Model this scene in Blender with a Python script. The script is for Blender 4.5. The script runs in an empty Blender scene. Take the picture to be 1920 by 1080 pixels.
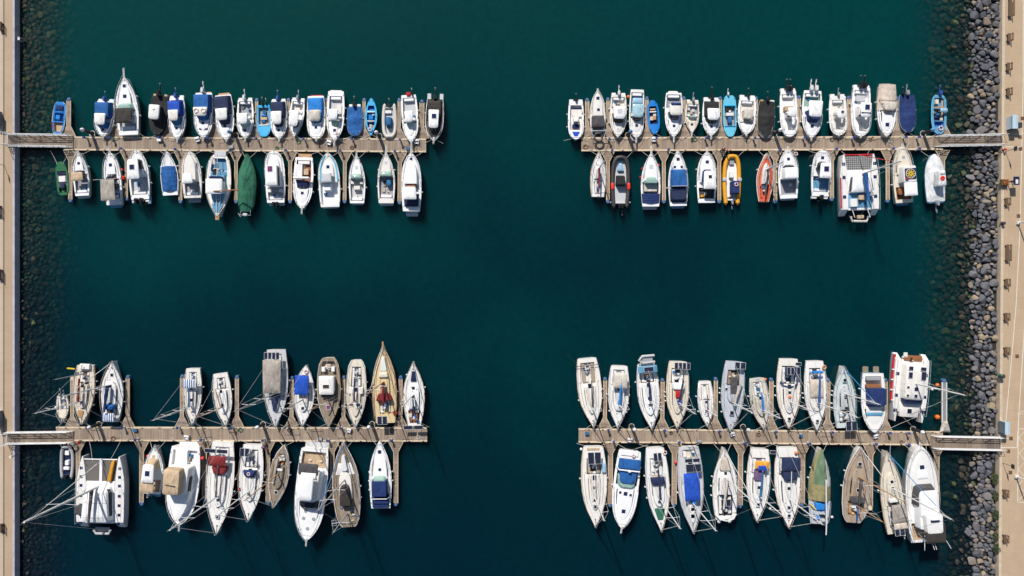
import bpy, bmesh, math, random
from mathutils import Vector, Matrix
random.seed(7)
R = math.radians
D = bpy.data
scene = bpy.context.scene
COL = scene.collection

# ---------------------------------------------------------------- camera, sky, sun, exposure
PX = 0.085                      # metres per photo pixel on the water
CAMH = 108.8                    # height the drone flies at
cam_d = D.cameras.new("camera"); cam = D.objects.new("camera", cam_d); COL.objects.link(cam)
cam_d.lens = 24.0; cam_d.sensor_width = 36.0; cam_d.clip_end = 3000; cam_d.clip_start = 1.0
cam.location = (0, 0, CAMH); cam.rotation_euler = (0, 0, 0)
scene.camera = cam

SUN_EL = R(43)
sdx, sdy = -0.36, 1.0           # towards the sun, on the ground
_n = math.hypot(sdx, sdy); sdx /= _n; sdy /= _n
sun_vec = Vector((sdx*math.cos(SUN_EL), sdy*math.cos(SUN_EL), math.sin(SUN_EL)))
sun_d = D.lights.new("sun", 'SUN'); sun_d.energy = 4.5; sun_d.angle = R(0.5); sun_d.color = (1.0, 0.95, 0.885)
sun_o = D.objects.new("sun", sun_d); COL.objects.link(sun_o); sun_o.location = (0, 0, 60)
sun_o.rotation_euler = sun_vec.to_track_quat('Z', 'Y').to_euler()

w = D.worlds.new("World"); scene.world = w; w.use_nodes = True
nt = w.node_tree; bg = nt.nodes["Background"]
sky = nt.nodes.new("ShaderNodeTexSky"); sky.sky_type = 'NISHITA'; sky.sun_disc = False
sky.sun_elevation = SUN_EL; sky.sun_rotation = math.atan2(sdx, sdy)
nt.links.new(sky.outputs[0], bg.inputs[0]); bg.inputs[1].default_value = 0.075
vs = scene.view_settings
vs.view_transform = 'Standard'; vs.look = 'None'; vs.gamma = 1.0; vs.exposure = 0.22; vs.use_curve_mapping = False
scene.render.engine = 'CYCLES'
cy = scene.cycles
cy.use_denoising = True; cy.max_bounces = 6; cy.transparent_max_bounces = 8; cy.volume_bounces = 1
cy.caustics_reflective = False; cy.caustics_refractive = False

def W(px, py, z=0.0):
    """photo pixel of something at height z -> world point"""
    k = PX*(1-z/CAMH)
    return Vector(((px-960)*k, (540-py)*k, z))

# ---------------------------------------------------------------- materials
MATS = {}
def nodes_of(name):
    m = D.materials.new(name); m.use_nodes = True
    n = m.node_tree
    return m, n, n.nodes["Principled BSDF"]
def _mix(n, fac, a, b, blend='MIX'):
    x = n.nodes.new("ShaderNodeMix"); x.data_type = 'RGBA'; x.blend_type = blend
    for sock, val in ((x.inputs[0], fac), (x.inputs[6], a), (x.inputs[7], b)):
        if hasattr(val, 'links') or isinstance(val, bpy.types.NodeSocket): n.links.new(val, sock)
        elif isinstance(val, (int, float)): sock.default_value = val
        else: sock.default_value = (*val[:3], 1)
    return x.outputs[2]
def _coord(n, kind="Object"):
    t = n.nodes.new("ShaderNodeTexCoord"); return t.outputs[kind]
def _noise(n, scale, detail=3, rough=0.55, vec=None, out="Fac"):
    t = n.nodes.new("ShaderNodeTexNoise"); t.inputs["Scale"].default_value = scale
    t.inputs["Detail"].default_value = detail; t.inputs["Roughness"].default_value = rough
    n.links.new(vec if vec is not None else _coord(n), t.inputs["Vector"])
    return t.outputs[out]
def _ramp(n, fac, stops):
    r = n.nodes.new("ShaderNodeValToRGB"); e = r.color_ramp.elements
    while len(e) > 2: e.remove(e[-1])
    for i, (p, c) in enumerate(stops):
        el = e[i] if i < 2 else e.new(p)
        el.position = p; el.color = (*c, 1) if len(c) == 3 else c
    n.links.new(fac, r.inputs[0]); return r.outputs[0]
def _math(n, op, a, b=None, c=None):
    x = n.nodes.new("ShaderNodeMath"); x.operation = op
    for i, v in enumerate((a, b, c)):
        if v is None: continue
        if isinstance(v, (int, float)): x.inputs[i].default_value = v
        else: n.links.new(v, x.inputs[i])
    return x.outputs[0]
def _bump(n, p, h, strength=0.3, dist=0.02):
    b = n.nodes.new("ShaderNodeBump"); b.inputs["Strength"].default_value = strength
    b.inputs["Distance"].default_value = dist
    n.links.new(h, b.inputs["Height"]); n.links.new(b.outputs[0], p.inputs["Normal"])
def _vscale(n, v, s):
    m = n.nodes.new("ShaderNodeMapping"); m.inputs["Scale"].default_value = s
    n.links.new(v, m.inputs["Vector"]); return m.outputs[0]
def _objrand(n):
    return n.nodes.new("ShaderNodeObjectInfo").outputs["Random"]

def plain(name, col, rough=0.5, metal=0.0, dirt=0.18, dscale=1.6, bump=0.0, coat=0.0):
    m, n, p = nodes_of(name)
    p.inputs["Roughness"].default_value = rough; p.inputs["Metallic"].default_value = metal
    if coat: p.inputs["Coat Weight"].default_value = coat
    f = _noise(n, dscale, 5, 0.65)
    f = _ramp(n, f, [(0.36, (0, 0, 0)), (0.72, (1, 1, 1))])
    f2 = _math(n, 'MULTIPLY', f, dirt*2)
    c = _mix(n, f2, col, tuple(x*0.62+0.012 for x in col))
    n.links.new(c, p.inputs["Base Color"])
    if bump: _bump(n, p, _noise(n, 9, 3), bump, 0.05)
    return m
def canvas(name, col):
    m, n, p = nodes_of(name)
    p.inputs["Roughness"].default_value = 0.85
    v = _coord(n)
    f = _noise(n, 1.3, 4, 0.6, _vscale(n, v, (1, 0.5, 1)))
    c = _mix(n, _ramp(n, f, [(0.3, (0, 0, 0)), (0.75, (1, 1, 1))]), tuple(x*0.72 for x in col), tuple(min(1, x*1.15+0.004) for x in col))
    n.links.new(c, p.inputs["Base Color"])
    fold = _noise(n, 1.1, 4, 0.6, _vscale(n, v, (2.6, 0.8, 1)))
    _bump(n, p, fold, 0.9, 0.28)
    return m
def planks(name, c1, c2, width, axis=0, gap=0.08, rough=0.8, grime=0.5):
    """boards laid across one axis of the object's own space, each with its own tone"""
    m, n, p = nodes_of(name); p.inputs["Roughness"].default_value = rough
    v = _coord(n)
    s = n.nodes.new("ShaderNodeSeparateXYZ"); n.links.new(v, s.inputs[0])
    x = _math(n, 'DIVIDE', s.outputs[axis], width)
    cell = _math(n, 'FLOOR', x); fr = _math(n, 'FRACT', x)
    wn = n.nodes.new("ShaderNodeTexWhiteNoise"); wn.noise_dimensions = '1D'; n.links.new(cell, wn.inputs["W"])
    wide = n.nodes.new("ShaderNodeTexWhiteNoise"); wide.noise_dimensions = '1D'
    n.links.new(_math(n, 'FLOOR', _math(n, 'DIVIDE', s.outputs[axis], width*7.3)), wide.inputs["W"])
    t = _math(n, 'ADD', _math(n, 'MULTIPLY', wn.outputs[0], 0.5), _math(n, 'MULTIPLY', wide.outputs[0], 0.5))
    c = _mix(n, t, c1, c2)
    g = _ramp(n, _noise(n, 0.8, 5, 0.7), [(0.35, (0, 0, 0)), (0.8, (1, 1, 1))])
    c = _mix(n, _math(n, 'MULTIPLY', g, grime), c, tuple(q*0.6 for q in c1))
    line = _math(n, 'LESS_THAN', fr, gap)
    c = _mix(n, _math(n, 'MULTIPLY', line, 0.65), c, (0.02, 0.017, 0.014))
    n.links.new(c, p.inputs["Base Color"])
    return m
def striped(name, c1, c2, width, axis=0, rough=0.8):
    m, n, p = nodes_of(name); p.inputs["Roughness"].default_value = rough
    s = n.nodes.new("ShaderNodeSeparateXYZ"); n.links.new(_coord(n), s.inputs[0])
    f = _math(n, 'FRACT', _math(n, 'DIVIDE', s.outputs[axis], width))
    n.links.new(_mix(n, _math(n, 'LESS_THAN', f, 0.5), c1, c2), p.inputs["Base Color"])
    return m
def gridmat(name, base, line, sx, sy, lw=0.1, rough=0.2, metal=0.0):
    m, n, p = nodes_of(name); p.inputs["Roughness"].default_value = rough; p.inputs["Metallic"].default_value = metal
    s = n.nodes.new("ShaderNodeSeparateXYZ"); n.links.new(_coord(n), s.inputs[0])
    a = _math(n, 'LESS_THAN', _math(n, 'FRACT', _math(n, 'DIVIDE', s.outputs[0], sx)), lw)
    b = _math(n, 'LESS_THAN', _math(n, 'FRACT', _math(n, 'DIVIDE', s.outputs[1], sy)), lw)
    n.links.new(_mix(n, _math(n, 'MAXIMUM', a, b), base, line), p.inputs["Base Color"])
    return m

def gel(name, col, rough=0.32):
    m, n, p = nodes_of(name); p.inputs["Roughness"].default_value = rough
    f = _ramp(n, _noise(n, 1.2, 6, 0.7), [(0.40, (0, 0, 0)), (0.78, (1, 1, 1))])
    r = _objrand(n)
    c = _mix(n, _math(n, 'MULTIPLY', f, 0.35), col, tuple(x*y for x, y in zip(col, (0.70, 0.67, 0.60))))
    c = _mix(n, _math(n, 'MULTIPLY', r, 0.16), c, (col[0]*0.78, col[1]*0.80, col[2]*0.84))
    n.links.new(c, p.inputs["Base Color"]); return m
SPEC = {
 'white': lambda: gel("white_gelcoat", (0.74, 0.73, 0.71)),
 'white2': lambda: gel("bright_gelcoat", (0.80, 0.80, 0.80)),
 'cream': lambda: gel("cream_gelcoat", (0.66, 0.60, 0.49)),
 'cream2': lambda: gel("pale_cream_gelcoat", (0.72, 0.69, 0.645)),
 'greydeck': lambda: gel("grey_deck_paint", (0.44, 0.47, 0.52), 0.6),
 'lgrey': lambda: gel("light_grey_nonslip", (0.50, 0.51, 0.53), 0.7),
 'mgrey': lambda: gel("grey_cockpit_sole", (0.30, 0.31, 0.34), 0.7),
 'yellowdeck': lambda: gel("yellow_deck_paint", (0.62, 0.49, 0.28), 0.5),
 'sage': lambda: gel("grey_green_deck_paint", (0.50, 0.57, 0.57), 0.6),
 'orange': lambda: gel("orange_red_deck_paint", (0.62, 0.11, 0.045), 0.55),
 'redpaint': lambda: gel("red_paint", (0.50, 0.018, 0.022), 0.4),
 'bluehull': lambda: gel("blue_hull_paint", (0.02, 0.13, 0.42), 0.4),
 'bluehull2': lambda: gel("bright_blue_hull_paint", (0.0, 0.17, 0.55), 0.4),
 'cyan': lambda: gel("cyan_hull_paint", (0.01, 0.36, 0.66), 0.45),
 'cyan2': lambda: gel("pale_cyan_hull_paint", (0.12, 0.48, 0.66), 0.45),
 'navyhull': lambda: gel("navy_hull_paint", (0.012, 0.02, 0.06), 0.35),
 'greenhull': lambda: gel("green_hull_paint", (0.018, 0.13, 0.05), 0.5),
 'skyhull': lambda: gel("sky_blue_hull_paint", (0.28, 0.45, 0.60), 0.4),
 'bluedeck': lambda: gel("faded_blue_deck_paint", (0.10, 0.27, 0.42), 0.6),
 'teak': lambda: planks("teak_planking", (0.33, 0.25, 0.18), (0.47, 0.365, 0.275), 0.11, 0, 0.14, 0.75, 0.35),
 'teakgrey': lambda: planks("weathered_teak_planking", (0.22, 0.17, 0.125), (0.33, 0.265, 0.20), 0.13, 0, 0.16, 0.8, 0.45),
 'wood': lambda: plain("varnished_wood", (0.30, 0.12, 0.045), 0.35, dirt=0.3, dscale=5),
 'tanwood': lambda: plain("tan_wood", (0.44, 0.25, 0.11), 0.5, dirt=0.3, dscale=5),
 'blue': lambda: canvas("blue_canvas", (0.008, 0.10, 0.33)),
 'blue2': lambda: canvas("mid_blue_canvas", (0.015, 0.13, 0.30)),
 'royal': lambda: canvas("royal_blue_canvas", (0.005, 0.07, 0.46)),
 'azure': lambda: canvas("azure_canvas", (0.01, 0.20, 0.60)),
 'navy': lambda: canvas("navy_canvas", (0.010, 0.022, 0.075)),
 'navy2': lambda: canvas("dark_blue_canvas", (0.005, 0.026, 0.125)),
 'black': lambda: canvas("black_canvas", (0.014, 0.013, 0.014)),
 'brownblk': lambda: canvas("dark_brown_canvas", (0.035, 0.028, 0.024)),
 'charcoal': lambda: canvas("charcoal_canvas", (0.07, 0.065, 0.07)),
 'beige': lambda: canvas("beige_canvas", (0.56, 0.48, 0.40)),
 'beige2': lambda: canvas("pale_beige_canvas", (0.58, 0.53, 0.46)),
 'greige': lambda: canvas("grey_beige_canvas", (0.36, 0.32, 0.28)),
 'tan': lambda: canvas("tan_canvas", (0.52, 0.385, 0.25)),
 'tarp': lambda: canvas("white_tarpaulin", (0.70, 0.71, 0.72)),
 'green': lambda: canvas("green_tarpaulin", (0.022, 0.15, 0.085)),
 'olive': lambda: canvas("faded_olive_tarpaulin", (0.27, 0.235, 0.11)),
 'palegreen': lambda: canvas("faded_green_tarpaulin", (0.12, 0.19, 0.11)),
 'red': lambda: canvas("red_canvas", (0.50, 0.008, 0.012)),
 'maroon': lambda: canvas("maroon_canvas", (0.20, 0.014, 0.016)),
 'purple': lambda: canvas("faded_purple_canvas", (0.15, 0.09, 0.20)),
 'amber': lambda: canvas("amber_canvas", (0.72, 0.33, 0.02)),
 'sail': lambda: canvas("furled_sailcloth", (0.62, 0.60, 0.56)),
 'stripe': lambda: striped("blue_white_striped_canvas", (0.02, 0.09, 0.28), (0.68, 0.68, 0.68), 0.34),
 'glass': lambda: plain("dark_window_glass", (0.012, 0.014, 0.022), 0.08, dirt=0),
 'glassblue': lambda: plain("blue_tinted_hatch", (0.014, 0.022, 0.075), 0.12, dirt=0),
 'glassgreen': lambda: plain("pale_green_windscreen_glass", (0.28, 0.42, 0.37), 0.1, dirt=0.2, dscale=3),
 'glasscyan': lambda: plain("pale_cyan_roof_glass", (0.36, 0.55, 0.62), 0.12, dirt=0.3, dscale=2),
 'purpleglass': lambda: plain("purple_tinted_hatch", (0.16, 0.05, 0.13), 0.2, dirt=0),
 'solar': lambda: gridmat("solar_cells", (0.012, 0.016, 0.035), (0.06, 0.07, 0.10), 0.3, 0.3, 0.07),
 'steel': lambda: plain("stainless_steel", (0.66, 0.66, 0.67), 0.3, 0.2, dirt=0.1),
 'alu': lambda: plain("anodised_aluminium", (0.66, 0.66, 0.65), 0.45, 0.0, dirt=0.12),
 'darkalu': lambda: plain("grey_painted_spar", (0.33, 0.33, 0.33), 0.5, 0.0),
 'rope': lambda: plain("mooring_rope", (0.55, 0.53, 0.47), 0.9, dirt=0.3, dscale=8),
 'bluerope': lambda: plain("blue_rope", (0.03, 0.20, 0.42), 0.8),
 'rubber': lambda: plain("black_rubber", (0.018, 0.018, 0.02), 0.7, dirt=0.3),
 'ribgrey': lambda: plain("grey_inflatable_fabric", (0.42, 0.42, 0.43), 0.6),
 'ribpale': lambda: plain("pale_inflatable_fabric", (0.55, 0.52, 0.47), 0.6),
 'ribblack': lambda: plain("dark_inflatable_fabric", (0.045, 0.038, 0.038), 0.5, dirt=0.3),
 'ribyellow': lambda: plain("orange_yellow_inflatable_fabric", (0.72, 0.33, 0.012), 0.5),
 'outblack': lambda: plain("black_engine_cowl", (0.012, 0.012, 0.014), 0.25),
 'outwhite': lambda: plain("white_engine_cowl", (0.62, 0.62, 0.62), 0.3),
 'outgrey': lambda: plain("grey_engine_cowl", (0.25, 0.27, 0.30), 0.35),
 'outblue': lambda: plain("blue_engine_cover", (0.01, 0.06, 0.28), 0.7),
 'fender': lambda: plain("white_fender_vinyl", (0.70, 0.70, 0.70), 0.4),
 'orangebuoy': lambda: plain("orange_buoy_plastic", (0.85, 0.16, 0.01), 0.4),
 'redbuoy': lambda: plain("red_buoy_plastic", (0.72, 0.03, 0.02), 0.4),
 'yellow': lambda: plain("yellow_plastic", (0.75, 0.50, 0.03), 0.4),
 'net': lambda: gridmat("trampoline_net", (0.30, 0.30, 0.29), (0.05, 0.05, 0.055), 0.33, 0.33, 0.28, 0.8),
 'netdark': lambda: plain("dark_trampoline_mesh", (0.13, 0.12, 0.11), 0.9),
 'skin': lambda: plain("skin", (0.44, 0.25, 0.17), 0.6, dirt=0.1),
 'hair': lambda: plain("dark_hair", (0.02, 0.014, 0.01), 0.8),
 'jeans': lambda: plain("dark_trousers", (0.03, 0.035, 0.06), 0.9),
 'whitecloth': lambda: plain("white_cloth", (0.65, 0.65, 0.64), 0.9),
 'bluecap': lambda: plain("blue_pedestal_plastic", (0.02, 0.055, 0.26), 0.4),
 'skyblue': lambda: plain("sky_blue_cone_plastic", (0.10, 0.28, 0.50), 0.4),
 'bluefloat': lambda: plain("blue_grey_float_plastic", (0.06, 0.13, 0.28), 0.6),
 'paint': lambda: plain("worn_cream_road_paint", (0.74, 0.70, 0.60), 0.8, dirt=0.35, dscale=3),
 'rust': lambda: plain("rusty_brown_iron", (0.13, 0.065, 0.035), 0.85, dirt=0.4, dscale=12),
 'bronze': lambda: plain("bronze_propeller", (0.30, 0.22, 0.12), 0.4, 0.7),
 'bench': lambda: plain("weathered_bench_wood", (0.15, 0.085, 0.04), 0.8, dirt=0.5, dscale=8),
 'darkmetal': lambda: plain("dark_painted_metal", (0.04, 0.042, 0.048), 0.5),
 'kiosk': lambda: planks("ribbed_pale_blue_roof", (0.40, 0.50, 0.58), (0.46, 0.56, 0.64), 0.3, 0, 0.12, 0.5, 0.2),
 'kioskwall': lambda: plain("pale_blue_cabinet_paint", (0.42, 0.54, 0.62), 0.5),
 'anchor': lambda: plain("galvanised_iron", (0.33, 0.33, 0.34), 0.5, 0.5),
}
def M(k):
    if k not in MATS: MATS[k] = SPEC[k]()
    return MATS[k]

# ---------------------------------------------------------------- objects
def tag(o, label=None, cat=None, group=None, kind=None):
    if label: o["label"] = label
    if cat: o["category"] = cat
    if group: o["group"] = group
    if kind: o["kind"] = kind
    return o
def empty(name, loc, rz=0.0):
    o = D.objects.new(name, None); o.empty_display_size = 0.5; COL.objects.link(o)
    o.location = loc; o.rotation_euler = (0, 0, rz); return o
def mesh(name, vs, fs, mat, parent=None, smooth=True, ang=38, slots=None):
    me = D.meshes.new(name); me.from_pydata([tuple(v) for v in vs], [], fs)
    mats = mat if isinstance(mat, (list, tuple)) else [mat]
    for m in mats: me.materials.append(M(m) if isinstance(m, str) else m)
    if slots: me.polygons.foreach_set("material_index", slots)
    if smooth:
        me.polygons.foreach_set("use_smooth", [True]*len(fs))
        me.update()
        try: me.set_sharp_from_angle(angle=R(ang))
        except Exception: pass
    me.update()
    o = D.objects.new(name, me); COL.objects.link(o)
    if parent: o.parent = parent
    return o
class Geo:
    """collects simple shapes that make up one mesh"""
    def __init__(s): s.v = []; s.f = []; s.m = []; s.cur = 0
    def add(s, vs, fs):
        b = len(s.v); s.v += [tuple(v) for v in vs]; s.f += [tuple(i+b for i in f) for f in fs]; s.m += [s.cur]*len(fs)
    def box(s, x0, x1, y0, y1, z0, z1):
        s.add([(x0,y0,z0),(x1,y0,z0),(x1,y1,z0),(x0,y1,z0),(x0,y0,z1),(x1,y0,z1),(x1,y1,z1),(x0,y1,z1)],
              [(0,3,2,1),(4,5,6,7),(0,1,5,4),(1,2,6,5),(2,3,7,6),(3,0,4,7)])
    def loft(s, rings, cap=True, capb=True):
        n = len(rings[0]); b = len(s.v)
        for r in rings: s.v += [tuple(p) for p in r]
        k = 0
        for i in range(len(rings)-1):
            for j in range(n):
                a = b+i*n+j; c = b+i*n+(j+1) % n
                s.f.append((a, c, c+n, a+n)); s.m.append(s.cur)
        if capb: s.f.append(tuple(b+j for j in reversed(range(n)))); s.m.append(s.cur)
        if cap: s.f.append(tuple(b+(len(rings)-1)*n+j for j in range(n))); s.m.append(s.cur)
    def tube(s, pts, r, n=6, r2=None):
        pts = [Vector(p) for p in pts]; rings = []
        for i, p in enumerate(pts):
            a = pts[max(0, i-1)]; c = pts[min(len(pts)-1, i+1)]
            d = (c-a)
            if d.length < 1e-6: d = Vector((0, 0, 1))
            d.normalize()
            up = Vector((0, 0, 1)) if abs(d.z) < 0.9 else Vector((1, 0, 0))
            sx = d.cross(up).normalized(); sy = sx.cross(d).normalized()
            rr = r if r2 is None else r+(r2-r)*i/(len(pts)-1)
            rings.append([p+sx*rr*math.cos(2*math.pi*k/n)+sy*rr*math.sin(2*math.pi*k/n) for k in range(n)])
        s.loft([list(reversed(q)) for q in rings])
    def ball(s, c, r, n=10, m=7, sz=1.0):
        c = Vector(c); rings = []
        for i in range(m):
            t = math.pi*(0.04+0.92*i/(m-1))
            rings.append([c+Vector((r*math.sin(t)*math.cos(2*math.pi*k/n), r*math.sin(t)*math.sin(2*math.pi*k/n), -r*sz*math.cos(t))) for k in range(n)])
        s.loft(rings)
    def torus(s, c, R0, r, n=16, m=6, ax='z', alt=False):
        c = Vector(c); b = len(s.v)
        for i in range(n):
            a = 2*math.pi*i/n
            for j in range(m):
                q = 2*math.pi*j/m; rr = R0+r*math.cos(q)
                p = Vector((rr*math.cos(a), rr*math.sin(a), r*math.sin(q)))
                if ax == 'x': p = Vector((p.z, p.x, p.y))
                if ax == 'y': p = Vector((p.x, p.z, p.y))
                s.v.append(tuple(c+p))
        for i in range(n):
            for j in range(m):
                s.f.append((b+i*m+j, b+((i+1) % n)*m+j, b+((i+1) % n)*m+(j+1) % m, b+i*m+(j+1) % m))
                s.m.append(1 if alt and i % 4 == 0 else s.cur)
    def cyl(s, c, r, z0, z1, n=14, r2=None):
        r2 = r if r2 is None else r2
        s.loft([[(c[0]+q*math.cos(2*math.pi*k/n), c[1]+q*math.sin(2*math.pi*k/n), z) for k in range(n)] for q, z in ((r, z0), (r2, z1))])
    def make(s, name, mat, parent=None, smooth=True, ang=38):
        return mesh(name, s.v, s.f, mat, parent, smooth, ang, s.m if isinstance(mat, (list, tuple)) and len(mat) > 1 else None)
# ---------------------------------------------------------------- water, seabed, banks
RQ = 1.5                         # height of the right promenade
LQ = 1.15                        # height of the left quay
def right_edge_x(y):             # quay edge of the right bank, a straight line that leans a little
    py = 540-y/PX
    return (1879.5-960-7*py/1080)*PX*(1-RQ/CAMH)

def water_material():
    m = D.materials.new("harbour_water"); m.use_nodes = True; n = m.node_tree
    n.nodes.clear()
    out = n.nodes.new("ShaderNodeOutputMaterial")
    v = _coord(n)
    s = n.nodes.new("ShaderNodeSeparateXYZ"); n.links.new(v, s.inputs[0])
    big = _noise(n, 0.020, 4, 0.55, v)
    f = _math(n, 'ADD', _math(n, 'MULTIPLY', s.outputs[1], 0.0085), _math(n, 'MULTIPLY', big, 1.15))
    tint = _ramp(n, f, [(0.05, (0.55, 0.60, 0.78)), (0.45, (0.56, 0.70, 0.79)), (0.72, (0.8, 0.93, 0.93)), (1.0, (1.0, 1.0, 0.96))])
    fine = _ramp(n, _noise(n, 0.9, 5, 0.6, v), [(0.3, (0.86, 0.87, 0.88)), (0.7, (1, 1, 1))])
    tr = n.nodes.new("ShaderNodeBsdfTransparent"); n.links.new(_mix(n, 1.0, tint, fine, 'MULTIPLY'), tr.inputs[0])
    gl = n.nodes.new("ShaderNodeBsdfGlossy"); gl.inputs["Roughness"].default_value = 0.1
    fr = n.nodes.new("ShaderNodeFresnel"); fr.inputs["IOR"].default_value = 1.33
    bp = n.nodes.new("ShaderNodeBump"); bp.inputs["Strength"].default_value = 0.5; bp.inputs["Distance"].default_value = 0.05
    h = _math(n, 'ADD', _noise(n, 1.8, 4, 0.6, v), _math(n, 'MULTIPLY', _noise(n, 0.35, 2, 0.5, v), 1.5))
    n.links.new(h, bp.inputs["Height"])
    n.links.new(bp.outputs[0], gl.inputs["Normal"]); n.links.new(bp.outputs[0], fr.inputs["Normal"])
    mx = n.nodes.new("ShaderNodeMixShader")
    n.links.new(fr.outputs[0], mx.inputs[0]); n.links.new(tr.outputs[0], mx.inputs[1]); n.links.new(gl.outputs[0], mx.inputs[2])
    n.links.new(mx.outputs[0], out.inputs["Surface"])
    vol = n.nodes.new("ShaderNodeVolumePrincipled")
    vol.inputs["Density"].default_value = 0.5
    vol.inputs["Color"].default_value = (0.001, 0.292, 0.318, 1)
    vol.inputs["Absorption Color"].default_value = (0, 0, 0, 1)
    n.links.new(vol.outputs[0], out.inputs["Volume"])
    return m
g = Geo(); g.box(-78.53, 82.5, -430, 430, -9.0, 0.0)
tag(g.make("water", water_material(), smooth=False), kind="structure")

SEA = [(-78.5, -0.12), (-77.4, -0.18), (-75.5, -0.34), (-73.6, -0.62), (-72.2, -1.1), (-70.8, -2.1), (-68.2, -4.2), (-60, -7.5), (52, -7.5),
       (62, -5.6), (64.5, -3.6), (66.2, -1.9), (67.6, -0.95), (69.5, -0.52), (71.2, -0.32), (72.7, -0.10), (77.6, 1.10), (82, 1.1)]
def seabed_z(x):
    for (a, za), (b, zb) in zip(SEA, SEA[1:]):
        if x <= b: return za+(zb-za)*(x-a)/(b-a)
    return SEA[-1][1]
vs_, fs_ = [], []
ys_ = [-430+20*i for i in range(44)]
for (x, z) in SEA:
    for y in ys_: vs_.append((x, y, z-0.25))
for i in range(len(SEA)-1):
    for j in range(len(ys_)-1):
        a = i*len(ys_)+j; fs_.append((a, a+len(ys_), a+len(ys_)+1, a+1))
tag(mesh("seabed", vs_, fs_, plain("dark_silt", (0.018, 0.017, 0.014), 0.9, dirt=0.5)), kind="structure")

# quays ------------------------------------------------------------------------------------
def paving(name, col, sx, sy, joint=0.03):
    m, n, p = nodes_of(name); p.inputs["Roughness"].default_value = 0.85
    v = _coord(n)
    s = n.nodes.new("ShaderNodeSeparateXYZ"); n.links.new(v, s.inputs[0])
    fx = _math(n, 'FRACT', _math(n, 'DIVIDE', s.outputs[0], sx)); fy = _math(n, 'FRACT', _math(n, 'DIVIDE', s.outputs[1], sy))
    j = _math(n, 'MAXIMUM', _math(n, 'LESS_THAN', fx, joint), _math(n, 'LESS_THAN', fy, joint))
    cx = n.nodes.new("ShaderNodeCombineXYZ")
    n.links.new(_math(n, 'FLOOR', _math(n, 'DIVIDE', s.outputs[0], sx)), cx.inputs[0]); n.links.new(_math(n, 'FLOOR', _math(n, 'DIVIDE', s.outputs[1], sy)), cx.inputs[1])
    wn = n.nodes.new("ShaderNodeTexWhiteNoise"); n.links.new(cx.outputs[0], wn.inputs["Vector"])
    c = _mix(n, _math(n, 'MULTIPLY', wn.outputs[0], 0.22), col, tuple(q*0.72 for q in col))
    st = _ramp(n, _noise(n, 0.28, 6, 0.65, v), [(0.38, (0, 0, 0)), (0.75, (1, 1, 1))])
    c = _mix(n, _math(n, 'MULTIPLY', st, 0.55), c, (col[0]*0.78, col[1]*0.74, col[2]*0.70))
    sp = _ramp(n, _noise(n, 2.6, 6, 0.75, v), [(0.55, (0, 0, 0)), (0.8, (1, 1, 1))])
    c = _mix(n, _math(n, 'MULTIPLY', sp, 0.4), c, tuple(q*0.5 for q in col))
    c = _mix(n, _math(n, 'MULTIPLY', j, 0.22), c, tuple(q*0.4 for q in col))
    n.links.new(c, p.inputs["Base Color"]); return m
PAV = paving("tan_promenade_paving", (0.46, 0.34, 0.225), 1.0, 1.6)
PAV2 = paving("tan_quay_concrete", (0.42, 0.31, 0.205), 3.2, 6.0, 0.01)
PAV3 = paving("pale_quay_slabs", (0.50, 0.40, 0.31), 1.2, 1.7, 0.05)
WALL = plain("grey_quay_wall_concrete", (0.46, 0.43, 0.47), 0.9, dirt=0.45, dscale=0.7)
xe = -78.42
g = Geo(); g.box(-700, xe-0.35, -430, 430, -9.2, LQ)
tag(g.make("left_quay", [PAV2], smooth=False), kind="structure")
o_ = COL.objects["left_quay"]; o_.data.materials.append(WALL)
g = Geo(); g.loft([[(xe-0.35, -430, -9), (-78.54, -430, -9), (xe-0.02, -430, LQ-0.02), (xe-0.10, -430, LQ+0.006), (xe-0.35, -430, LQ+0.006)],
                   [(xe-0.35, 430, -9), (-78.54, 430, -9), (xe-0.02, 430, LQ-0.02), (xe-0.10, 430, LQ+0.006), (xe-0.35, 430, LQ+0.006)]])
tag(g.make("left_quay_wall", WALL, smooth=False), kind="structure")
g = Geo(); g.box(-700, W(6.2, 0, LQ).x, -430, 430, LQ-0.2, LQ+0.012)
tag(g.make("left_pavement", PAV3, smooth=False), kind="structure")
g = Geo(); g.box(W(6.2, 0, LQ).x+0.002, W(8.0, 0, LQ).x, -430, 430, LQ-0.2, LQ+0.02)
tag(g.make("drain_channel", plain("brown_iron_channel", (0.15, 0.085, 0.06), 0.8, dirt=0.4, dscale=3), smooth=False), kind="structure")
# right promenade: edge leans
def re(y, off=0.0): return right_edge_x(y)+off
g = Geo()
g.loft([[(re(y, 0.42), y, RQ), (700, y, RQ), (700, y, -2), (re(y, 0.42), y, -2)] for y in (-430, 430)])
tag(g.make("promenade", PAV, smooth=False), kind="structure")
g = Geo()
g.loft([[(re(y), y, RQ+0.012), (re(y, 0.417), y, RQ+0.012), (re(y, 0.417), y, -2), (re(y), y, -2)] for y in (-430, 430)])
tag(g.make("promenade_kerb", plain("pale_kerb_stone", (0.56, 0.45, 0.33), 0.85, dirt=0.3, dscale=1.2), smooth=False), kind="structure")
def ground_line(pts, wd, z, mat='paint', name="road_marking"):
    g = Geo()
    for (a, b) in zip(pts, pts[1:]):
        A = W(*a, z); B = W(*b, z); d = (B-A).normalized(); nrm = Vector((-d.y, d.x, 0))*wd/2
        g.add([A-nrm, A+nrm, B+nrm, B-nrm], [(0, 1, 2, 3)])
    return g.make(name, mat, smooth=False)
lz = RQ+0.006
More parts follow.
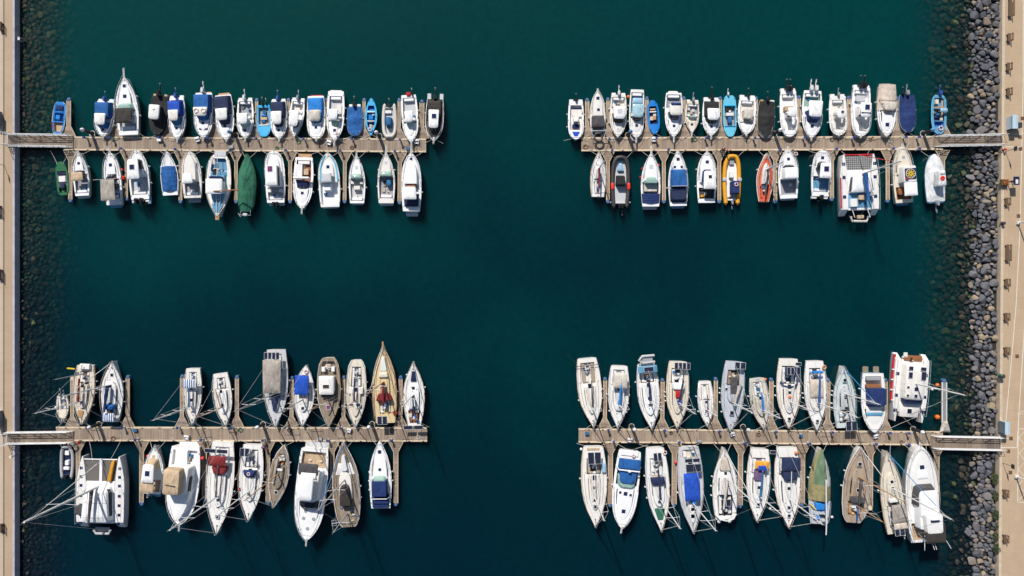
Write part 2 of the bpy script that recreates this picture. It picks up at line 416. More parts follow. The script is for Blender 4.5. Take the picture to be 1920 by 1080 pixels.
for k_, (pts, wd) in enumerate([
    ([(1919, -300), (1918.5, 150), (1915.5, 300), (1912, 440), (1905, 575), (1897, 670), (1885.5, 795)], 0.10),
    ([(1925, 560), (1918, 660), (1911.5, 760), (1907, 838)], 0.11), ([(1907.5, 839.2), (1876, 839.2)], 0.11),
    ([(1882, 275.5), (1917, 275.5)], 0.11), ([(1899, 251), (1930, 251)], 0.07),
    ([(1909.2, 805), (1908.2, 941)], 0.11), ([(1910, 804.3), (1940, 804.3)], 0.09), ([(1909, 941.6), (1940, 941.6)], 0.09),
    ([(1910, 822), (1921, 808)], 0.07), ([(1911, 822), (1922, 834)], 0.07), ([(1911, 850), (1922, 838)], 0.07), ([(1911, 850), (1922, 864)], 0.07),
    ([(1910, 880), (1921, 866)], 0.07), ([(1910, 881), (1922, 894)], 0.07), ([(1910, 910), (1921, 897)], 0.07), ([(1910, 911), (1922, 924)], 0.07),
    ([(1907.4, 775), (1925, 768)], 0.07), ([(1907.6, 776), (1925, 776)], 0.07), ([(1910, 938), (1921, 926)], 0.07)]):
    tag(ground_line(pts, wd, lz+0.0041*(k_ % 3)), kind="structure")
    
# rocks ------------------------------------------------------------------------------------
def rock_template(seed, sub):
    rnd = random.Random(seed); bm = bmesh.new()
    bmesh.ops.create_icosphere(bm, subdivisions=sub, radius=1.0)
    cuts = [(Vector((rnd.uniform(-.25, .25), rnd.uniform(-.25, .25), 1)).normalized(), rnd.uniform(.45, .62))]
    for _ in range(11):
        d = Vector((rnd.gauss(0, 1), rnd.gauss(0, 1), rnd.gauss(0, 1))).normalized()
        cuts.append((d, rnd.uniform(0.50, 0.80)))
    for v in bm.verts:
        for d, h in cuts:
            t = v.co.dot(d)
            if t > h: v.co -= d*(t-h)*0.92
        v.co *= 1+rnd.uniform(-0.02, 0.02)
    vs = [v.co.copy() for v in bm.verts]; fs = [tuple(q.index for q in f.verts) for f in bm.faces]
    bm.free(); return vs, fs
def rock_material(name, stops, tone):
    m, n, p = nodes_of(name); p.inputs["Roughness"].default_value = 0.85
    if tone == 'obj': t = _objrand(n)
    else:
        a = n.nodes.new("ShaderNodeAttribute"); a.attribute_name = "tone"; t = a.outputs["Fac"]
    c = _ramp(n, t, stops)
    v = _coord(n, "Object")
    g1 = _noise(n, 2.2, 6, 0.7, v)
    c = _mix(n, _ramp(n, g1, [(0.35, (0, 0, 0)), (0.7, (0.75, 0.75, 0.75))]), c, _mix(n, 0.55 if tone != 'wet' else 0.12, c, (0.20, 0.20, 0.21)))
    if tone != 'wet': c = _mix(n, _ramp(n, _noise(n, 7, 4, 0.7, v), [(0.6, (0, 0, 0)), (0.75, (0.5, 0.5, 0.5))]), c, (0.30, 0.27, 0.24))
    n.links.new(c, p.inputs["Base Color"]); _bump(n, p, _noise(n, 6, 5, 0.7, v), 0.7, 0.06)
    return m
DRY = [(0.0, (0.040, 0.046, 0.060)), (0.25, (0.066, 0.071, 0.090)), (0.5, (0.10, 0.10, 0.116)), (0.72, (0.17, 0.15, 0.145)), (0.86, (0.24, 0.18, 0.12)), (0.93, (0.33, 0.25, 0.15)), (1.0, (0.10, 0.11, 0.13))]
WET = [(0.0, (0.013, 0.012, 0.009)), (0.5, (0.027, 0.023, 0.014)), (0.8, (0.05, 0.040, 0.022)), (0.93, (0.06, 0.075, 0.022)), (1.0, (0.10, 0.08, 0.045))]
ROCKM = rock_material("bank_rock", DRY, 'obj'); ROCKS = rock_material("bank_rock_mass", DRY, 'att'); WETM = rock_material("algae_covered_rock", WET, 'wet')
TPL = [rock_template(100+i, 3) for i in range(14)]; TPS = [rock_template(200+i, 2) for i in range(14)]
TME = []
for i, (vs, fs) in enumerate(TPL):
    me = D.meshes.new("rock"); me.from_pydata([tuple(v) for v in vs], [], fs); me.materials.append(ROCKM)
    me.polygons.foreach_set("use_smooth", [True]*len(fs)); me.update(); me.set_sharp_from_angle(angle=R(32)); TME.append(me)
def rock_mass(name, items, tpl, mat):
    V, F, T = [], [], []
    for (x, y, z, s3, rot, k, tone) in items:
        vs, fs = tpl[k % len(tpl)]; b = len(V)
        M3 = Matrix.LocRotScale(Vector((x, y, z)), rot, Vector(s3))
        V += [tuple(M3 @ v) for v in vs]; F += [tuple(q+b for q in f) for f in fs]; T += [tone]*len(vs)
    me = D.meshes.new(name); me.from_pydata(V, [], F); me.materials.append(mat)
    a = me.attributes.new("tone", 'FLOAT', 'POINT'); a.data.foreach_set("value", T)
    me.polygons.foreach_set("use_smooth", [True]*len(F)); me.update(); me.set_sharp_from_angle(angle=R(35))
    o = D.objects.new(name, me); COL.objects.link(o); return tag(o, kind="stuff")
from mathutils import Euler
rr = random.Random(11)
def scatter(x0, x1, y0, y1, rfun, tries, seed):
    """darts, then every rock grows until it touches its neighbours"""
    r_ = random.Random(seed); cell = 1.3; grid = {}; pts = []
    def near(x, y):
        ci, cj = int(x//cell), int(y//cell)
        return [q for i in range(ci-1, ci+2) for j in range(cj-1, cj+2) for q in grid.get((i, j), ())]
    for _ in range(tries):
        x = r_.uniform(x0, x1); y = r_.uniform(y0, y1); r = rfun(x, y, r_)
        if all((a-x)**2+(b-y)**2 >= ((c+r)*0.86)**2 for a, b, c in near(x, y)):
            grid.setdefault((int(x//cell), int(y//cell)), []).append((x, y, r)); pts.append((x, y, r))
    out = []
    for (x, y, r) in pts:
        gaps = sorted((math.hypot(a-x, b-y)-c, a, b) for a, b, c in near(x, y) if (a, b) != (x, y))[:4]
        if gaps:
            k = sum(q[0] for q in gaps[:3])/max(1, len(gaps[:3])); ang = math.atan2(gaps[0][2]-y, gaps[0][1]-x)+math.pi/2
            r = min(r*1.35, (r+max(r, k))/2*1.14)
        else: ang = 0
        out.append((x, y, r, ang))
    return out
def rf_right(x, y, r_):
    return r_.choice((0.24, 0.34, 0.42, 0.50, 0.62)) if x > 71 else r_.uniform(0.34, 0.62)
pts = scatter(65.0, 78.6, -49, 49, rf_right, 60000, 3)
dry, wet = [], []
for (x, y, r, ang) in pts:
    if x+r*0.2 > right_edge_x(y): continue
    z = seabed_z(x)+rr.uniform(-0.05, 0.22)
    rot = Euler((rr.uniform(-.35, .35), rr.uniform(-.35, .35), ang)).to_quaternion()
    s3 = (r*rr.uniform(1.05, 1.4), r*rr.uniform(0.95, 1.12), r*rr.uniform(0.75, 1.05))
    it = (x, y, z-0.12, s3, rot, rr.randrange(14), rr.random())
    (dry if z+r*0.4 > 0.28 else wet).append(it)
dry.sort(key=lambda t: -t[3][0]*t[3][1])
dry_in = [d for d in dry if abs(d[1]) < 46.5]
ind = dry_in[:300]; ids = set(id(d) for d in ind)
for (x, y, z, s3, rot, k, tone) in ind:
    o = D.objects.new("rock", TME[k]); COL.objects.link(o)
    o.location = (x, y, z); o.rotation_mode = 'QUATERNION'; o.rotation_quaternion = rot; o.scale = s3
    tag(o, "large grey boulder packed into the rock bank below the right promenade", "boulder", "large boulders of the right rock bank")
rock_mass("riprap", [d for d in dry if id(d) not in ids], TPL, ROCKS)
rock_mass("submerged_rocks", wet, TPS, WETM)
pts = scatter(-78.3, -68.5, -49, 49, lambda x, y, r_: r_.uniform(0.22, 0.42) if x < -76.6 else r_.uniform(0.28, 0.6), 60000, 5)
it = []
for (x, y, r, ang) in pts:
    z = seabed_z(x)+rr.uniform(-0.1, 0.10)
    rot = Euler((rr.uniform(-.3, .3), rr.uniform(-.3, .3), ang)).to_quaternion()
    it.append((x, y, z-0.10, (r*1.25, r*1.05, r*0.8), rot, rr.randrange(14), rr.random()))
rock_mass("submerged_rocks", it, TPS, WETM)

# shrubs on the right bank
def shrub(px, py, r, seed, label):
    rnd = random.Random(seed); c = W(px, py, 1.3)
    root = empty("shrub", (c.x, c.y, 0.9)); tag(root, label, "shrub", "shrubs growing among the boulders")
    vs, fs = [], []
    for i in range(1100):
        d = Vector((rnd.gauss(0, 1), rnd.gauss(0, 1), abs(rnd.gauss(0, 1)))).normalized()
        q = rnd.uniform(0.45, 1.0)*(1+0.25*math.sin(d.x*7+seed)*math.cos(d.y*6))
        p = Vector((d.x*r*0.8*q, d.y*r*1.25*q, 0.12+d.z*r*0.8*q)); s = rnd.uniform(0.05, 0.10)
        a = Vector((rnd.gauss(0, 1), rnd.gauss(0, 1), rnd.gauss(0, 0.6))).normalized()*s; b = Vector((rnd.gauss(0, 1), rnd.gauss(0, 1), rnd.gauss(0, 0.6))).normalized()*s*0.7
        k = len(vs); vs += [p-a, p+b, p+a, p-b]; fs.append((k, k+1, k+2, k+3))
    m = plain("shrub_leaves_%d" % seed, rnd.choice([(0.07, 0.09, 0.03), (0.085, 0.085, 0.035), (0.055, 0.08, 0.03)]), 0.7, dirt=0.4, dscale=5)
    mesh("foliage", vs, fs, m, root, smooth=False)
    g = Geo()
    for i in range(5):
        a = i*1.25; g.tube([(0, 0, -0.4), (0.2*r*math.cos(a), 0.2*r*math.sin(a), 0.1), (0.6*r*math.cos(a), 0.9*r*math.sin(a), 0.45*r)], 0.03, 5, 0.01)
    g.make("stem", "rust", root)
for a in [(1866, 898, 0.72, 1, "olive green shrub, northernmost of the bushes on the lower right rock bank"),
          (1869, 931, 0.6, 2, "small green shrub beside the promenade just below the topmost bush"),
          (1869, 966, 0.75, 3, "broad green shrub in the middle of the row of bushes by the promenade"),
          (1873, 987, 0.55, 4, "small bright green shrub squeezed against the promenade kerb"),
          (1870, 1006, 0.6, 5, "dull green shrub above the largest bush near the bottom right"),
          (1871, 1029, 0.85, 6, "largest olive shrub, lowest of the bushes on the right rock bank")]: shrub(*a)
# ---------------------------------------------------------------- pontoons
DZ = 0.55
PLANKD = {}
def pontoon(corner, x0, yt0, yb0, x1, yt1, yb1, fingers_up, fingers_dn, label, colr):
    """floating walkway between two ends (photo pixels of its edges), with its finger pontoons as parts"""
    A = (W(x0, yt0, DZ)+W(x0, yb0, DZ))/2; B = (W(x1, yt1, DZ)+W(x1, yb1, DZ))/2
    wd = (W(x0, yt0, DZ)-W(x0, yb0, DZ)).length; L = (B-A).length; ang = math.atan2(B.y-A.y, B.x-A.x)
    root = empty("floating_pontoon", (A.x, A.y, 0), ang); tag(root, label, "pontoon", "four main floating pontoons of the marina")
    c1, c2 = colr
    key = str(colr)
    if key not in PLANKD:
        PLANKD[key] = (planks("pontoon_planks", c1, c2, 0.145, 0, 0.10, 0.85, 0.45), planks("finger_planks", c1, c2, 0.145, 1, 0.12, 0.85, 0.45),
                       plain("pontoon_edge_timber", (c2[0]*1.5, c2[1]*1.55, c2[2]*1.45), 0.8, dirt=0.4, dscale=1.1))
    pm, fm, em = PLANKD[key]
    h = wd/2; eb = 0.24
    g = Geo(); g.box(0, L, -h+eb+0.003, h-eb-0.003, DZ-0.12, DZ); g.make("decking", pm, root, False)
    g = Geo()
    for s in (1, -1):
        x = 0.0
        while x < L-0.1:
            x2 = min(L, x+6.0); y0, y1 = sorted((s*h, s*(h-eb)))
            g.box(x, x2-0.02, y0, y1, DZ-0.25, DZ+0.045); x = x2
    g.make("edge_beam", em, root, False)
    g = Geo()
    x = 1.0
    while x < L-1:
        g.box(x, min(x+4.6, L-0.3), -h+0.15, h-0.15, -0.35, DZ-0.13); x += 5.6
    g.make("float", plain("concrete_float", (0.20, 0.19, 0.18), 0.9), root, False)
    g = Geo()
    x = 1.6; k = 0
    while x < L-0.6:
        for s in (1, -1):
            yy = s*(h-0.12)
            g.tube([(x-0.16, yy, DZ+0.13), (x+0.16, yy, DZ+0.13)], 0.03); g.tube([(x, yy, DZ), (x, yy, DZ+0.13)], 0.035)
        x += 2.75 if k % 2 else 2.2; k += 1
    g.make("cleats", "darkmetal", root)
    Rm = Matrix.Rotation(-ang, 3, 'Z')
    def loc(px, py): return Rm @ (W(px, py, DZ)-Vector((A.x, A.y, DZ)))
    for side, lst in ((1, fingers_up), (-1, fingers_dn)):
        for f in lst:
            px, tip = f[0], f[1]; fw = (f[2] if len(f) > 2 else 5.6)*PX
            q = loc(px, tip); y0 = side*h; y1 = q.y; xc = q.x
            fl = 0.85; t = 1.7*side
            g = Geo(); zz = DZ-0.03
            hw = fw/2-0.07
            ring = [(xc-fl-hw, y0+0.003*side), (xc+fl+hw, y0+0.003*side), (xc+hw, y0+t), (xc+hw, y1-0.1*side), (xc-hw, y1-0.1*side), (xc-hw, y0+t)]
            if side < 0: ring = ring[::-1]
            g.loft([[(a, b, z) for a, b in ring] for z in (zz-0.1, zz)])
            fo = g.make("finger", fm, root, False)
            g = Geo()
            for s in (-1, 1):
                a0 = xc+s*(fl+fw/2); a1 = xc+s*fw/2
                e = 0.075*s
                for (p, qq) in (((a0, y0+0.004*side), (a1, y0+t)), ((a1, y0+t), (a1, y1))):
                    r4 = [(p[0]-e, p[1]), (p[0], p[1]), (qq[0], qq[1]), (qq[0]-e, qq[1])]
                    g.loft([[(a, b, z) for a, b in r4] for z in (zz-0.2, zz+0.02)])
            g.make("side_beam", em, fo, False)
            g = Geo()
            for yy in (y0+t*0.9, (y0+y1)/2, y1-1.0*side):
                g.box(xc-hw+0.02, xc+hw-0.02, min(yy, yy+0.8*side), max(yy, yy+0.8*side), -0.3, zz-0.11)
            g.make("float", "darkmetal", fo, False)
            g = Geo(); yt = y1+0.05*side
            if f[3:] == ('pale',):
                g.cyl((xc, y1-0.12*side), fw/2, zz-0.25, zz+0.03); g.make("rounded_tip", em, fo)
            else:
                g.cyl((xc, yt+0.14*side), 0.27, 0.02, zz-0.02); g.cyl((xc, yt+0.14*side), 0.27, zz-0.02, zz+0.04, 14, 0.2)
                g.make("end_float", "bluefloat", fo)
    return root
GW1, GW2 = (0.19, 0.140, 0.103), (0.42, 0.33, 0.25)
G21, G22 = (0.215, 0.158, 0.113), (0.46, 0.355, 0.265)
pontoon('TL', 120, 256, 281.8, 799, 260, 285.5,
    [(128.5, 188, 8), (216, 190), (316, 188), (402, 188), (481, 189), (540.5, 189), (611.5, 189), (682.6, 189), (748.5, 189), (791, 192, 9)],
    [(131.5, 374, 7.5), (236.5, 371), (338, 376, 6.5), (442, 376, 6), (543.6, 376, 6.5), (646, 376, 6.5), (749, 378, 7)],
    "weathered plank pontoon with finger berths in the upper left quarter", (GW1, GW2))
pontoon('TR', 1090, 257.5, 283.5, 1768, 254.8, 281,
    [(1101, 189, 7.5), (1140, 188), (1213, 186), (1282.5, 186), (1351, 186), (1418, 186), (1498.6, 184), (1592, 185), (1683, 186), (1776-6, 187, 8)],
    [(1140, 376, 6.5), (1245, 376, 6.5), (1349, 376, 6.5), (1454, 376, 6.5), (1560, 372, 7), (1665, 375, 6.5), (1768, 376, 8)],
    "pale plank pontoon with finger berths in the upper right quarter", (G21, G22))
pontoon('BL', 105, 800.3, 827, 801, 801.5, 828,
    [(135, 708, 6.5, 'pale'), (239, 709, 7), (341, 708, 7), (444, 709, 7), (546.7, 711, 7), (644, 710, 6.5), (751, 710, 7)],
    [(146, 958, 8), (265, 943, 8), (383, 936, 9), (502, 942, 8), (622.6, 938, 8), (742, 944, 9)],
    "greyish plank pontoon with finger berths in the lower left quarter", (GW1, GW2))
pontoon('BR', 1085, 803.5, 829.8, 1768, 809.3, 835,
    [(1134.8, 713, 7), (1242.6, 715, 7), (1342.5, 713, 7), (1446.7, 714, 7.5), (1553, 715, 8), (1661, 715, 7)],
    [(1144, 946, 9), (1264, 946, 9), (1388, 948, 9), (1504, 945, 10), (1632, 954, 9, 'pale'), (1756, 983, 9)],
    "plank pontoon with finger berths in the lower right quarter", (G21, G22))

# grey metal finger with canvas foot beside the red striped catamaran
rt = empty("grating_walkway", W(1767, 803, 0)); tag(rt, "narrow grey metal walkway with a draped canvas foot near the right rocks", "walkway")
g = Geo(); g.box(-0.28, 0.28, 0.9, 7.4, 0.42, 0.5); g.make("grating", gridmat("walkway_grating", (0.13, 0.13, 0.14), (0.3, 0.3, 0.3), 0.12, 0.12, 0.3, 0.7), rt, False)
g = Geo(); g.box(-0.40, -0.283, 0.9, 7.4, 0.3, 0.56); g.box(0.283, 0.40, 0.9, 7.4, 0.3, 0.56); g.make("side_rail", "alu", rt, False)
g = Geo(); g.cyl((0, 7.65), 0.32, 0.0, 0.5); g.make("end_float", "bluefloat", rt)
g = Geo()
g.loft([[(-0.85, -0.5, 0.58), (0.85, -0.5, 0.58), (0.38, 1.25, 0.6), (-0.38, 1.25, 0.6)], [(-0.8, -0.42, 0.8), (0.8, -0.42, 0.72), (0.30, 1.2, 0.88), (-0.30, 1.2, 0.92)], [(-0.5, -0.2, 1.0), (0.45, -0.1, 0.86), (0.14, 1.0, 1.05), (-0.2, 1.0, 1.08)]])
g.make("canvas_foot", "beige2", rt)
def float_ball(px, py, r, mat, label, cat="buoy", z=0.25, grp=None):
    c = W(px, py, z); root = empty("buoy", (c.x, c.y, 0)); tag(root, label, cat, grp)
    g = Geo(); g.ball((0, 0, z), r, 14, 10, 1.1); g.make("float_body", mat, root)
    g = Geo(); g.torus((0, 0, z+r*1.15), 0.07, 0.025, 10, 5, 'x'); g.cyl((0, 0), 0.06, z+r*0.95, z+r*1.15, 8); g.make("eye", "darkmetal", root)
float_ball(1757.5, 722, 0.30, 'orangebuoy', "orange buoy hanging by the top of the grey metal walkway", grp="orange buoys by the metal walkway")
float_ball(1757.5, 782, 0.38, 'orangebuoy', "larger orange buoy floating beside the lower half of the grey metal walkway", grp="orange buoys by the metal walkway")
float_ball(1748, 730, 0.24, 'fender', "white ball buoy left of the upper orange buoy")
float_ball(1769, 731, 0.15, 'fender', "small white ball on the edge of the grey metal walkway")
float_ball(1560, 969.5, 0.22, 'fender', "white ball buoy below the green tarpaulin boat")
float_ball(1444, 953.5, 0.22, 'fender', "white ball buoy between two sailing boats in the lower right quarter")
float_ball(1625, 958, 0.26, 'fender', "white ball buoy right of the teak decked boat in the lower right row")

# gangways
def gangway(xs, xq, yt, yb, q, label, brown=0.22, frame=False):
    """xs = end on the pontoon, xq = end on the quay, q = quay height"""
    z0, z1 = DZ+0.12, q+0.1
    A = W(xs, (yt+yb)/2, z0); B = W(xq, (yt+yb)/2, z1); L = math.hypot(B.x-A.x, B.y-A.y); sgn = 1 if B.x > A.x else -1
    wd = abs(yb-yt)*PX-0.12
    root = empty("gangway", (A.x, A.y, 0), 0 if sgn > 0 else math.pi); tag(root, label, "gangway", "gangways between the quays and the pontoons")
    def zz(x): return z0+(z1-z0)*x/L
    h = wd/2
    g = Geo(); Lb = L*(1-brown)
    g.loft([[(x, -h, zz(x)), (x, h, zz(x)), (x, h, zz(x)-0.06), (x, -h, zz(x)-0.06)] for x in (0, Lb)]); g.make("walkway", planks("gangway_planks", (0.17, 0.125, 0.09), (0.32, 0.25, 0.19), 0.145, 0, 0.12, 0.85, 0.5), root, False)
    g = Geo(); g.loft([[(x, -h, zz(x)), (x, h, zz(x)), (x, h, zz(x)-0.06), (x, -h, zz(x)-0.06)] for x in (Lb+0.005, L)])
    g.make("grating", planks("gangway_grating", (0.10, 0.075, 0.06), (0.28, 0.22, 0.18), 0.22, 0, 0.3, 0.8, 0.4), root, False)
    for s in (-1, 1):
        y = s*(h+0.05)
        g = Geo()
        g.loft([[(x, y-0.05*1, zz(x)+0.1), (x, y+0.05, zz(x)+0.1), (x, y+0.05, zz(x)-0.15), (x, y-0.05, zz(x)-0.15)] for x in (0, L)])
        g.make("side_beam", "alu", root, False)
        g = Geo(); hh = 1.05
        g.tube([(0.05, y, zz(0)+0.1), (0.5, y, zz(0.5)+hh)], 0.035)
        g.tube([(0.5, y, zz(0.5)+hh), (L-0.3, y, zz(L-0.3)+hh), (L-0.05, y, zz(L))], 0.06)
        for q_ in (0.4, 0.72): g.tube([(0.3, y, zz(0.3)+q_), (L-0.2, y, zz(L-0.2)+q_)], 0.038)
        n = int(L/2.1)
        for i in range(n+1):
            x = 0.6+(L-1.0)*i/n
            g.tube([(x, y, zz(x)), (x, y, zz(x)+hh)], 0.05)
            if i < n: x2 = 0.6+(L-1.0)*(i+1)/n; g.tube([(x, y, zz(x)+hh), (x2-0.5, y, zz(x2-0.5)+0.1)], 0.05)
        g.make("railing", "alu", root)
    if frame:
        g = Geo(); z9 = q+2.1
        for x in (L-0.1, L-0.75, L-1.5):
            g.tube([(x, -h-0.05, q), (x, -h-0.05, z9), (x, h+0.05, z9), (x, h+0.05, q)], 0.045)
        for s in (-1, 1): g.tube([(L-0.1, s*(h+0.05), z9), (L-1.5, s*(h+0.05), z9)], 0.045)
        g.make("entrance_frame", "steel", root)
    else:
        g = Geo()
        for s in (-1, 1): g.tube([(L-0.1, s*(h+0.05), q), (L-0.1, s*(h+0.05), q+1.15), (L+0.35, s*(h+0.05), q+1.15), (L+0.35, s*(h+0.05), q)], 0.035)
        g.make("end_rail", "alu", root)
gangway(137, 14, 254.5, 276, LQ, "railed gangway from the left quay down to the upper left pontoon", 0.2, True)
gangway(138, 12, 808.5, 829, LQ, "railed gangway from the left quay down to the lower left pontoon", 0.2, True)
gangway(1752, 1879, 256, 275, RQ, "grey metal gangway from the promenade to the upper right pontoon")
gangway(1746, 1876, 817, 840, RQ, "grey metal gangway from the promenade to the lower right pontoon")

# mooring piles with conical caps and hoop brackets
def pile(cx, cy, hx, hy, mat, up, label):
    h = 3.1; top = W(cx, cy, h+0.1)
    root = empty("mooring_pile", (top.x, top.y, 0)); tag(root, label, "pile", "capped mooring piles along the pontoons")
    g = Geo(); g.cyl((0, 0), 0.25, -5, h, 16); g.make("shaft", "rubber", root)
    g = Geo(); g.loft([[(r*math.cos(a), r*math.sin(a), z) for a in [2*math.pi*k/16 for k in range(16)]] for r, z in ((0.30, h-0.12), (0.31, h+0.02), (0.16, h+0.30), (0.03, h+0.42))])
    g.make("cone_cap", mat, root)
    g = Geo(); g.torus((0, 0, 0.55), 0.42, 0.05, 18, 6)
    for s in (-1, 1): g.tube([(s*0.42, 0, 0.55), (s*0.42, -0.75*up, 0.55)], 0.05)
    g.make("hoop_bracket", "beige2", root)
for a in [(153, 243, 172, 248, 'fender', "white-capped pile beside the gangway of the upper left pontoon"),
          (429, 246.5, 440, 252, 'skyblue', "blue-capped pile in the middle of the upper left pontoon"),
          (705, 248, 712, 254, 'fender', "white-capped pile beside the bow of the bright blue double-ended boat"),
          (1183, 246, 1174, 252, 'skyblue', "pile with pale blue cap near the left end of the upper right pontoon"),
          (1464, 243.5, 1455, 250, 'fender', "pile with pale cap in the middle of the upper right pontoon"),
          (1750, 243, 1730, 249, 'skyblue', "blue-capped pile by the blue fishing boat near the right gangway"),
          (166, 802, 187, 793, 'fender', "white-capped pile beside the lower left gangway"),
          (481.5, 802, 495, 793, 'fender', "white-capped pile near the bow of the beige-roofed sailing yacht"),
          (691, 801.5, 698, 793, 'fender', "white-capped pile between the grey ketch and the yellow-decked ketch"),
          (1190, 806, 1186, 797, 'fender', "white-capped pile near the left end of the lower right pontoon"),
          (1404, 807, 1396, 798, 'fender', "white-capped pile in the middle of the lower right pontoon"),
          (1731, 811, 1713, 801, 'fender', "white-capped pile below the red striped catamaran")]:
    pile(*a[:5], 1, a[5])

# service pedestals: one of the kind, then copies
def pedestal_proto():
    root = empty("service_pedestal", (0, 0, DZ))
    g = Geo(); g.box(-0.10, 0.10, -0.10, 0.10, 0, 0.85); g.box(-0.14, 0.14, -0.14, 0.14, 0, 0.05); g.make("post", "lgrey", root, False)
    g = Geo(); g.loft([[(x*s, y*s, z) for x, y in ((-0.17, -0.17), (0.17, -0.17), (0.17, 0.17), (-0.17, 0.17))] for s, z in ((0.95, 0.85), (1, 0.9), (1, 1.05), (0.7, 1.15))]); g.make("cap", "bluecap", root)
    g = Geo(); g.box(-0.06, 0.06, 0.10, 0.13, 0.55, 0.7); g.make("socket", "darkmetal", root, False)
    return root
PED = []
for grp, lst in (("upper left", [(157, 257.5), (206, 257.5), (298, 258), (389, 258), (480, 259.5), (568.6, 260), (659, 260), (749.5, 261.5), (226, 278.5), (328, 280), (431, 281), (535, 281.5), (637.5, 282), (740, 283)]),
                 ("upper right", [(1142.7, 260), (1231, 258.5), (1324.7, 258), (1416, 258.5), (1509.7, 257.5), (1602, 257.5), (1699.4, 256.5), (1724.4, 256.5), (1148, 281), (1254, 280), (1463, 280), (1569, 279), (1676, 278.5), (1724.4, 278.5)]),
                 ("lower left", [(227.5, 802.5), (331.7, 802.5), (433, 803), (638, 803.5), (253, 825), (376, 825), (492, 826), (613.5, 826.5), (732.6, 826)]),
                 ("lower right", [(1141, 806.5), (1246.5, 807.5), (1350, 809), (1456, 810), (1561.5, 811), (1669.6, 812), (1704.8, 812.5), (1151, 828.5), (1274, 829.8), (1398, 831), (1519, 832), (1643.6, 833.3), (1705, 834)])):
    for q in lst: PED.append((grp, q))
# ---------------------------------------------------------------- boats
PROF = {   # half width along the hull, stern (0) to bow (1)
 'motor':  [(0, .86), (.1, .93), (.3, 1), (.55, 1), (.7, .93), (.8, .80), (.88, .62), (.94, .40), (.98, .20), (1, .05)],
 'blunt':  [(0, .86), (.15, .95), (.35, 1), (.65, 1), (.8, .92), (.88, .80), (.94, .62), (.98, .40), (1, .16)],
 'fine':   [(0, .84), (.12, .92), (.35, 1), (.5, .98), (.65, .87), (.78, .67), (.88, .42), (.95, .20), (1, .03)],
 'sail':   [(0, .60), (.08, .70), (.22, .87), (.42, 1), (.55, .98), (.68, .84), (.8, .60), (.9, .33), (.96, .14), (1, .03)],
 'sailw':  [(0, .78), (.08, .86), (.22, .96), (.42, 1), (.55, .96), (.68, .82), (.8, .59), (.9, .32), (.96, .14), (1, .03)],
 'round':  [(0, .45), (.03, .62), (.1, .82), (.25, .95), (.45, 1), (.6, .95), (.72, .80), (.84, .54), (.93, .27), (1, .03)],
 'double': [(0, .03), (.05, .25), (.13, .55), (.28, .85), (.47, 1), (.62, .94), (.75, .74), (.87, .44), (.95, .19), (1, .03)],
 'canoe':  [(0, .20), (.04, .45), (.12, .74), (.28, .95), (.5, 1), (.7, .95), (.82, .82), (.92, .55), (.97, .34), (1, .12)],
 'tub':    [(0, .45), (.05, .74), (.14, .92), (.3, 1), (.65, 1), (.82, .88), (.92, .66), (.97, .45), (1, .18)],
}
def prof(kind, u):
    p = PROF[kind]; u = max(0, min(1, u))
    for (a, x), (b, y) in zip(p, p[1:]):
        if u <= b:
            t = (u-a)/(b-a); return x+(y-x)*t
    return p[-1][1]
BOATS = []
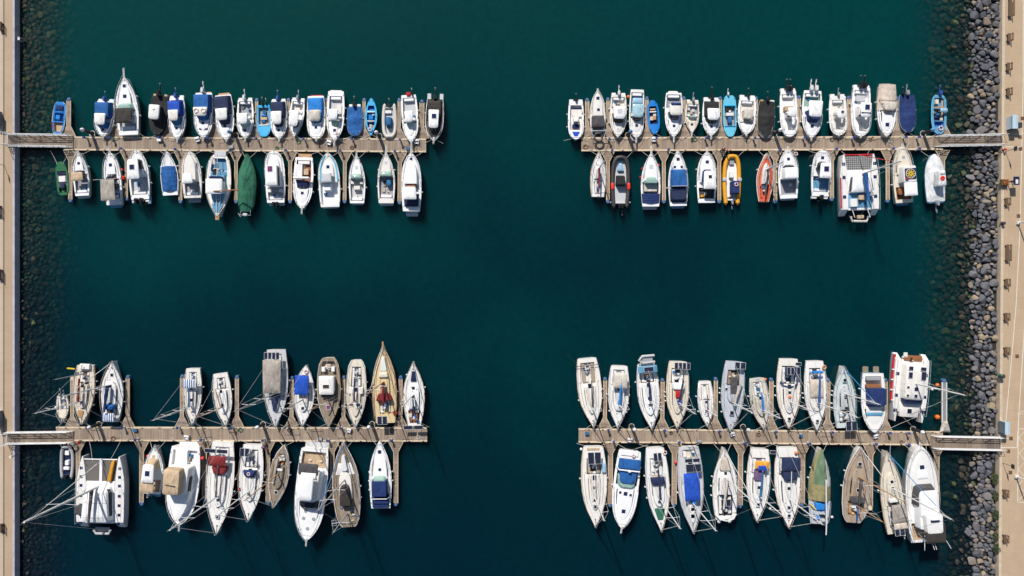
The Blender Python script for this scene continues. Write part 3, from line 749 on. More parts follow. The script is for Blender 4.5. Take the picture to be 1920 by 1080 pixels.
class Boat:
    def __init__(s, bow, stern, beam, label, short, prof_='motor', z=0.85, zb=None, hull='white', deck=None, kind=None, cat="motorboat", name="motorboat",
                 wells=(), rail=True, rub=None, lines=True, fend='', camber=0.05, draft=0.4, flare=0.80):
        zb = z+0.35 if zb is None else zb
        s.z, s.zb, s.kind = z, zb, prof_
        Bp, Sp = W(*bow, zb), W(*stern, z)
        Bp.z = Sp.z = 0
        d = Bp-Sp; s.L = d.length; s.h = beam*PX*(1-z/CAMH)/2
        s.flip = -1 if d.y < 0 else 1           # v always counts to the right of the photo
        s.root = empty(name, Sp, math.atan2(d.y, d.x)-math.pi/2)
        tag(s.root, label, cat, "boats moored along the pontoons")
        s.mid = ((bow[0]+stern[0])/2, (bow[1]+stern[1])/2); s.bowpx = bow; s.sternpx = stern; s.short = short; s.rnd = random.Random(label)
        BOATS.append(s)
        s.hullm, s.deckm = hull, deck or hull
        if hull: s.make_hull(wells, rub, camber, draft, flare)
        s.fittings(cat)
        if rail: s.rail(*((.42, 1) if rail is True else rail))
        if lines: s.mooring(lines)
        for c in fend: s.fender(int(c, 16)/15.0)
    def sheer(s, u): return s.z+(s.zb-s.z)*max(0, (u-0.25)/0.75)**1.6
    def w(s, u): return prof(s.kind, u)*s.h
    def P(s, u, v, z): return Vector((v*s.h*s.flip, u*s.L, z))      # v in half beams
    def Pm(s, u, x, z): return Vector((x*s.flip, u*s.L, z))         # x in metres
    def geo(s): return Geo()
    def done(s, g, name, mat, parent=None, smooth=True, ang=38):
        if s.flip < 0: g.f = [tuple(reversed(f)) for f in g.f]
        return g.make(name, mat, parent or s.root, smooth, ang)
    def make_hull(s, wells, rub, camber, draft, flare):
        us = sorted(set([i/24 for i in range(25)]+[.97, .985]+[w[0] for w in wells]+[w[1] for w in wells]+[p[0] for p in PROF[s.kind]]))
        g = Geo(); rings = []
        for u in us:
            w = s.w(u); sh = s.sheer(u); fl = flare-(0.35*max(0, u-0.6)/0.4)
            lift = draft*max(0, (u-0.8)/0.2)**2
            rings.append([s.Pm(u, -w, sh), s.Pm(u, -w*(fl+1)/2, sh*0.5), s.Pm(u, -w*fl, 0.02), s.Pm(u, -w*0.45, -draft*.7+lift*.7), s.Pm(u, 0, -draft+lift), s.Pm(u, w*0.45, -draft*.7+lift*.7), s.Pm(u, w*fl, 0.02), s.Pm(u, w*(fl+1)/2, sh*0.5), s.Pm(u, w, sh)])
        n = 9; b = 0
        for r in rings: g.v += [tuple(p) for p in r]
        for i in range(len(rings)-1):
            for j in range(n-1):
                a = i*n+j; g.f.append((a+1, a, a+n, a+n+1)); g.m.append(0)
        g.f.append(tuple(range(n))); g.m.append(0); g.f.append(tuple((len(rings)-1)*n+j for j in reversed(range(n)))); g.m.append(0)
        s.done(g, "hull", s.hullm)
        # deck with the wells left open
        g = Geo(); inn = []
        def well_at(u0, u1):
            for wl in wells:
                if wl[0]-1e-6 <= u0 and u1 <= wl[1]+1e-6: return wl
            return None
        def wi(wl, u): return min(s.w(u)*wl[2], s.w(u)-0.10) if s.w(u) > 0.25 else s.w(u)*0.5
        for i in range(len(us)-1):
            u0, u1 = us[i], us[i+1]; wl = well_at(u0, u1)
            w0, w1, h0, h1 = s.w(u0), s.w(u1), s.sheer(u0), s.sheer(u1)
            if wl is None:
                k = len(g.v)
                for u, w, h in ((u0, w0, h0), (u1, w1, h1)):
                    for t in (-1, -.5, 0, .5, 1): g.v.append(tuple(s.Pm(u, w*t, h+camber*(1-t*t)*min(1, w))))
                for j in range(4): g.f.append((k+j, k+j+1, k+j+6, k+j+5)); g.m.append(0)
            else:
                a0, a1 = wi(wl, u0), wi(wl, u1)
                for t in (-1, 1):
                    g.add([s.Pm(u0, t*w0, h0), s.Pm(u1, t*w1, h1), s.Pm(u1, t*a1, h1+0.02), s.Pm(u0, t*a0, h0+0.02)], [(0, 1, 2, 3)])
        s.done(g, "deck", s.deckm, ang=25)
        for wl in wells:
            g = Geo(); wm = wl[4] if len(wl) > 4 else 'lgrey'; zf = wl[3]
            seg = [u for u in us if wl[0]-1e-6 <= u <= wl[1]+1e-6]
            for u0, u1 in zip(seg, seg[1:]):
                a0, a1 = wi(wl, u0), wi(wl, u1)
                g.add([s.Pm(u0, -a0, zf), s.Pm(u0, a0, zf), s.Pm(u1, a1, zf), s.Pm(u1, -a1, zf)], [(0, 1, 2, 3)])
                for t in (-1, 1):
                    g.add([s.Pm(u0, t*a0, zf), s.Pm(u1, t*a1, zf), s.Pm(u1, t*a1, s.sheer(u1)+0.02), s.Pm(u0, t*a0, s.sheer(u0)+0.02)], [(0, 1, 2, 3)])
            for u in (seg[0], seg[-1]):
                a = wi(wl, u); h = s.sheer(u)
                g.add([s.Pm(u, -a, zf), s.Pm(u, a, zf), s.Pm(u, a, h+camber*.5+0.02), s.Pm(u, -a, h+camber*.5+0.02)], [(0, 1, 2, 3)])
            s.done(g, "cockpit", wm, smooth=False)
        if rub:
            g = Geo()
            for t in (-1, 1): g.tube([s.Pm(u, t*(s.w(u)+0.01), s.sheer(u)-0.03) for u in us], 0.055, 6)
            s.done(g, "rubbing_strake", rub)
    # a rounded block: u0..u1 along, half widths v0 at u0 and v1 at u1 (in half beams), top inset
    def blk(s, name, mat, u0, u1, v0, v1, z0, z1, c=0.0, r=0.16, rf=None, top=(0, 0, .94), crown=0.03, parent=None, c1=None, nose=0.0, skew=0.0):
        h = s.h; c1 = c if c1 is None else c1
        y0, y1 = u0*s.L, u1*s.L; rf = r if rf is None else rf
        def ring(du0, du1, sv, z):
            a0, a1 = y0+du0, y1-du1; p = []
            w0, w1 = v0*h*sv, v1*h*sv
            rr_ = min(r, w0*0.9, (a1-a0)*0.45); rq = min(rf, w1*0.98, (a1-a0)*0.48)
            def cor(cx, cy, rad, st, sx):
                for k in range(5):
                    a = st+math.pi/2*k/4
                    p.append((cx+rad*math.cos(a)*1.0, cy+rad*math.sin(a)))
            cor(w0-rr_, a0+rr_, rr_, -math.pi/2, 1); cor(w1-rq, a1-rq, rq, 0, 1); cor(-w1+rq, a1-rq, rq, math.pi/2, 1); cor(-w0+rr_, a0+rr_, rr_, math.pi, 1)
            out = []
            for (x, y) in p:
                t = (y-a0)/max(1e-6, a1-a0); cc = (c+(c1-c)*t)*h
                yy = y+(nose*max(0, 1-(x/max(w1, .01))**2) if t > 0.75 else 0)
                out.append(Vector(((x+cc)*s.flip, yy, z)))
            return out
        g = Geo()
        t0, t1, sv = top; bv = min(0.05, (z1-z0)*0.3)
        rings = [ring(0, 0, 1, z0), ring(t0, t1, sv, z1-bv), ring(t0+bv, t1+bv, sv*0.97, z1)]
        if crown: rings.append(ring(t0+(y1-y0)*.2, t1+(y1-y0)*.2, sv*0.6, z1+crown))
        g.loft(rings); return s.done(g, name, mat, parent)
    # cabin trunk that follows the hull's own plan
    def trunk(s, name, mat, u0, u1, f, z0, z1, f1=None, top=0.88, nose=0.35, parent=None, ft=0.0, rt=0.0):
        f1 = f if f1 is None else f1; uf = u1-(u1-u0)*nose
        def ring(u0_, u1_, k, z):
            R_, L_ = [], []
            for i in range(15):
                t = i/14; t = 1-(1-t)**1.4; u = u0_+(u1_-u0_)*t; ff = f+(f1-f)*t
                q = 1.0 if u < uf else math.sqrt(max(0.0, 1-((u-uf)/(u1_-uf+1e-6))**2.4))
                ww = max(0.02, s.w(u)*ff*k*q)
                R_.append(s.Pm(u, ww, z)); L_.append(s.Pm(u, -ww, z))
            return R_+L_[::-1]
        g = Geo(); d = 0.04/s.L
        g.loft([ring(u0, u1, 1, z0), ring(u0+rt, u1-ft, top+.03, z1-0.04), ring(u0+rt+d, u1-ft-d, top, z1), ring(u0+rt+(u1-u0)*.15, u1-ft-(u1-u0)*.15, top*.5, z1+0.05)])
        return s.done(g, name, mat, parent, ang=30)
    def cover(s, mat, prof_z, u0=0.0, u1=1.0, over=0.03, name="cover", ridge=0.5, mats=None, rows=None, parent=None, cx=0.0):
        """canvas over the hull; prof_z: (u, ridge height above the sheer)"""
        g = Geo(); us = [u0+(u1-u0)*i/22 for i in range(23)]
        def hz(u):
            for (a, x), (b, y) in zip(prof_z, prof_z[1:]):
                if u <= b: return x+(y-x)*(u-a)/(b-a+1e-9)
            return prof_z[-1][1]
        rnd = random.Random(name+mat); cols = (-1.0, -1.0, -.72, -.38, 0, .38, .72, 1.0, 1.0)
        for u in us:
            w = s.w(u)+over; sh = s.sheer(u); hh = hz(u)
            for j, t in enumerate(cols):
                e = abs(t)
                zz = sh-0.14 if j in (0, 8) else sh+0.03+hh*(1-e**1.25 if ridge else (1 if e < .8 else 0))+rnd.uniform(-.06, .06)*(0 if e == 1 else 1)
                g.v.append(tuple(s.Pm(u, w*t+(cx*s.h*(1-e)), zz)))
        n = len(cols)
        for i in range(22):
            for j in range(n-1):
                a = i*n+j; g.f.append((a, a+1, a+n+1, a+n)); m_ = 0
                if mats and rows: m_ = rows(us[i], cols[j])
                g.m.append(m_)
        g.f.append(tuple(reversed(range(n)))); g.m.append(0); g.f.append(tuple(22*n+j for j in range(n))); g.m.append(0)
        return s.done(g, name, mats or mat, parent, ang=60)
    def fittings(s, cat):
        g = Geo()
        for u in (.08, .5, .88):
            for t in (-1, 1):
                c = s.Pm(u, t*max(.05, s.w(u)-.10), s.sheer(u)+.06); g.tube([c+Vector((0, -.13, 0)), c+Vector((0, .13, 0))], .028, 5)
        s.done(g, "deck_cleats", 'darkmetal')
        if cat == "sailboat":
            for t in (-1, 1):
                g = Geo(); g.tube([s.Pm(u, t*(s.w(u)-.035), s.sheer(u)+.03) for u in [i/16 for i in range(17)]], .03, 5); s.done(g, "toe_rail", 'darkalu' if s.rnd.random() < .6 else 'tanwood')
            g = Geo()
            for t in (-1, 1): g.tube([s.Pm(u, t*s.w(u)*.72, s.sheer(u)+.045) for u in (.34, .5, .62, .72)], .022, 4)
            s.done(g, "genoa_track", 'darkmetal')
        elif cat in ("motorboat", "motor yacht"):
            g = Geo(); k = s.rnd.uniform(.78, .86)
            R_ = [s.Pm(u, s.w(u)*k, s.sheer(u)+.05) for u in (.55, .65, .75, .84, .91, .95)]; L_ = [s.Pm(u, -s.w(u)*k, s.sheer(u)+.05) for u in (.55, .65, .75, .84, .91, .95)]
            g.tube(R_+L_[::-1], .028, 5); s.done(g, "deck_moulding", 'mgrey')
    def rail(s, u0=.42, u1=1.0, h=0.5, inset=0.08, r=0.022):
        g = Geo(); us = [u0+(u1-u0)*i/10 for i in range(11)]
        R_ = [s.Pm(u, max(0.05, s.w(u)-inset), s.sheer(u)+h*min(1, (u-u0)/(u1-u0)*6+0.05)) for u in us]
        L_ = [s.Pm(u, -max(0.05, s.w(u)-inset), s.sheer(u)+h*min(1, (u-u0)/(u1-u0)*6+0.05)) for u in us]
        g.tube(R_+L_[::-1], r, 5)
        for i in (1, 3, 5, 7, 9):
            for q in (R_[i], L_[i]): g.tube([q, (q[0], q[1], s.sheer(us[i]))], r*0.8, 4)
        s.done(g, "guard_rail", 'steel')
    def mooring(s, spec=True):
        mats = 'rope' if spec in (True, 'far', 'side') else spec
        g = Geo(); near = 1 if abs(s.bowpx[1]-(268 if s.bowpx[1] < 540 else 815)) < abs(s.sternpx[1]-(268 if s.bowpx[1] < 540 else 815)) else 0
        u = .93 if near else .05; dirn = 1 if near else -1
        e = s.bowpx if near else s.sternpx
        row = (s.mid[1] < 540); up = s.mid[1] < (268 if row else 815)
        if row: dock = 259.5 if up else 281
        else: dock = (802.5 if s.mid[0] < 960 else 807) if up else (826 if s.mid[0] < 960 else 832)
        y = (abs(dock-e[1])*PX)
        if s.root.name.startswith("rowing") and y > 6: return
        for t in (-1, 1):
            a = s.Pm(u, t*s.w(u)*.8, s.sheer(u)+0.06)
            b = Vector((t*(s.w(u)+0.8+0.4*s.rnd.random()), (s.L if near else 0)+dirn*y, DZ+0.1))
            mid = (a+b)/2; mid.z -= 0.12
            g.tube([a, mid, b], 0.026, 5)
        s.done(g, "mooring_line", mats)
    def fender(s, u, sides=(-1, 1), mat='fender', r=0.12):
        for t in sides:
            if s.rnd.random() < 0.25 and len(sides) == 2: continue
            g = Geo(); c = s.Pm(u, t*(s.w(u)+r*0.95), 0); zt = s.sheer(u)-0.12
            g.loft([[(c.x+q*math.cos(a), c.y+q*math.sin(a), z) for a in [2*math.pi*k/10 for k in range(10)]] for q, z in ((r*.4, zt-.55), (r, zt-.45), (r, zt-.08), (r*.35, zt+.02))])
            g.tube([(c.x, c.y, zt), s.Pm(u, t*s.w(u)*.97, s.sheer(u)+.03)], 0.015, 4)
            s.done(g, "fender", mat)
    def hatch(s, u, v=0.0, w=0.5, l=None, z=None, mat='glass', parent=None, name="hatch"):
        """w, l in metres"""
        l = l or w; z = s.top if z is None else z
        g = Geo(); c = s.P(u, v, z)
        def fr(d, z_): return [(c.x-w/2+d, c.y-l/2+d, z_), (c.x+w/2-d, c.y-l/2+d, z_), (c.x+w/2-d, c.y+l/2-d, z_), (c.x-w/2+d, c.y+l/2-d, z_)]
        g.loft([fr(-.05, z-.06), fr(-.05, z+.025)]); o = g.make(name+"_frame", 'white2', parent or s.root, False)
        g = Geo(); g.loft([fr(0, z+.02), fr(0.01, z+.05)]); g.make("pane", mat, o, False)
        return o
    def outboard(s, v=0.0, mat='outblack', tilt=True, u=-0.01, k=1.0, name="outboard_engine", prop='anchor'):
        g = Geo(); c = s.P(u, v, s.z+0.05); e = empty(name, (c.x, c.y, c.z)); e.parent = s.root
        g.loft([[(sx*k*q, sy*k+dy, z) for sx, sy in ((-.2, -.34), (-.1, -.45), (.1, -.45), (.2, -.34), (.23, .05), (.16, .2), (-.16, .2), (-.23, .05))] for q, dy, z in ((.85, 0, .05), (1, -0.03, .3*k), (.95, -.05, .5*k), (.6, -.06, .6*k))])
        g.make("cowl", mat, e)
        g = Geo()
        if tilt:
            g.tube([(0, -.25, .05), (0, -.95*k, 0.0), (0, -1.25*k, .12)], .075*k, 6); g.loft([[(x*k, y*k, .1+z) for x, y, z in ((-.05, -1.35, 0), (.05, -1.35, 0), (.04, -.95, .05), (-.04, -.95, .05))], [(x*k, y*k, .2+z) for x, y, z in ((-.04, -1.35, 0), (.04, -1.35, 0), (.03, -.95, .05), (-.03, -.95, .05))]])
        else: g.tube([(0, -.2, .05), (0, -.32, -.9)], .08, 6)
        g.make("leg", mat, e)
        g = Geo(); yy, zz_ = (-1.38*k, .16) if tilt else (-.55, -.85)
        for a in range(3):
            b = a*2.09; g.add([(0, yy, zz_), (.06*math.cos(b)-.03, yy-.05, zz_+.06*math.sin(b)), (.17*k*math.cos(b), yy, zz_+.17*k*math.sin(b)), (.12*k*math.cos(b+.6), yy+.05, zz_+.12*k*math.sin(b+.6))], [(0, 1, 2, 3)])
        g.tube([(0, yy-.08, zz_), (0, yy+.1, zz_)], .04, 6); g.make("propeller", prop, e)
    def platform(s, u=-0.10, f=.8, z=0.35, mat='lgrey', split=False):
        w = s.w(0)*f
        g = Geo(); y0 = u*s.L
        for a, b in (((-w, -w*.3), (w*.3, w)) if split else ((-w, w),)):
            g.loft([[(a, y0+.12, q), (a+.12, y0, q), (b-.12, y0, q), (b, y0+.12, q), (b, 0.02, q), (a, 0.02, q)] for q in (z-.1, z)])
        s.done(g, "swim_platform", mat, smooth=False)
    def pulpit(s, l=0.55, mat='white', w=0.13):
        g = Geo(); z = s.zb
        g.loft([[(-w, s.L-.5, q), (w, s.L-.5, q), (w*.8, s.L+l, q), (-w*.8, s.L+l, q)] for q in (z-.06, z+.05)]); g.make("bow_platform", mat, s.root, False)
        g = Geo(); g.tube([(0, s.L-.3, z+.1), (0, s.L+l+.1, z+.1), (0, s.L+l+.12, z-.1)], .035); g.tube([(-.2, s.L+l+.05, z-.1), (0, s.L+l+.14, z-.12), (.2, s.L+l+.05, z-.1)], .03)
        g.make("anchor", 'anchor', s.root)
    def canopy(s, mat, u0, u1, v0, v1, z, th=0.05, name="bimini", r=0.2, crown=0.06, c=0.0, posts=True, zd=None, top=(0.05, 0.05, .97)):
        o = s.blk(name, mat, u0, u1, v0, v1, z-th, z, c=c, r=r, crown=crown, top=top)
        if posts:
            g = Geo(); zd = s.sheer(u0) if zd is None else zd
            for u, v in ((u0+.01, v0), (u1-.01, v1)):
                for t in (-1, 1): g.tube([s.P(u, c+t*v*.93, z-th), s.P((u0+u1)/2 if len(mat) > 2 else u, c+t*v*.98, zd)], .02, 5)
            s.done(g, "support_frame", 'steel', o)
        return o
    def panel(s, u, v, w, l, z, n=1, mat='solar', frame='steel', posts=True, rot=0):
        """solar panels side by side; w (each), l in metres"""
        for i in range(n):
            x0 = v*s.h*s.flip+(i-n/2)*(w+.05); g = Geo(); y = u*s.L
            g.box(x0, x0+w, y-l/2, y+l/2, z-.04, z); o = g.make("solar_panel", frame, s.root, False)
            g = Geo(); g.box(x0+.04, x0+w-.04, y-l/2+.04, y+l/2-.04, z, z+.008); g.make("cells", mat, o, False)
            if posts:
                g = Geo(); g.tube([(x0+w/2, y, z-.04), (x0+w/2, y+.1, s.z)], .025, 5); g.make("post", 'steel', o)
    def seat(s, mat, u0, u1, v0, v1, z0, z1, name="seat"):
        return s.blk(name, mat, u0, u1, abs(v1-v0)/2, abs(v1-v0)/2, z0, z1, c=(v0+v1)/2, r=.06, crown=0)
    def ring(s, u, v, z, r=.32, tube=.08, mats=('whitecloth', 'redbuoy')):
        g = Geo(); g.torus(s.P(u, v, z+tube), r, tube, 16, 7, 'z', True); g.make("life_ring", list(mats), s.root)
    def junk(s, n, u0, u1, v0, v1, z, seed=0, mats=('whitecloth', 'blue2', 'tan', 'black', 'rope', 'lgrey')):
        """coiled rope, crates and bags lying in a cockpit, one part each"""
        rnd = random.Random(str(seed)+s.short)
        for i in range(n):
            u, v = rnd.uniform(u0, u1), rnd.uniform(v0, v1); c = s.P(u, v, z); g = Geo(); k = rnd.random()
            if k < .35:
                for q in range(3): g.torus((c.x, c.y, z+.03+.05*q), .20-.02*q, .032, 12, 5)
                g.make("rope_coil", 'rope' if rnd.random() < .6 else 'blue2', s.root)
            elif k < .7:
                a, b = rnd.uniform(.15, .3), rnd.uniform(.15, .35); q = rnd.uniform(.15, .3)
                g.loft([[(c.x-a*t, c.y-b*t, z_), (c.x+a*t, c.y-b*t, z_), (c.x+a*t, c.y+b*t, z_), (c.x-a*t, c.y+b*t, z_)] for t, z_ in ((.9, z), (1, z+q*.9), (.85, z+q))]); g.make("locker_box", rnd.choice(mats), s.root, False)
            else:
                g.loft([[(c.x+r_*math.cos(a)*1.4, c.y+r_*math.sin(a), z_) for a in [2*math.pi*j/9 for j in range(9)]] for r_, z_ in ((.16, z), (.2, z+.1), (.12, z+.2), (.04, z+.23))]); g.make("bag", rnd.choice(mats), s.root)
    def wheel(s, u, v=0.0, r=.38, z=None):
        z = s.z+.35 if z is None else z; g = Geo(); c = s.P(u, v, z)
        g.torus(c, r, .02, 18, 5, 'y'); 
        for a in (0, 1.05, 2.09): g.tube([c+Vector((r*math.cos(a), 0, r*math.sin(a))), c-Vector((r*math.cos(a), 0, r*math.sin(a)))], .012, 4)
        o = g.make("steering_wheel", 'steel', s.root); g = Geo(); g.box(c.x-.15, c.x+.15, c.y+.05, c.y+.3, s.z-.4, z+.1); g.make("pedestal", 'white', o, False)

    # ---- rigs
    def rig(s, u=.58, h=11, boom=.40, cover='navy', cr=.14, mat='alu', spreaders=2, stay=True, genoa='sail', back=True, zc=None, bu=None, boomv=0.0, stayu=.985, r=.10, radar=False, backu=0.0, sails=True):
        zc = s.top if zc is None else zc
        m = s.P(u, 0, zc); top = Vector((m.x, m.y, h)); k = 1
        g = Geo(); g.tube([(m.x, m.y, s.z-.1), top], r, 8, r*.72)
        for t in (-.22, .22): g.tube([(m.x, m.y, h), (m.x+t, m.y, h+.12)], .015, 4)
        g.tube([(m.x, m.y, h), (m.x, m.y-.1, h+.7)], .012, 4)
        o = s.done(g, "mast", mat)
        zs = [zc+(h-zc)*q for q in ((.36, .68) if spreaders == 2 else (.5,))][:spreaders] if spreaders else []
        if zs:
            g = Geo(); sw = s.h*.62
            for q, zz in enumerate(zs):
                for t in (-1, 1): g.tube([(m.x, m.y, zz), (m.x+t*sw*(1-.15*q), m.y-.12, zz+.04)], .035, 5)
            s.done(g, "spreader", 'steel', o)
            g = Geo()
            for t in (-1, 1):
                g.tube([(m.x+t*s.w(u)*.9, m.y-.1, s.sheer(u))]+[(m.x+t*sw*(1-.15*q), m.y-.12, zz+.04) for q, zz in enumerate(zs)]+[top], .016, 4)
                g.tube([(m.x+t*s.w(u)*.85, m.y-.5, s.sheer(u)), (m.x, m.y, zs[0])], .012, 4)
            s.done(g, "shroud", 'steel')
        if stay:
            b = s.P(stayu, 0, s.zb+.1); t_ = Vector((m.x, m.y, h-.1-(h*.06)))
            g = Geo(); g.tube([b, t_], .018 if not genoa else .03, 4); s.done(g, "forestay", 'steel')
            if genoa:
                d = t_-b; g = Geo(); g.tube([b+d*.06, b+d*.3, b+d*.85], .075, 7, .045); s.done(g, "furled_headsail", genoa)
        if back:
            g = Geo(); g.tube([(m.x, m.y, h), s.P(backu, 0, s.z+.1)], .016, 4); s.done(g, "backstay", 'steel')
        if boom:
            zb = zc+.75; e = Vector((m.x+boomv*s.h*s.flip, m.y-boom*s.L, zb+.05))
            g = Geo(); g.tube([(m.x, m.y-.08, zb), e], .06, 6); bo = s.done(g, "boom", mat)
            if cover:
                d = e-Vector((m.x, m.y, zb)); a = Vector((m.x, m.y-.05, zb+.12)); rings = []
                for i in range(9):
                    t = i/8; p = a+d*t*.97; wv = cr*(1.15-.45*t)*(1+.1*math.sin(i*2.3)); hv = cr*(2.6-1.3*t) if i else cr*3.2
                    rings.append([(p.x+wv*math.cos(q), p.y, p.z+(hv*.5*math.sin(q))) for q in [2*math.pi*j/8 for j in range(8)]])
                g = Geo(); g.loft(rings); s.done(g, "sail_cover", cover)
        if radar:
            g = Geo(); g.cyl((m.x, m.y+.3), .28, zs[0] if zs else 5, (zs[0] if zs else 5)+.2); g.make("radar_dome", 'white2', o)
        return o

def sailboat(bow, stern, beam, label, short, prof_='sail', z=.95, hull='white', deck='cream2', cock=(.07, .30, .50), cockm='lgrey', trunkp=(.32, .74, .56), trunkm=None, ht=.42,
             hatches=(.60, .70), win=True, mast=None, hood=None, bim=None, panels=None, fend='5a', rub=None, seats='white', wheel=True, lines=True, rail=(0.04, 1), cat="sailboat", name="sailing_yacht", junk=3, **kw):
    b = Boat(bow, stern, beam, label, short, prof_, z, z+.3, hull, deck, cat=cat, name=name, wells=[(cock[0], cock[1], cock[2], z-.35, cockm)] if cock else (), rail=rail, fend=fend, rub=rub, lines=lines, draft=.5, flare=.72)
    b.top = z+ht+.12
    if trunkp:
        u0, u1, f = trunkp
        t = b.trunk("coachroof", trunkm or deck, u0, u1, f, z, z+ht+.12, top=.84)
        if win:
            for sd in (-1, 1):
                g = Geo(); n = 8; ua, ub = u0+.05, u1-.13; vs = []
                for i in range(n+1):
                    u = ua+(ub-ua)*i/n; w = b.w(u)*f
                    vs += [b.Pm(u, sd*(w*.955+.012), z+.22), b.Pm(u, sd*(w*.875+.012), z+.44)]
                g.add(vs, [(2*i, 2*i+1, 2*i+3, 2*i+2) for i in range(n)]); b.done(g, "side_window", 'glass', t, smooth=False)
        g = Geo()
        for sd in (-1, 1): g.tube([b.P(u0+.05, sd*f*.55, b.top+.08), b.P((u0+u1)/2, sd*f*.6, b.top+.10), b.P(u1-.12, sd*f*.30, b.top+.07)], .022, 5)
        b.done(g, "handrail", 'tanwood' if b.rnd.random() < .5 else 'steel', t)
    for q in hatches:
        if isinstance(q, (int, float)): b.hatch(q, 0, .46, z=b.top+.03 if trunkp and q < trunkp[1]-.05 else b.sheer(q)+.07, mat='glass')
        else: b.hatch(*q)
    if cock:
        u0, u1, f = cock
        for sd in (-1, 1): b.seat(seats, u0+.02, u1-.01, sd*f*.45*prof(prof_, u0), sd*f*.93*prof(prof_, u0), z-.34, z+.03, "cockpit_seat")
        if wheel: b.wheel(u0+.07, 0, .36)
        if trunkp: b.blk("companionway", 'glass', u1+.005, u1+.07, .14, .14, b.top-.1, b.top+.06, r=.04, crown=0)
        b.junk(junk, u0+.02, u1, -f*.6, f*.6, z+.02)
        g = Geo()
        for sd in (-1, 1):
            c = b.P(u1-.03, sd*(f+.1), z+.03); g.cyl((c.x, c.y), .07, c.z, c.z+.16, 10, .055)
        b.done(g, "winch", 'steel')
    if hood:
        m, u0, u1, v = hood
        b.blk("sprayhood", m, u0, u1, v, v*.86, b.top-.12, b.top+.62, r=.1, rf=.35, top=(0.02, .38, .86), crown=.05)
    if bim:
        m, u0, u1, v, zz = bim; b.canopy(m, u0, u1, v, v, zz)
    if panels:
        for p in panels: b.panel(*p)
    if trunkp and mast:
        um = mast.get('u', .58); g = Geo()
        for k_ in range(5):
            v_ = (-.34, -.22, -.10, .16, .30)[k_]; g.tube([b.P(um, v_*.25, b.top+.05), b.P((um+trunkp[0])/2, v_*.8, b.top+.07), b.P(trunkp[0]+.01, v_, b.top+.06)], .018, 4)
        b.done(g, "running_rigging", 'darkmetal')
        g = Geo()
        for q in range(3): c = b.P(um+.05+.035*q, b.rnd.uniform(-.3, .3), b.top+.02); g.cyl((c.x, c.y), .09, c.z, c.z+.12, 10, .07)
        b.done(g, "deck_vents", 'darkalu')
    # coiled lines and anchor on the foredeck
    g = Geo(); z_ = b.sheer(.93)+.06
    g.cyl((0, b.L*.90), .10, z_-.05, z_+.14, 10); g.tube([(0, b.L*.90, z_+.05), (0, b.L*1.005, b.zb+.06)], .03, 4); g.tube([(-.16, b.L+.02, b.zb-.06), (0, b.L+.1, b.zb-.1), (.16, b.L+.02, b.zb-.06)], .035, 4)
    b.done(g, "anchor_gear", 'anchor')
    if mast: b.rig(**mast)
    return b

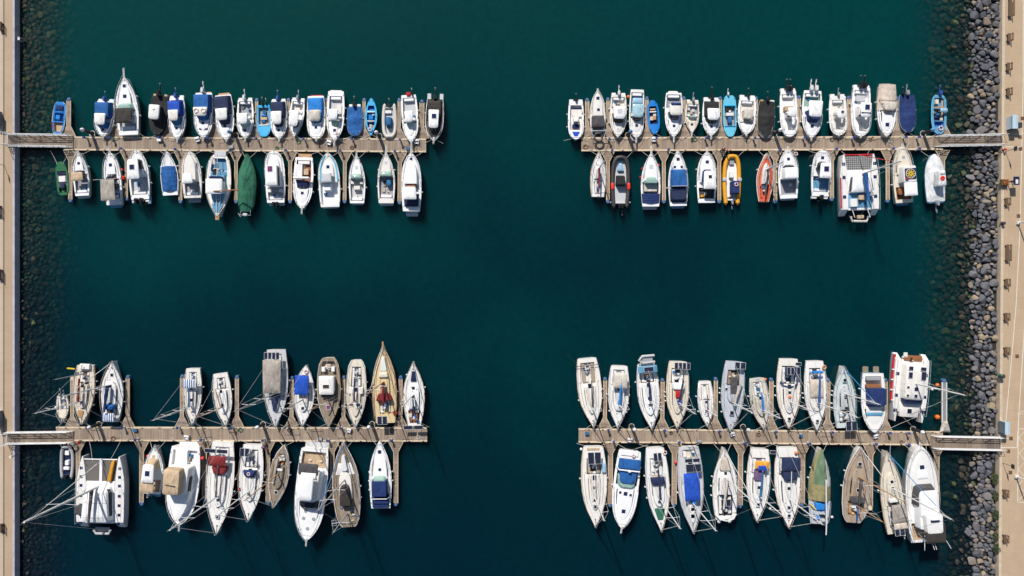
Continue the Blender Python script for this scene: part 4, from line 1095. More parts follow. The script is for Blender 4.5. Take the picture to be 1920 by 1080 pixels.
def motorboat(bow, stern, beam, label, short, prof_='motor', z=.85, hull='white', deck='white2', cock=(.06, .42, .80), cockm='lgrey', cab=(.44, .84, .60), cabm=None, hc=.38,
              shield=(.42, .62, .66, 'glass'), zr=2.15, roof=None, can=None, hatch=((.72, 0, .5),), hm='glassblue', engines=(), plat=None, pul=.5, rail=(.42, 1), fend='5a', rub=None, seats=2, pods=True, junk=1, cat="motorboat", name="motorboat", lines=True, console=None):
    b = Boat(bow, stern, beam, label, short, prof_, z, z+.4, hull, deck, cat=cat, name=name, wells=[(cock[0], cock[1], cock[2], z-.5, cockm)] if cock else (), rail=rail, fend=fend, rub=rub, lines=lines)
    b.top = z+hc
    if cab:
        u0, u1, f = cab; b.trunk("cabin_top", cabm or deck, u0, u1, f, z, z+hc, top=.82, nose=.5)
        g = Geo()
        for sd in (-1, 1):
            n = 6; ua, ub = u0+.04, u0+(u1-u0)*.55; vs = []
            for i in range(n+1):
                u = ua+(ub-ua)*i/n; w = b.w(u)*f; vs += [b.Pm(u, sd*(w*.96+.012), z+.13), b.Pm(u, sd*(w*.87+.012), z+.30)]
            g.add(vs, [(2*i, 2*i+1, 2*i+3, 2*i+2) for i in range(n)])
        b.done(g, "side_window", 'glass', smooth=False)
    for h in hatch: b.hatch(h[0], h[1], h[2], z=b.top+.03 if cab and cab[0] < h[0] < cab[1]-.06 else b.sheer(h[0])+.07, mat=h[3] if len(h) > 3 else hm)
    if shield:
        u0, u1, v, m = shield[:4]; zt = shield[4] if len(shield) > 4 else (zr-.08 if roof else z+.95)
        b.blk("windscreen", m, u0, u1, v, v*.86, z+.05, zt, r=.15, rf=.45, top=(0.05, min(.55, (u1-u0)*b.L*.5), .84), crown=0 if roof else .02, nose=.12)
        g = Geo()
        for v_ in (-.3, .3): g.tube([b.P(u1-.005, v_*v, z+.35), b.P(u1-min(.55, (u1-u0)*b.L*.5)/b.L, v_*v*.84, zt+.01)], .025, 4)
        b.done(g, "screen_mullion", 'white2')
    if roof:
        m, u0, u1, v = roof[:4]; b.blk("hardtop", m, u0, u1, v, v*.9, zr-.10, zr+.02, r=.2, rf=.38, top=(.03, .03, .97), crown=.07)
        g = Geo()
        for v_ in (-.5, .5): g.tube([b.P(u0+.03, v_*v, zr+.07), b.P(u1-.03, v_*v*.9, zr+.07)], .02, 4)
        b.done(g, "roof_rib", 'mgrey')
        for t in range(b.rnd.randint(1, 3)):
            g = Geo(); c = b.P(u0+(u1-u0)*b.rnd.uniform(.15, .4), b.rnd.uniform(-.3, .3), zr+.06); g.tube([c, c+Vector((0, -.15, .9))], .014, 4); g.cyl((c.x, c.y), .05, zr, zr+.1, 8); g.make("antenna", 'white2', b.root)
        g = Geo()
        for sd in (-1, 1): g.tube([b.P(u0+.02, sd*v*.85, zr-.08), b.P(u0+.02, sd*v*.9, z)], .03, 5)
        b.done(g, "roof_post", 'steel')
    if can:
        m, u0, u1, v, zc = can[:5]; full = len(can) > 5
        b.blk("canopy", m, u0, u1, v, v*.97, z-.02 if full else zc-.07, zc, r=.12, top=((.28 if full else .03), .02, .90 if full else .97), crown=.07)
        if not full:
            g = Geo()
            for u in (u0+.02, u1-.02):
                for t in (-1, 1): g.tube([b.P(u, t*v*.93, zc-.07), b.P(u, t*v, z)], .02, 5)
            b.done(g, "canopy_frame", 'steel')
    if cock and not (can and len(can) > 5):
        u0, u1, f = cock
        if seats: b.seat('white2', u0+.01, u0+.07, -f*.8, f*.8, z-.5, z-.02, "stern_seat")
        if seats > 1:
            for sd in (-1, 1): b.seat('cream2', u1-.10, u1-.03, sd*.55-.2, sd*.55+.2, z-.5, z+.15, "helm_seat")
        b.junk(junk, u0+.08, u1-.06, -f*.6, f*.6, z-.48)
    if console:
        u0, u1, v, m = console; b.blk("console", m, u0, u1, v, v*.8, z-.5, z+.55, r=.1, top=(.05, .25, .8))
        b.blk("console_screen", 'glass', u1-.05, u1-.01, v*.7, v*.6, z+.5, z+.75, r=.03, top=(.05, .1, .9), crown=0)
    for e in engines: b.outboard(*e)
    if engines and pods:
        vmax = max(abs(e[0]) for e in engines)+.2
        for sd in (-1, 1):
            b.seat('white', -.055, .005, sd*max(.32, vmax), sd*.84, z-.55, z-.12, "stern_pod")
    if plat: b.platform(*plat)
    if pul: b.pulpit(pul)
    return b

def rib(bow, stern, beam, label, short, tube='ribgrey', floor='lgrey', r=.28, z=.55, cat="inflatable boat", name="inflatable_boat", lines=True):
    b = Boat(bow, stern, beam, label, short, 'blunt', z, z+.25, None, cat=cat, name=name, rail=False, lines=False)
    b.top = z
    g = Geo(); b.kind = 'blunt'
    us = [-.03, 0.02, .15, .35, .55, .72, .83, .90, .95]
    def tp(u, t): return b.Pm(u, t*(max(0.02, prof('blunt', max(u, .0)))*b.h-r), z-.05+.35*max(0, (u-.5)/.5)**2)
    pts = [tp(u, 1) for u in us]+[b.Pm(1-r/b.L, 0, z+.3)]+[tp(u, -1) for u in us[::-1]]
    g.tube(pts, r, 12)
    for t in (-1, 1):
        e = tp(-.03, t); g.tube([e, e+Vector((0, -.35, 0))], r, 10, .05)
    b.done(g, "inflatable_tube", tube)
    g = Geo()
    ring = [b.Pm(u, (prof('blunt', max(u, 0))*b.h-r*.9), z-.25) for u in (.03, .3, .6, .8, .9)]+[b.Pm(u, -(prof('blunt', max(u, 0))*b.h-r*.9), z-.25) for u in (.9, .8, .6, .3, .03)]
    g.loft([[Vector((p.x*.55, p.y, -.25)) for p in ring], ring]); b.done(g, "hull", floor, smooth=False)
    b.seat(floor, .02, .05, -.55, .55, z-.25, z+.1, "transom")
    if lines: b.mooring(lines)
    return b
# ================================================================ upper left pontoon, upper row
ob = lambda v=0.0, m='outblack', t=True, k=1.0: (v, m, t, -.01, k)
# small blue fishing boat
b = Boat((107, 253), (113, 191), 23, "small blue open fishing boat with red and white side at the far left", "small blue fishing boat", 'tub', .6, .8, 'bluehull', 'bluehull2', cat="fishing boat", name="fishing_boat",
         wells=[(.12, .28, .72, .2, 'bluehull'), (.34, .58, .74, .2, 'bluehull'), (.62, .90, .76, .3, 'tan')], rail=False, rub='skyhull'); b.top = .8
g = Geo(); g.tube([b.Pm(u, -b.w(u)*1.0, b.sheer(u)+.02) for u in (.25, .4, .55, .7, .84)], .05); b.done(g, "side_stripe", 'redpaint')
g = Geo(); g.tube([b.Pm(u, -b.w(u)*.98-.02, b.sheer(u)+.05) for u in (.26, .45, .62)], .06); b.done(g, "rail_cap", 'whitecloth')
b.seat('azure', .40, .54, -.5, .2, .25, .75, "engine_box"); b.seat('bluehull2', .58, .62, -.75, .75, .3, .72, "thwart"); b.seat('bluehull2', .28, .33, -.7, .7, .3, .7, "thwart"); b.junk(3, .15, .55, -.3, .5, .3); b.canopy('navy2', .10, .26, .6, .6, .8, posts=False, name="stern_cover")
motorboat((193, 256), (198, 189), 35, "white motorboat with bright blue rear canopy and pale hardtop, left of the long bow-out cruiser", "blue-canopied motorboat", 'motor', hatch=((.80, 0, .5),),
          cock=(.05, .45, .82), can=('blue', .04, .50, .80, 1.95, 1), roof=('white', .40, .72, .60), zr=2.3, shield=(.60, .80, .62, 'blue'), cab=(.70, .90, .55), engines=[ob(0, 'outblue')], fend='5a')
b = motorboat((232.5, 144), (241, 253), 42, "long white cabin cruiser moored bow outwards with brown cockpit cover and green screen", "long bow-out cabin cruiser", 'fine', z=1.3, cock=(.08, .42, .78), cab=(.50, .90, .62), hc=.42,
          shield=(.42, .56, .74, 'glassgreen', 2.25), hatch=((.66, 0, .55), (.84, 0, .5)), can=None, plat=(-.10, .85, .4, 'mgrey'), pul=1.3, hm='glassblue', seats=1)
b.canopy('brownblk', .18, .44, .66, .70, 2.4, c=-.05); b.seat('cream2', .2, .4, .5, .78, .9, 1.5)
# black covered boat
b = Boat((293, 254), (300, 180), 33, "black covered motorboat with a pale hardtop over its stern", "black covered motorboat", 'motor', .95, 1.2, 'navyhull', 'black', rail=False, fend='5', cat="motorboat"); b.top = 1.2
b.cover('black', [(0, .1), (.3, .15), (.35, .55), (.7, .4), (1, .05)]); b.blk("hardtop", 'white', .28, .64, .62, .60, 2.35, 2.5, r=.2, rf=.4, crown=.08); b.blk("screen_cover", 'black', .28, .70, .58, .5, 1.0, 2.3, top=(.1, .5, .9)); b.outboard(0, 'outblack', True, k=1.35)
for sd in (-1, 1): b.seat('tan', -.05, .02, sd*.45, sd*.8, .4, .9, "stern_pod")
b.blk("vent_dome", 'white2', .36, .42, .14, .14, 2.5, 2.68, r=.2)
motorboat((332, 261), (331, 183), 31, "white motorboat with royal blue stern canopy and grey-white hardtop beside the black covered boat", "royal blue canopied motorboat", 'motor', can=('royal', .08, .44, .80, 2.0, 1), roof=('cream2', .34, .60, .62), zr=2.3,
          shield=(.48, .68, .62, 'blue2'), cab=(.66, .90, .6), hatch=((.74, 0, .42),), engines=[ob(0, 'outblue')], fend='4a', rub='navyhull')
b = motorboat((381, 258), (382, 174), 35, "white motorboat with teal-blue canopy and two orange life rings on its roof", "motorboat with two life rings on its roof", 'motor', z=1.0, can=('blue', .04, .44, .88, 2.15, 1), roof=('cream2', .36, .56, .76), zr=2.45,
          shield=(.46, .64, .66, 'blue'), cab=(.60, .86, .72), hatch=((.68, 0, .45),), engines=[ob(0, 'outwhite', True, 1.2)], rail=(.4, 1), plat=(-.04, .8, .5, 'tanwood'), pods=False)
b.ring(.45, -.36, 2.5); b.ring(.45, .40, 2.5); g = Geo(); b.blk("front_window", 'glassblue', .79, .83, .5, .42, 1.3, 1.42, crown=0)
motorboat((424, 262), (418, 178), 34, "white motorboat with navy stern canopy just right of the boat with two life rings", "navy-canopied motorboat with wooden stern step", 'motor', z=.95, can=('navy', .03, .44, .84, 2.05, 1), roof=('white', .34, .60, .66), zr=2.35,
          shield=(.48, .68, .66, 'navy'), cab=(.66, .90, .62), hatch=((.70, 0, .45),), plat=(-.06, .75, .5, 'tanwood'), pul=.35, fend='4a')
motorboat((459.5, 259), (459.5, 187), 31, "white hardtop motorboat with open grey cockpit and pale outboard", "open grey-cockpit hardtop boat", 'motor', cock=(.04, .52, .80), cockm='mgrey', roof=('white2', .40, .68, .66), zr=2.35, shield=(.52, .74, .62, 'glassgreen'), cab=(.70, .92, .6), hatch=((.80, 0, .45),), engines=[ob(0, 'outwhite', True, 1.1)], junk=4)
# cyan open boat
def fishboat(bow, stern, beam, label, short, hull, deck, inner, pf='canoe', z=.6, wells=None, eng=None, **kw):
    b = Boat(bow, stern, beam, label, short, pf, z, z+.25, hull, deck, cat="fishing boat", name="fishing_boat", rail=False, rub=kw.get('rub', deck), wells=wells or [(.10, .62, .78, .15, inner)], lines=kw.get('lines', True)); b.top = z+.2
    return b
b = fishboat((495, 256), (494, 197), 25, "small cyan open boat with a solid cyan foredeck and dark wooden interior", "cyan open boat with solid foredeck", 'cyan', 'cyan', 'charcoal', 'blunt', wells=[(.08, .66, .80, .2, 'mgrey')])
b.seat('tan', .38, .47, -.5, .5, .3, .6, "thwart"); b.seat('white', .62, .66, -.8, .8, .4, .82, "bulkhead"); b.seat('azure', .30, .36, -.4, .4, .3, .66, "thwart"); b.junk(4, .12, .6, -.5, .5, .3); b.outboard(-.1, 'outblack', k=.8); b.outboard(.45, 'outblack', k=.6, u=-.03)
motorboat((523, 260), (522, 189), 31, "white motorboat with dark navy cockpit cover right of the cyan open boat", "navy-covered boat with white stern pods", 'motor', can=('navy', .02, .46, .84, 1.75, 1), roof=('white', .32, .66, .64), zr=2.2, shield=(.52, .72, .62, 'navy'), cab=(.68, .92, .6), hatch=((.78, 0, .42),), engines=[ob(0, 'outblue', True, 1.1)])
motorboat((551, 256), (559, 187), 28, "narrow white boat with a long white hardtop and grey outboard", "narrow boat with long white hardtop", 'fine', cockm='cream2', cock=(.05, .40, .78), roof=('white2', .34, .76, .64), zr=2.2, shield=(.60, .78, .5, 'glass'), cab=(.74, .93, .55), hatch=(), engines=[ob(0, 'outgrey')], pul=None, junk=3, hull='greydeck')
b = motorboat((593, 260), (592, 180), 34, "broad white motorboat with azure stern cover, azure screen cover and wrinkled white roof", "azure-covered broad motorboat", 'blunt', z=.95, can=('azure', .04, .50, .86, 1.7, 1), roof=None, shield=(.40, .66, .74, 'blue2', 1.9), cab=(.62, .92, .66), hatch=((.74, 0, .42),), plat=(-.04, .75, .5, 'redpaint'), pul=.4, rub='tan')
b.blk("roof_cover", 'beige2', .36, .62, .70, .62, 1.95, 2.1, r=.25, rf=.35, crown=.16)
b = motorboat((627, 263), (630, 171), 33, "white boat with grey open cockpit, small T-top and red life ring near its bow", "T-top boat with red ring near the bow", 'motor', z=1.0, cock=(.10, .62, .76), cockm='lgrey', cab=(.72, .90, .5), roof=('white2', .40, .62, .50), zr=2.4, shield=(.60, .74, .5, 'glassgreen', 1.8), hatch=((.80, 0, .45),), pul=.9, engines=(), seats=2, junk=3)
b.ring(.88, .35, 1.45, .26); b.seat('white', -.02, .07, -.7, .7, .6, 1.0, "transom"); b.seat('cream2', .28, .46, .1, .7, .5, 1.05)
b = Boat((665, 254), (665, 200), 28, "motorboat completely wrapped in a deep blue cover with a black outboard", "blue-wrapped boat", 'blunt', .8, 1.1, 'skyhull', 'white', rail=False, rub='skyhull', fend='6'); b.top = 1
b.cover('blue', [(0, .1), (.25, .2), (.4, .6), (.5, .55), (.6, .35), (1, .05)]); b.outboard(0, 'outblack', k=1.1)
for sd in (-1, 1): b.seat('white', -.09, .0, sd*.3, sd*.78, .3, .7, "stern_pod")
b = fishboat((695, 254), (696, 184), 22, "narrow bright blue double-ended boat with a life ring on its foredeck", "bright blue double-ended boat", 'cyan', 'cyan', 'bluehull', 'double', wells=[(.20, .32, .7, .2, 'bluehull'), (.38, .78, .72, .2, 'bluehull')])
b.ring(.84, -.1, .95, .26); b.seat('white', .60, .63, -.7, .7, .4, .75, "thwart"); b.seat('azure', .46, .58, -.4, .4, .3, .8, "engine_box"); b.seat('white', .36, .39, -.7, .7, .4, .8, "thwart"); b.junk(4, .40, .76, -.4, .4, .35)
b = rib((730, 259), (730, 200), 29, "pale grey inflatable boat with blue covered console and small black outboard", "pale inflatable with blue console", 'ribpale', 'lgrey')
b.blk("console_cover", 'blue2', .34, .66, .42, .36, .3, 1.35, c=-.05, top=(.1, .25, .8)); b.outboard(0, 'outblack', k=.85); b.seat('white', .12, .22, -.55, .3, .3, .65)
b = motorboat((771, 266), (766, 178), 31, "white boat with pale T-top and red stern bag, left of the black-decked motorboat", "T-top boat with red stern bag", 'motor', z=1.0, cock=(.06, .60, .78), cockm='lgrey', cab=(.66, .88, .5), roof=('white2', .38, .62, .52), zr=2.4, shield=(.58, .72, .5, 'glassgreen', 1.8), hatch=(), pul=.9, engines=[(.45, 'outblack', True, 0, .7)], pods=False, junk=2)
b.seat('cream2', .48, .56, -.6, .6, .5, 1.1); b.blk("stern_bag", 'red', -.05, .03, .3, .25, .95, 1.25, c=0)
b = motorboat((813, 263), (816, 186), 33, "black-decked motorboat with white hardtop at the outer end of the upper left pontoon", "black-decked boat with white hardtop", 'motor', z=.95, deck='brownblk', can=('brownblk', .03, .44, .82, 1.7, 1), roof=('white2', .30, .74, .60), zr=2.3, shield=(.60, .78, .62, 'black'), cab=(.70, .95, .7), cabm='brownblk', hatch=(), engines=[ob(0, 'outblack', True, 1.2)], rail=(.1, 1), rub='steel', pods=False)
b.hatch(.46, .05, .7, z=2.42, mat='glassblue')
for sd in (-1, 1): b.seat('lgrey', -.14, .0, sd*.48, sd*.92, .3, .8, "stern_pod")

# ================================================================ upper left pontoon, lower row
b = fishboat((112.5, 303), (119, 366), 22, "small green open boat at the left end below the upper left pontoon", "small green boat", 'greenhull', 'greenhull', 'mgrey', 'tub', wells=[(.08, .24, .7, .2, 'greenhull'), (.28, .72, .76, .2, 'lgrey')])
b.seat('navyhull', .62, .72, -.72, .72, .3, .62); b.blk("engine_cover", 'navy', .18, .34, .36, .34, .3, .95, c=.15); b.seat('white', .40, .58, -.7, .5, .3, .55)
b = motorboat((146.5, 285), (154, 367), 30, "white motorboat with tan sun canopy moored bow to the pontoon beside the green boat", "tan-canopied motorboat", 'fine', z=1.0, cock=(.06, .50, .80), cockm='mgrey', cab=(.56, .92, .66), shield=(.48, .60, .62, 'glass', 1.7), hatch=((.74, 0, .42),), pul=.2, seats=1, junk=3, plat=(-.05, .9, .5, 'lgrey'))
b.canopy('tan', .32, .52, .74, .70, 2.1); b.seat('bluedeck', .08, .2, .1, .5, .5, .95)
b = motorboat((206, 286), (214, 384), 32, "white boat under a large flat beige awning with red fenders on its right side", "boat under the flat beige awning", 'motor', z=1.1, cock=(.12, .50, .80), cockm='navyhull', cab=(.58, .90, .60), shield=(.46, .60, .6, 'glass', 1.9), hatch=((.76, 0, .5),), pul=.8, plat=(-.05, .8, .5, 'bluedeck'), rail=(.1, 1), junk=4)
b.canopy('greige', .06, .46, .82, .80, 2.6, c=-.05, r=.05)
for u in (.5, .53): b.fender(u, (1,), 'redbuoy', .2)
b.fender(.68, (1,), 'redbuoy', .16)
g = Geo(); g.tube([b.P(.48, -1.9, 2.0), b.P(.48, .9, 2.2)], .03); b.done(g, "fishing_pole", 'steel')
b = motorboat((255.5, 281), (263, 374), 38, "large white hardtop boat with two black outboards moored bow to the upper left pontoon", "hardtop boat with twin black engines", 'motor', z=1.15, cock=(.10, .45, .82), cab=(.50, .90, .62), hc=.5, roof=('white2', .38, .78, .60), zr=2.9, shield=(.60, .82, .58, 'glass'), hatch=(), engines=[ob(-.25, 'outblack', False, 1.3), ob(.25, 'outblack', False, 1.3)], pul=.2, plat=None, seats=1)
b.hatch(.62, -.02, .75, z=3.02, mat='glassblue'); b.seat('skyhull', -.09, .06, .65, .92, .5, .9, "boarding_step"); b.seat('skyhull', -.07, .06, -.92, -.65, .5, .9, "boarding_step")
b = motorboat((312.5, 284), (319.5, 366), 33, "sharp-bowed white speedboat with deep blue cockpit cover below the upper left pontoon", "speedboat with deep blue cockpit cover", 'fine', z=.85, cock=None, cab=(.64, .93, .5), hc=.15, shield=None, hatch=(), pul=None, rail=(.75, 1), plat=(-.02, .7, .6, 'glass'))
b.cover('blue', [(.0, .25), (.3, .75), (.5, .7), (1, .1)], .10, .66, -.10)
b = motorboat((356, 284), (361, 371), 36, "white cruiser with two grey front windows and a small round-cornered hardtop", "cruiser with two grey front windows", 'motor', z=1.1, deck='cream2', cock=(.05, .34, .78), cockm='mgrey', cab=(.36, .92, .70), hc=.75, shield=None, roof=('white2', .28, .50, .56), zr=2.75, hatch=((.88, 0, .45, 'lgrey'),), plat=(-.09, .75, .4, 'mgrey'), pul=.3, seats=1)
for v in (-.28, .28): b.hatch(.74, v, .85, .75, z=1.72, mat='mgrey', name="front_window")
# blue-decked workboat, bow outwards
b = Boat((407, 405), (411, 290), 46, "blue-decked wooden motor-sailer with white wheelhouse roof and a brown spar across it", "blue-decked motor-sailer", 'round', 1.2, 1.7, 'white', 'white', cat="fishing boat", name="fishing_boat", wells=[(.06, .26, .72, .75, 'bluedeck')], rail=(.02, 1), rub='tan'); b.top = 1.7
b.trunk("cabin_top", 'bluedeck', .34, .84, .62, 1.2, 1.75, top=.9); g = Geo()
b.blk("foredeck_panel", 'bluedeck', .80, .95, .50, .22, 1.55, 1.72, r=.1, crown=.02); b.blk("aft_panel", 'bluedeck', .27, .36, .70, .74, 1.18, 1.27, crown=0)
for v_ in (-.3, .3): g.tube([b.P(.66, v_, 1.86), b.P(.82, v_*.8, 1.86)], .05)
b.done(g, "deck_battens", 'whitecloth'); b.blk("wheelhouse", 'white', .44, .64, .60, .58, 1.2, 2.9, top=(.05, .15, .95)); b.blk("wheelhouse_roof", 'white2', .42, .66, .68, .66, 2.9, 3.0, c=-.02, crown=.05); b.blk("front_window", 'glassblue', .37, .42, .52, .54, 1.75, 2.6, crown=0)
b.hatch(.70, 0, .55, z=1.8, mat='bluedeck'); b.hatch(.26, -.25, .6, z=1.3, mat='glass'); b.junk(6, .1, .36, -.5, .5, 1.2)
g = Geo(); g.tube([b.P(.62, .0, 3.1), b.P(.60, 2.2, 3.7)], .09); b.done(g, "spar", 'wood')
g = Geo(); g.box(-.3, .3, b.L-.1, b.L+.6, 1.55, 1.65); b.done(g, "bow_platform", 'tanwood'); b.seat('lgrey', -.06, .03, -.4, .6, .9, 1.3, "stern_platform")
g = Geo(); g.tube([b.P(.0, 0, 1.85), b.P(.45, 0, 2.0)], .05); g.tube([b.P(.66, 0, 2.0), b.P(1, 0, 1.9)], .04); b.done(g, "centre_rail", 'whitecloth')
b = Boat((464, 289), (461, 397), 35, "boat hidden under a long green tarpaulin tied along a ridge", "green tarpaulin boat", 'double', 1.0, 1.2, 'greenhull', 'green', cat="covered boat", name="covered_boat", rail=False); b.top = 1.5; b.kind = 'round'
b.cover('green', [(0, .5), (.3, 1.1), (.6, 1.2), (.9, .6), (1, .2)], cx=-.15)
g = Geo(); g.tube([b.P(.03, -.5, 1.1), b.P(-.06, -.5, 1.2), b.P(-.06, .55, 1.2), b.P(.03, .5, 1.1)], .03); g.tube([b.P(-.03, -.8, 1.0), b.P(-.09, -.6, .8)], .07); b.done(g, "stern_rail", 'steel')
b.blk("vane_gear", 'lgrey', -.08, -.03, .25, .25, 1.1, 1.4)
b = motorboat((513.5, 283), (517, 380), 37, "white wheelhouse boat with a purple roof hatch and an open stern cockpit", "wheelhouse boat with purple hatch", 'blunt', z=1.1, cock=(.05, .30, .80), cab=(.34, .92, .66), hc=.6, shield=None, roof=None, hatch=(), engines=[ob(-.15, 'outblack', False), ob(.2, 'outblack', False)], pul=.1, pods=False, junk=3, plat=(-.05, .9, .5, 'lgrey'))
b.blk("wheelhouse", 'white2', .30, .72, .60, .58, 1.1, 2.9, c=-.02, rf=.5, top=(.03, .25, .95), crown=.06); b.blk("wheelhouse_window", 'glass', .31, .71, .625, .60, 1.85, 2.45, crown=0, rf=.5, top=(.01, .12, .97)); b.hatch(.62, -.1, .75, .85, z=2.97, mat='purpleglass')
b = motorboat((566, 391), (570, 295), 37, "white cruiser moored bow outwards with brown stern cockpit and dark blue curved screen", "cruiser with brown cockpit and blue screen", 'motor', z=1.0, cock=(.06, .46, .78), cockm='wood', cab=(.60, .90, .70), hc=.35, shield=(.46, .64, .72, 'glassblue', 1.75), hatch=((.70, 0, .45),), pul=.8, plat=(-.08, .8, .5, 'tanwood'), seats=1, junk=3)
b.blk("radar_arch", 'white2', .40, .44, .85, .85, 1.7, 2.4); b.seat('white', .14, .44, -.75, -.1, .5, 1.15); b.seat('tan', .22, .34, .0, .5, .5, 1.0, "table")
b = motorboat((614.5, 287), (619, 388), 40, "long open white boat with pale blue foredeck and shaded grey cockpit", "long open boat with pale blue foredeck", 'motor', z=1.1, hull='white', deck='white', cock=(.05, .46, .84), cockm='white2', cab=(.56, .86, .60), cabm='white', hc=.5, shield=(.54, .64, .5, 'white', 2.2), hatch=((.74, 0, .5),), pul=.1, seats=0, junk=1, plat=(-.02, .9, .7, 'white'))
g = Geo()
for t in (-1, 1): g.tube([b.Pm(u, t*(b.w(u)*.80), b.sheer(u)+.05) for u in (.48, .6, .7, .8, .9, .95)], .13, 6)
b.done(g, "deck_channel", 'cyan2'); b.blk("helm_shelter", 'lgrey', .44, .62, .5, .45, 1.1, 2.3, c=-.1); b.seat('white2', .30, .44, -.5, .2, .6, 1.6)
b = motorboat((668.5, 291), (669.5, 381), 31, "white sports cruiser with panelled curved screen and cream seats, red stripe at its bow", "sports cruiser with cream seats", 'fine', z=1.0, cock=(.05, .50, .82), cockm='lgrey', cab=(.56, .93, .74), shield=(.50, .64, .78, 'glassgreen', 1.75), hatch=((.74, 0, .5, 'lgrey'),), pul=.4, seats=2, junk=3, plat=(-.03, .8, .5, 'lgrey'))
b.blk("bow_stripe", 'redpaint', .84, .90, .06, .05, 1.3, 1.42, c=.4); b.seat('cream2', .28, .36, -.4, .4, .5, 1.2)
b = motorboat((724, 286), (724, 381), 33, "white sports cruiser with green-tinted screen, blue bag and white sunbed in its cockpit", "sports cruiser with blue bag", 'fine', z=1.1, deck='cream2', cock=(.10, .52, .82), cockm='mgrey', cab=(.56, .93, .74), shield=(.52, .66, .78, 'glassgreen', 1.85), hatch=((.80, 0, .5, 'lgrey'),), pul=1.1, seats=1, junk=6, plat=(-.04, .9, .5, 'lgrey'))
b.blk("beanbag", 'blue2', .34, .46, .3, .28, .7, 1.35, c=.3, r=.3)
b = motorboat((771, 287), (771.5, 396), 37, "white flybridge-style boat with brown dashboard and navy stern cover at the pontoon's right end", "boat with brown dashboard and navy stern cover", 'motor', z=1.25, cock=(.08, .30, .78), cockm='navy2', cab=(.46, .86, .72), hc=.9, shield=(.40, .47, .66, 'wood', 2.0), roof=('white2', .18, .40, .66), zr=2.9, hatch=((.90, 0, .4),), plat=(-.08, .7, .45, 'lgrey'), pul=.8, seats=0, junk=0)
b.blk("stern_cover", 'navy', .09, .28, .7, .7, 1.2, 1.75)

# ================================================================ upper right pontoon, upper row
b = motorboat((1080, 261), (1080, 190), 30, "small white centre-console boat with royal blue bow locker at the outer left end", "centre-console boat with blue bow locker", 'blunt', z=.75, cock=(.10, .76, .74), cockm='cream2', cab=None, shield=None, hatch=(), engines=[ob(0, 'outblack', True, .8)], pul=None, rail=False, seats=0, junk=2, console=(.42, .60, .40, 'white2'), rub='navyhull')
b.blk("bow_locker", 'royal', .80, .95, .50, .22, .9, 1.12, r=.05, crown=.02); b.canopy('navy', .74-.56, .24, .72, .7, 1.5, name="rolled_canopy"); b.seat('navy2', .60, .70, -.45, .45, .3, .8)
b = motorboat((1120.5, 168), (1121, 246), 30, "white bow-out cabin cruiser with grey cockpit cover and a dark inflatable on davits", "bow-out cruiser with stern davits", 'fine', z=1.2, deck='cream2', cock=(.02, .10, .7), cab=(.30, .92, .70), hc=.6, shield=None, hatch=((.50, .05, .45), (.78, 0, .5)), pul=.1, fend='5a', seats=0, junk=0)
b.blk("cockpit_cover", 'charcoal', .08, .36, .80, .78, 1.2, 1.9, crown=.08)
g = Geo()
for t in (-1, 1): g.tube([b.P(.05, t*.75, 1.3), b.P(-.02, t*.95, 2.2), b.P(-.20, t*.6, 2.2)], .04)
g.tube([b.P(-.02, -.95, 2.2), b.P(-.02, .95, 2.2)], .05); b.done(g, "davits", 'steel')
g = Geo(); g.torus(b.P(-.16, 0, 1.6), .62, .17, 20, 8); b.done(g, "tender", 'ribblack')
b = motorboat((1158.5, 256), (1160, 178), 31, "white hardtop boat with a pale roof hatch and brown-tinted windscreen", "hardtop boat with brown windscreen", 'motor', z=1.0, deck='cream2', cock=(.05, .32, .82), cockm='cream2', cab=(.60, .92, .66), roof=('white2', .32, .62, .74), zr=2.4, shield=(.44, .70, .74, 'brownblk'), hatch=((.82, 0, .4, 'lgrey'),), engines=[ob(0, 'outwhite')], pul=.1, junk=3)
b.hatch(.44, .05, .7, z=2.46, mat='lgrey')
b = motorboat((1193, 257), (1195, 168), 28, "slim boat with blue sole and pale cyan glass roof, pink fender at its left side", "slim boat with cyan glass roof", 'blunt', z=1.0, deck='white', cock=(.06, .60, .82), cockm='bluedeck', cab=(.66, .90, .70), roof=('glasscyan', .34, .62, .76), zr=2.3, shield=(.56, .68, .7, 'glass'), hatch=((.76, 0, .45),), pul=.9, junk=3, rail=(.5, 1))
b.fender(.14, (-1,), 'orangebuoy', .22); b.canopy('skyhull', .2, .32, .66, .68, 1.8)
b = fishboat((1228, 251), (1223, 188), 22, "small deep blue rowing boat with orange-brown thwarts", "small deep blue rowing boat", 'bluehull2', 'bluehull2', 'navyhull', 'canoe', wells=[(.18, .70, .70, .2, 'navyhull')])
b.seat('tanwood', .46, .58, -.5, .5, .3, .55, "thwart"); b.seat('white', .32, .36, -.6, .6, .3, .6, "thwart"); b.seat('tan', .24, .29, -.5, .5, .3, .6, "thwart"); b.junk(3, .2, .6, -.4, .4, .35)
b = motorboat((1263.5, 256), (1263.5, 174), 33, "white hardtop boat with dark blue windscreen and a folded blue strip on its roof", "hardtop boat with blue roof strip", 'motor', z=1.05, cock=(.04, .34, .84), cockm='mgrey', cab=(.58, .90, .70), roof=('cream2', .30, .56, .70), zr=2.5, shield=(.44, .64, .70, 'glassblue'), hatch=((.76, 0, .42),), pul=.9, plat=(-.06, .65, .5, 'white'), seats=1, junk=1)
b.canopy('navy2', .28, .34, .58, .58, 2.66, posts=False, name="folded_canopy")
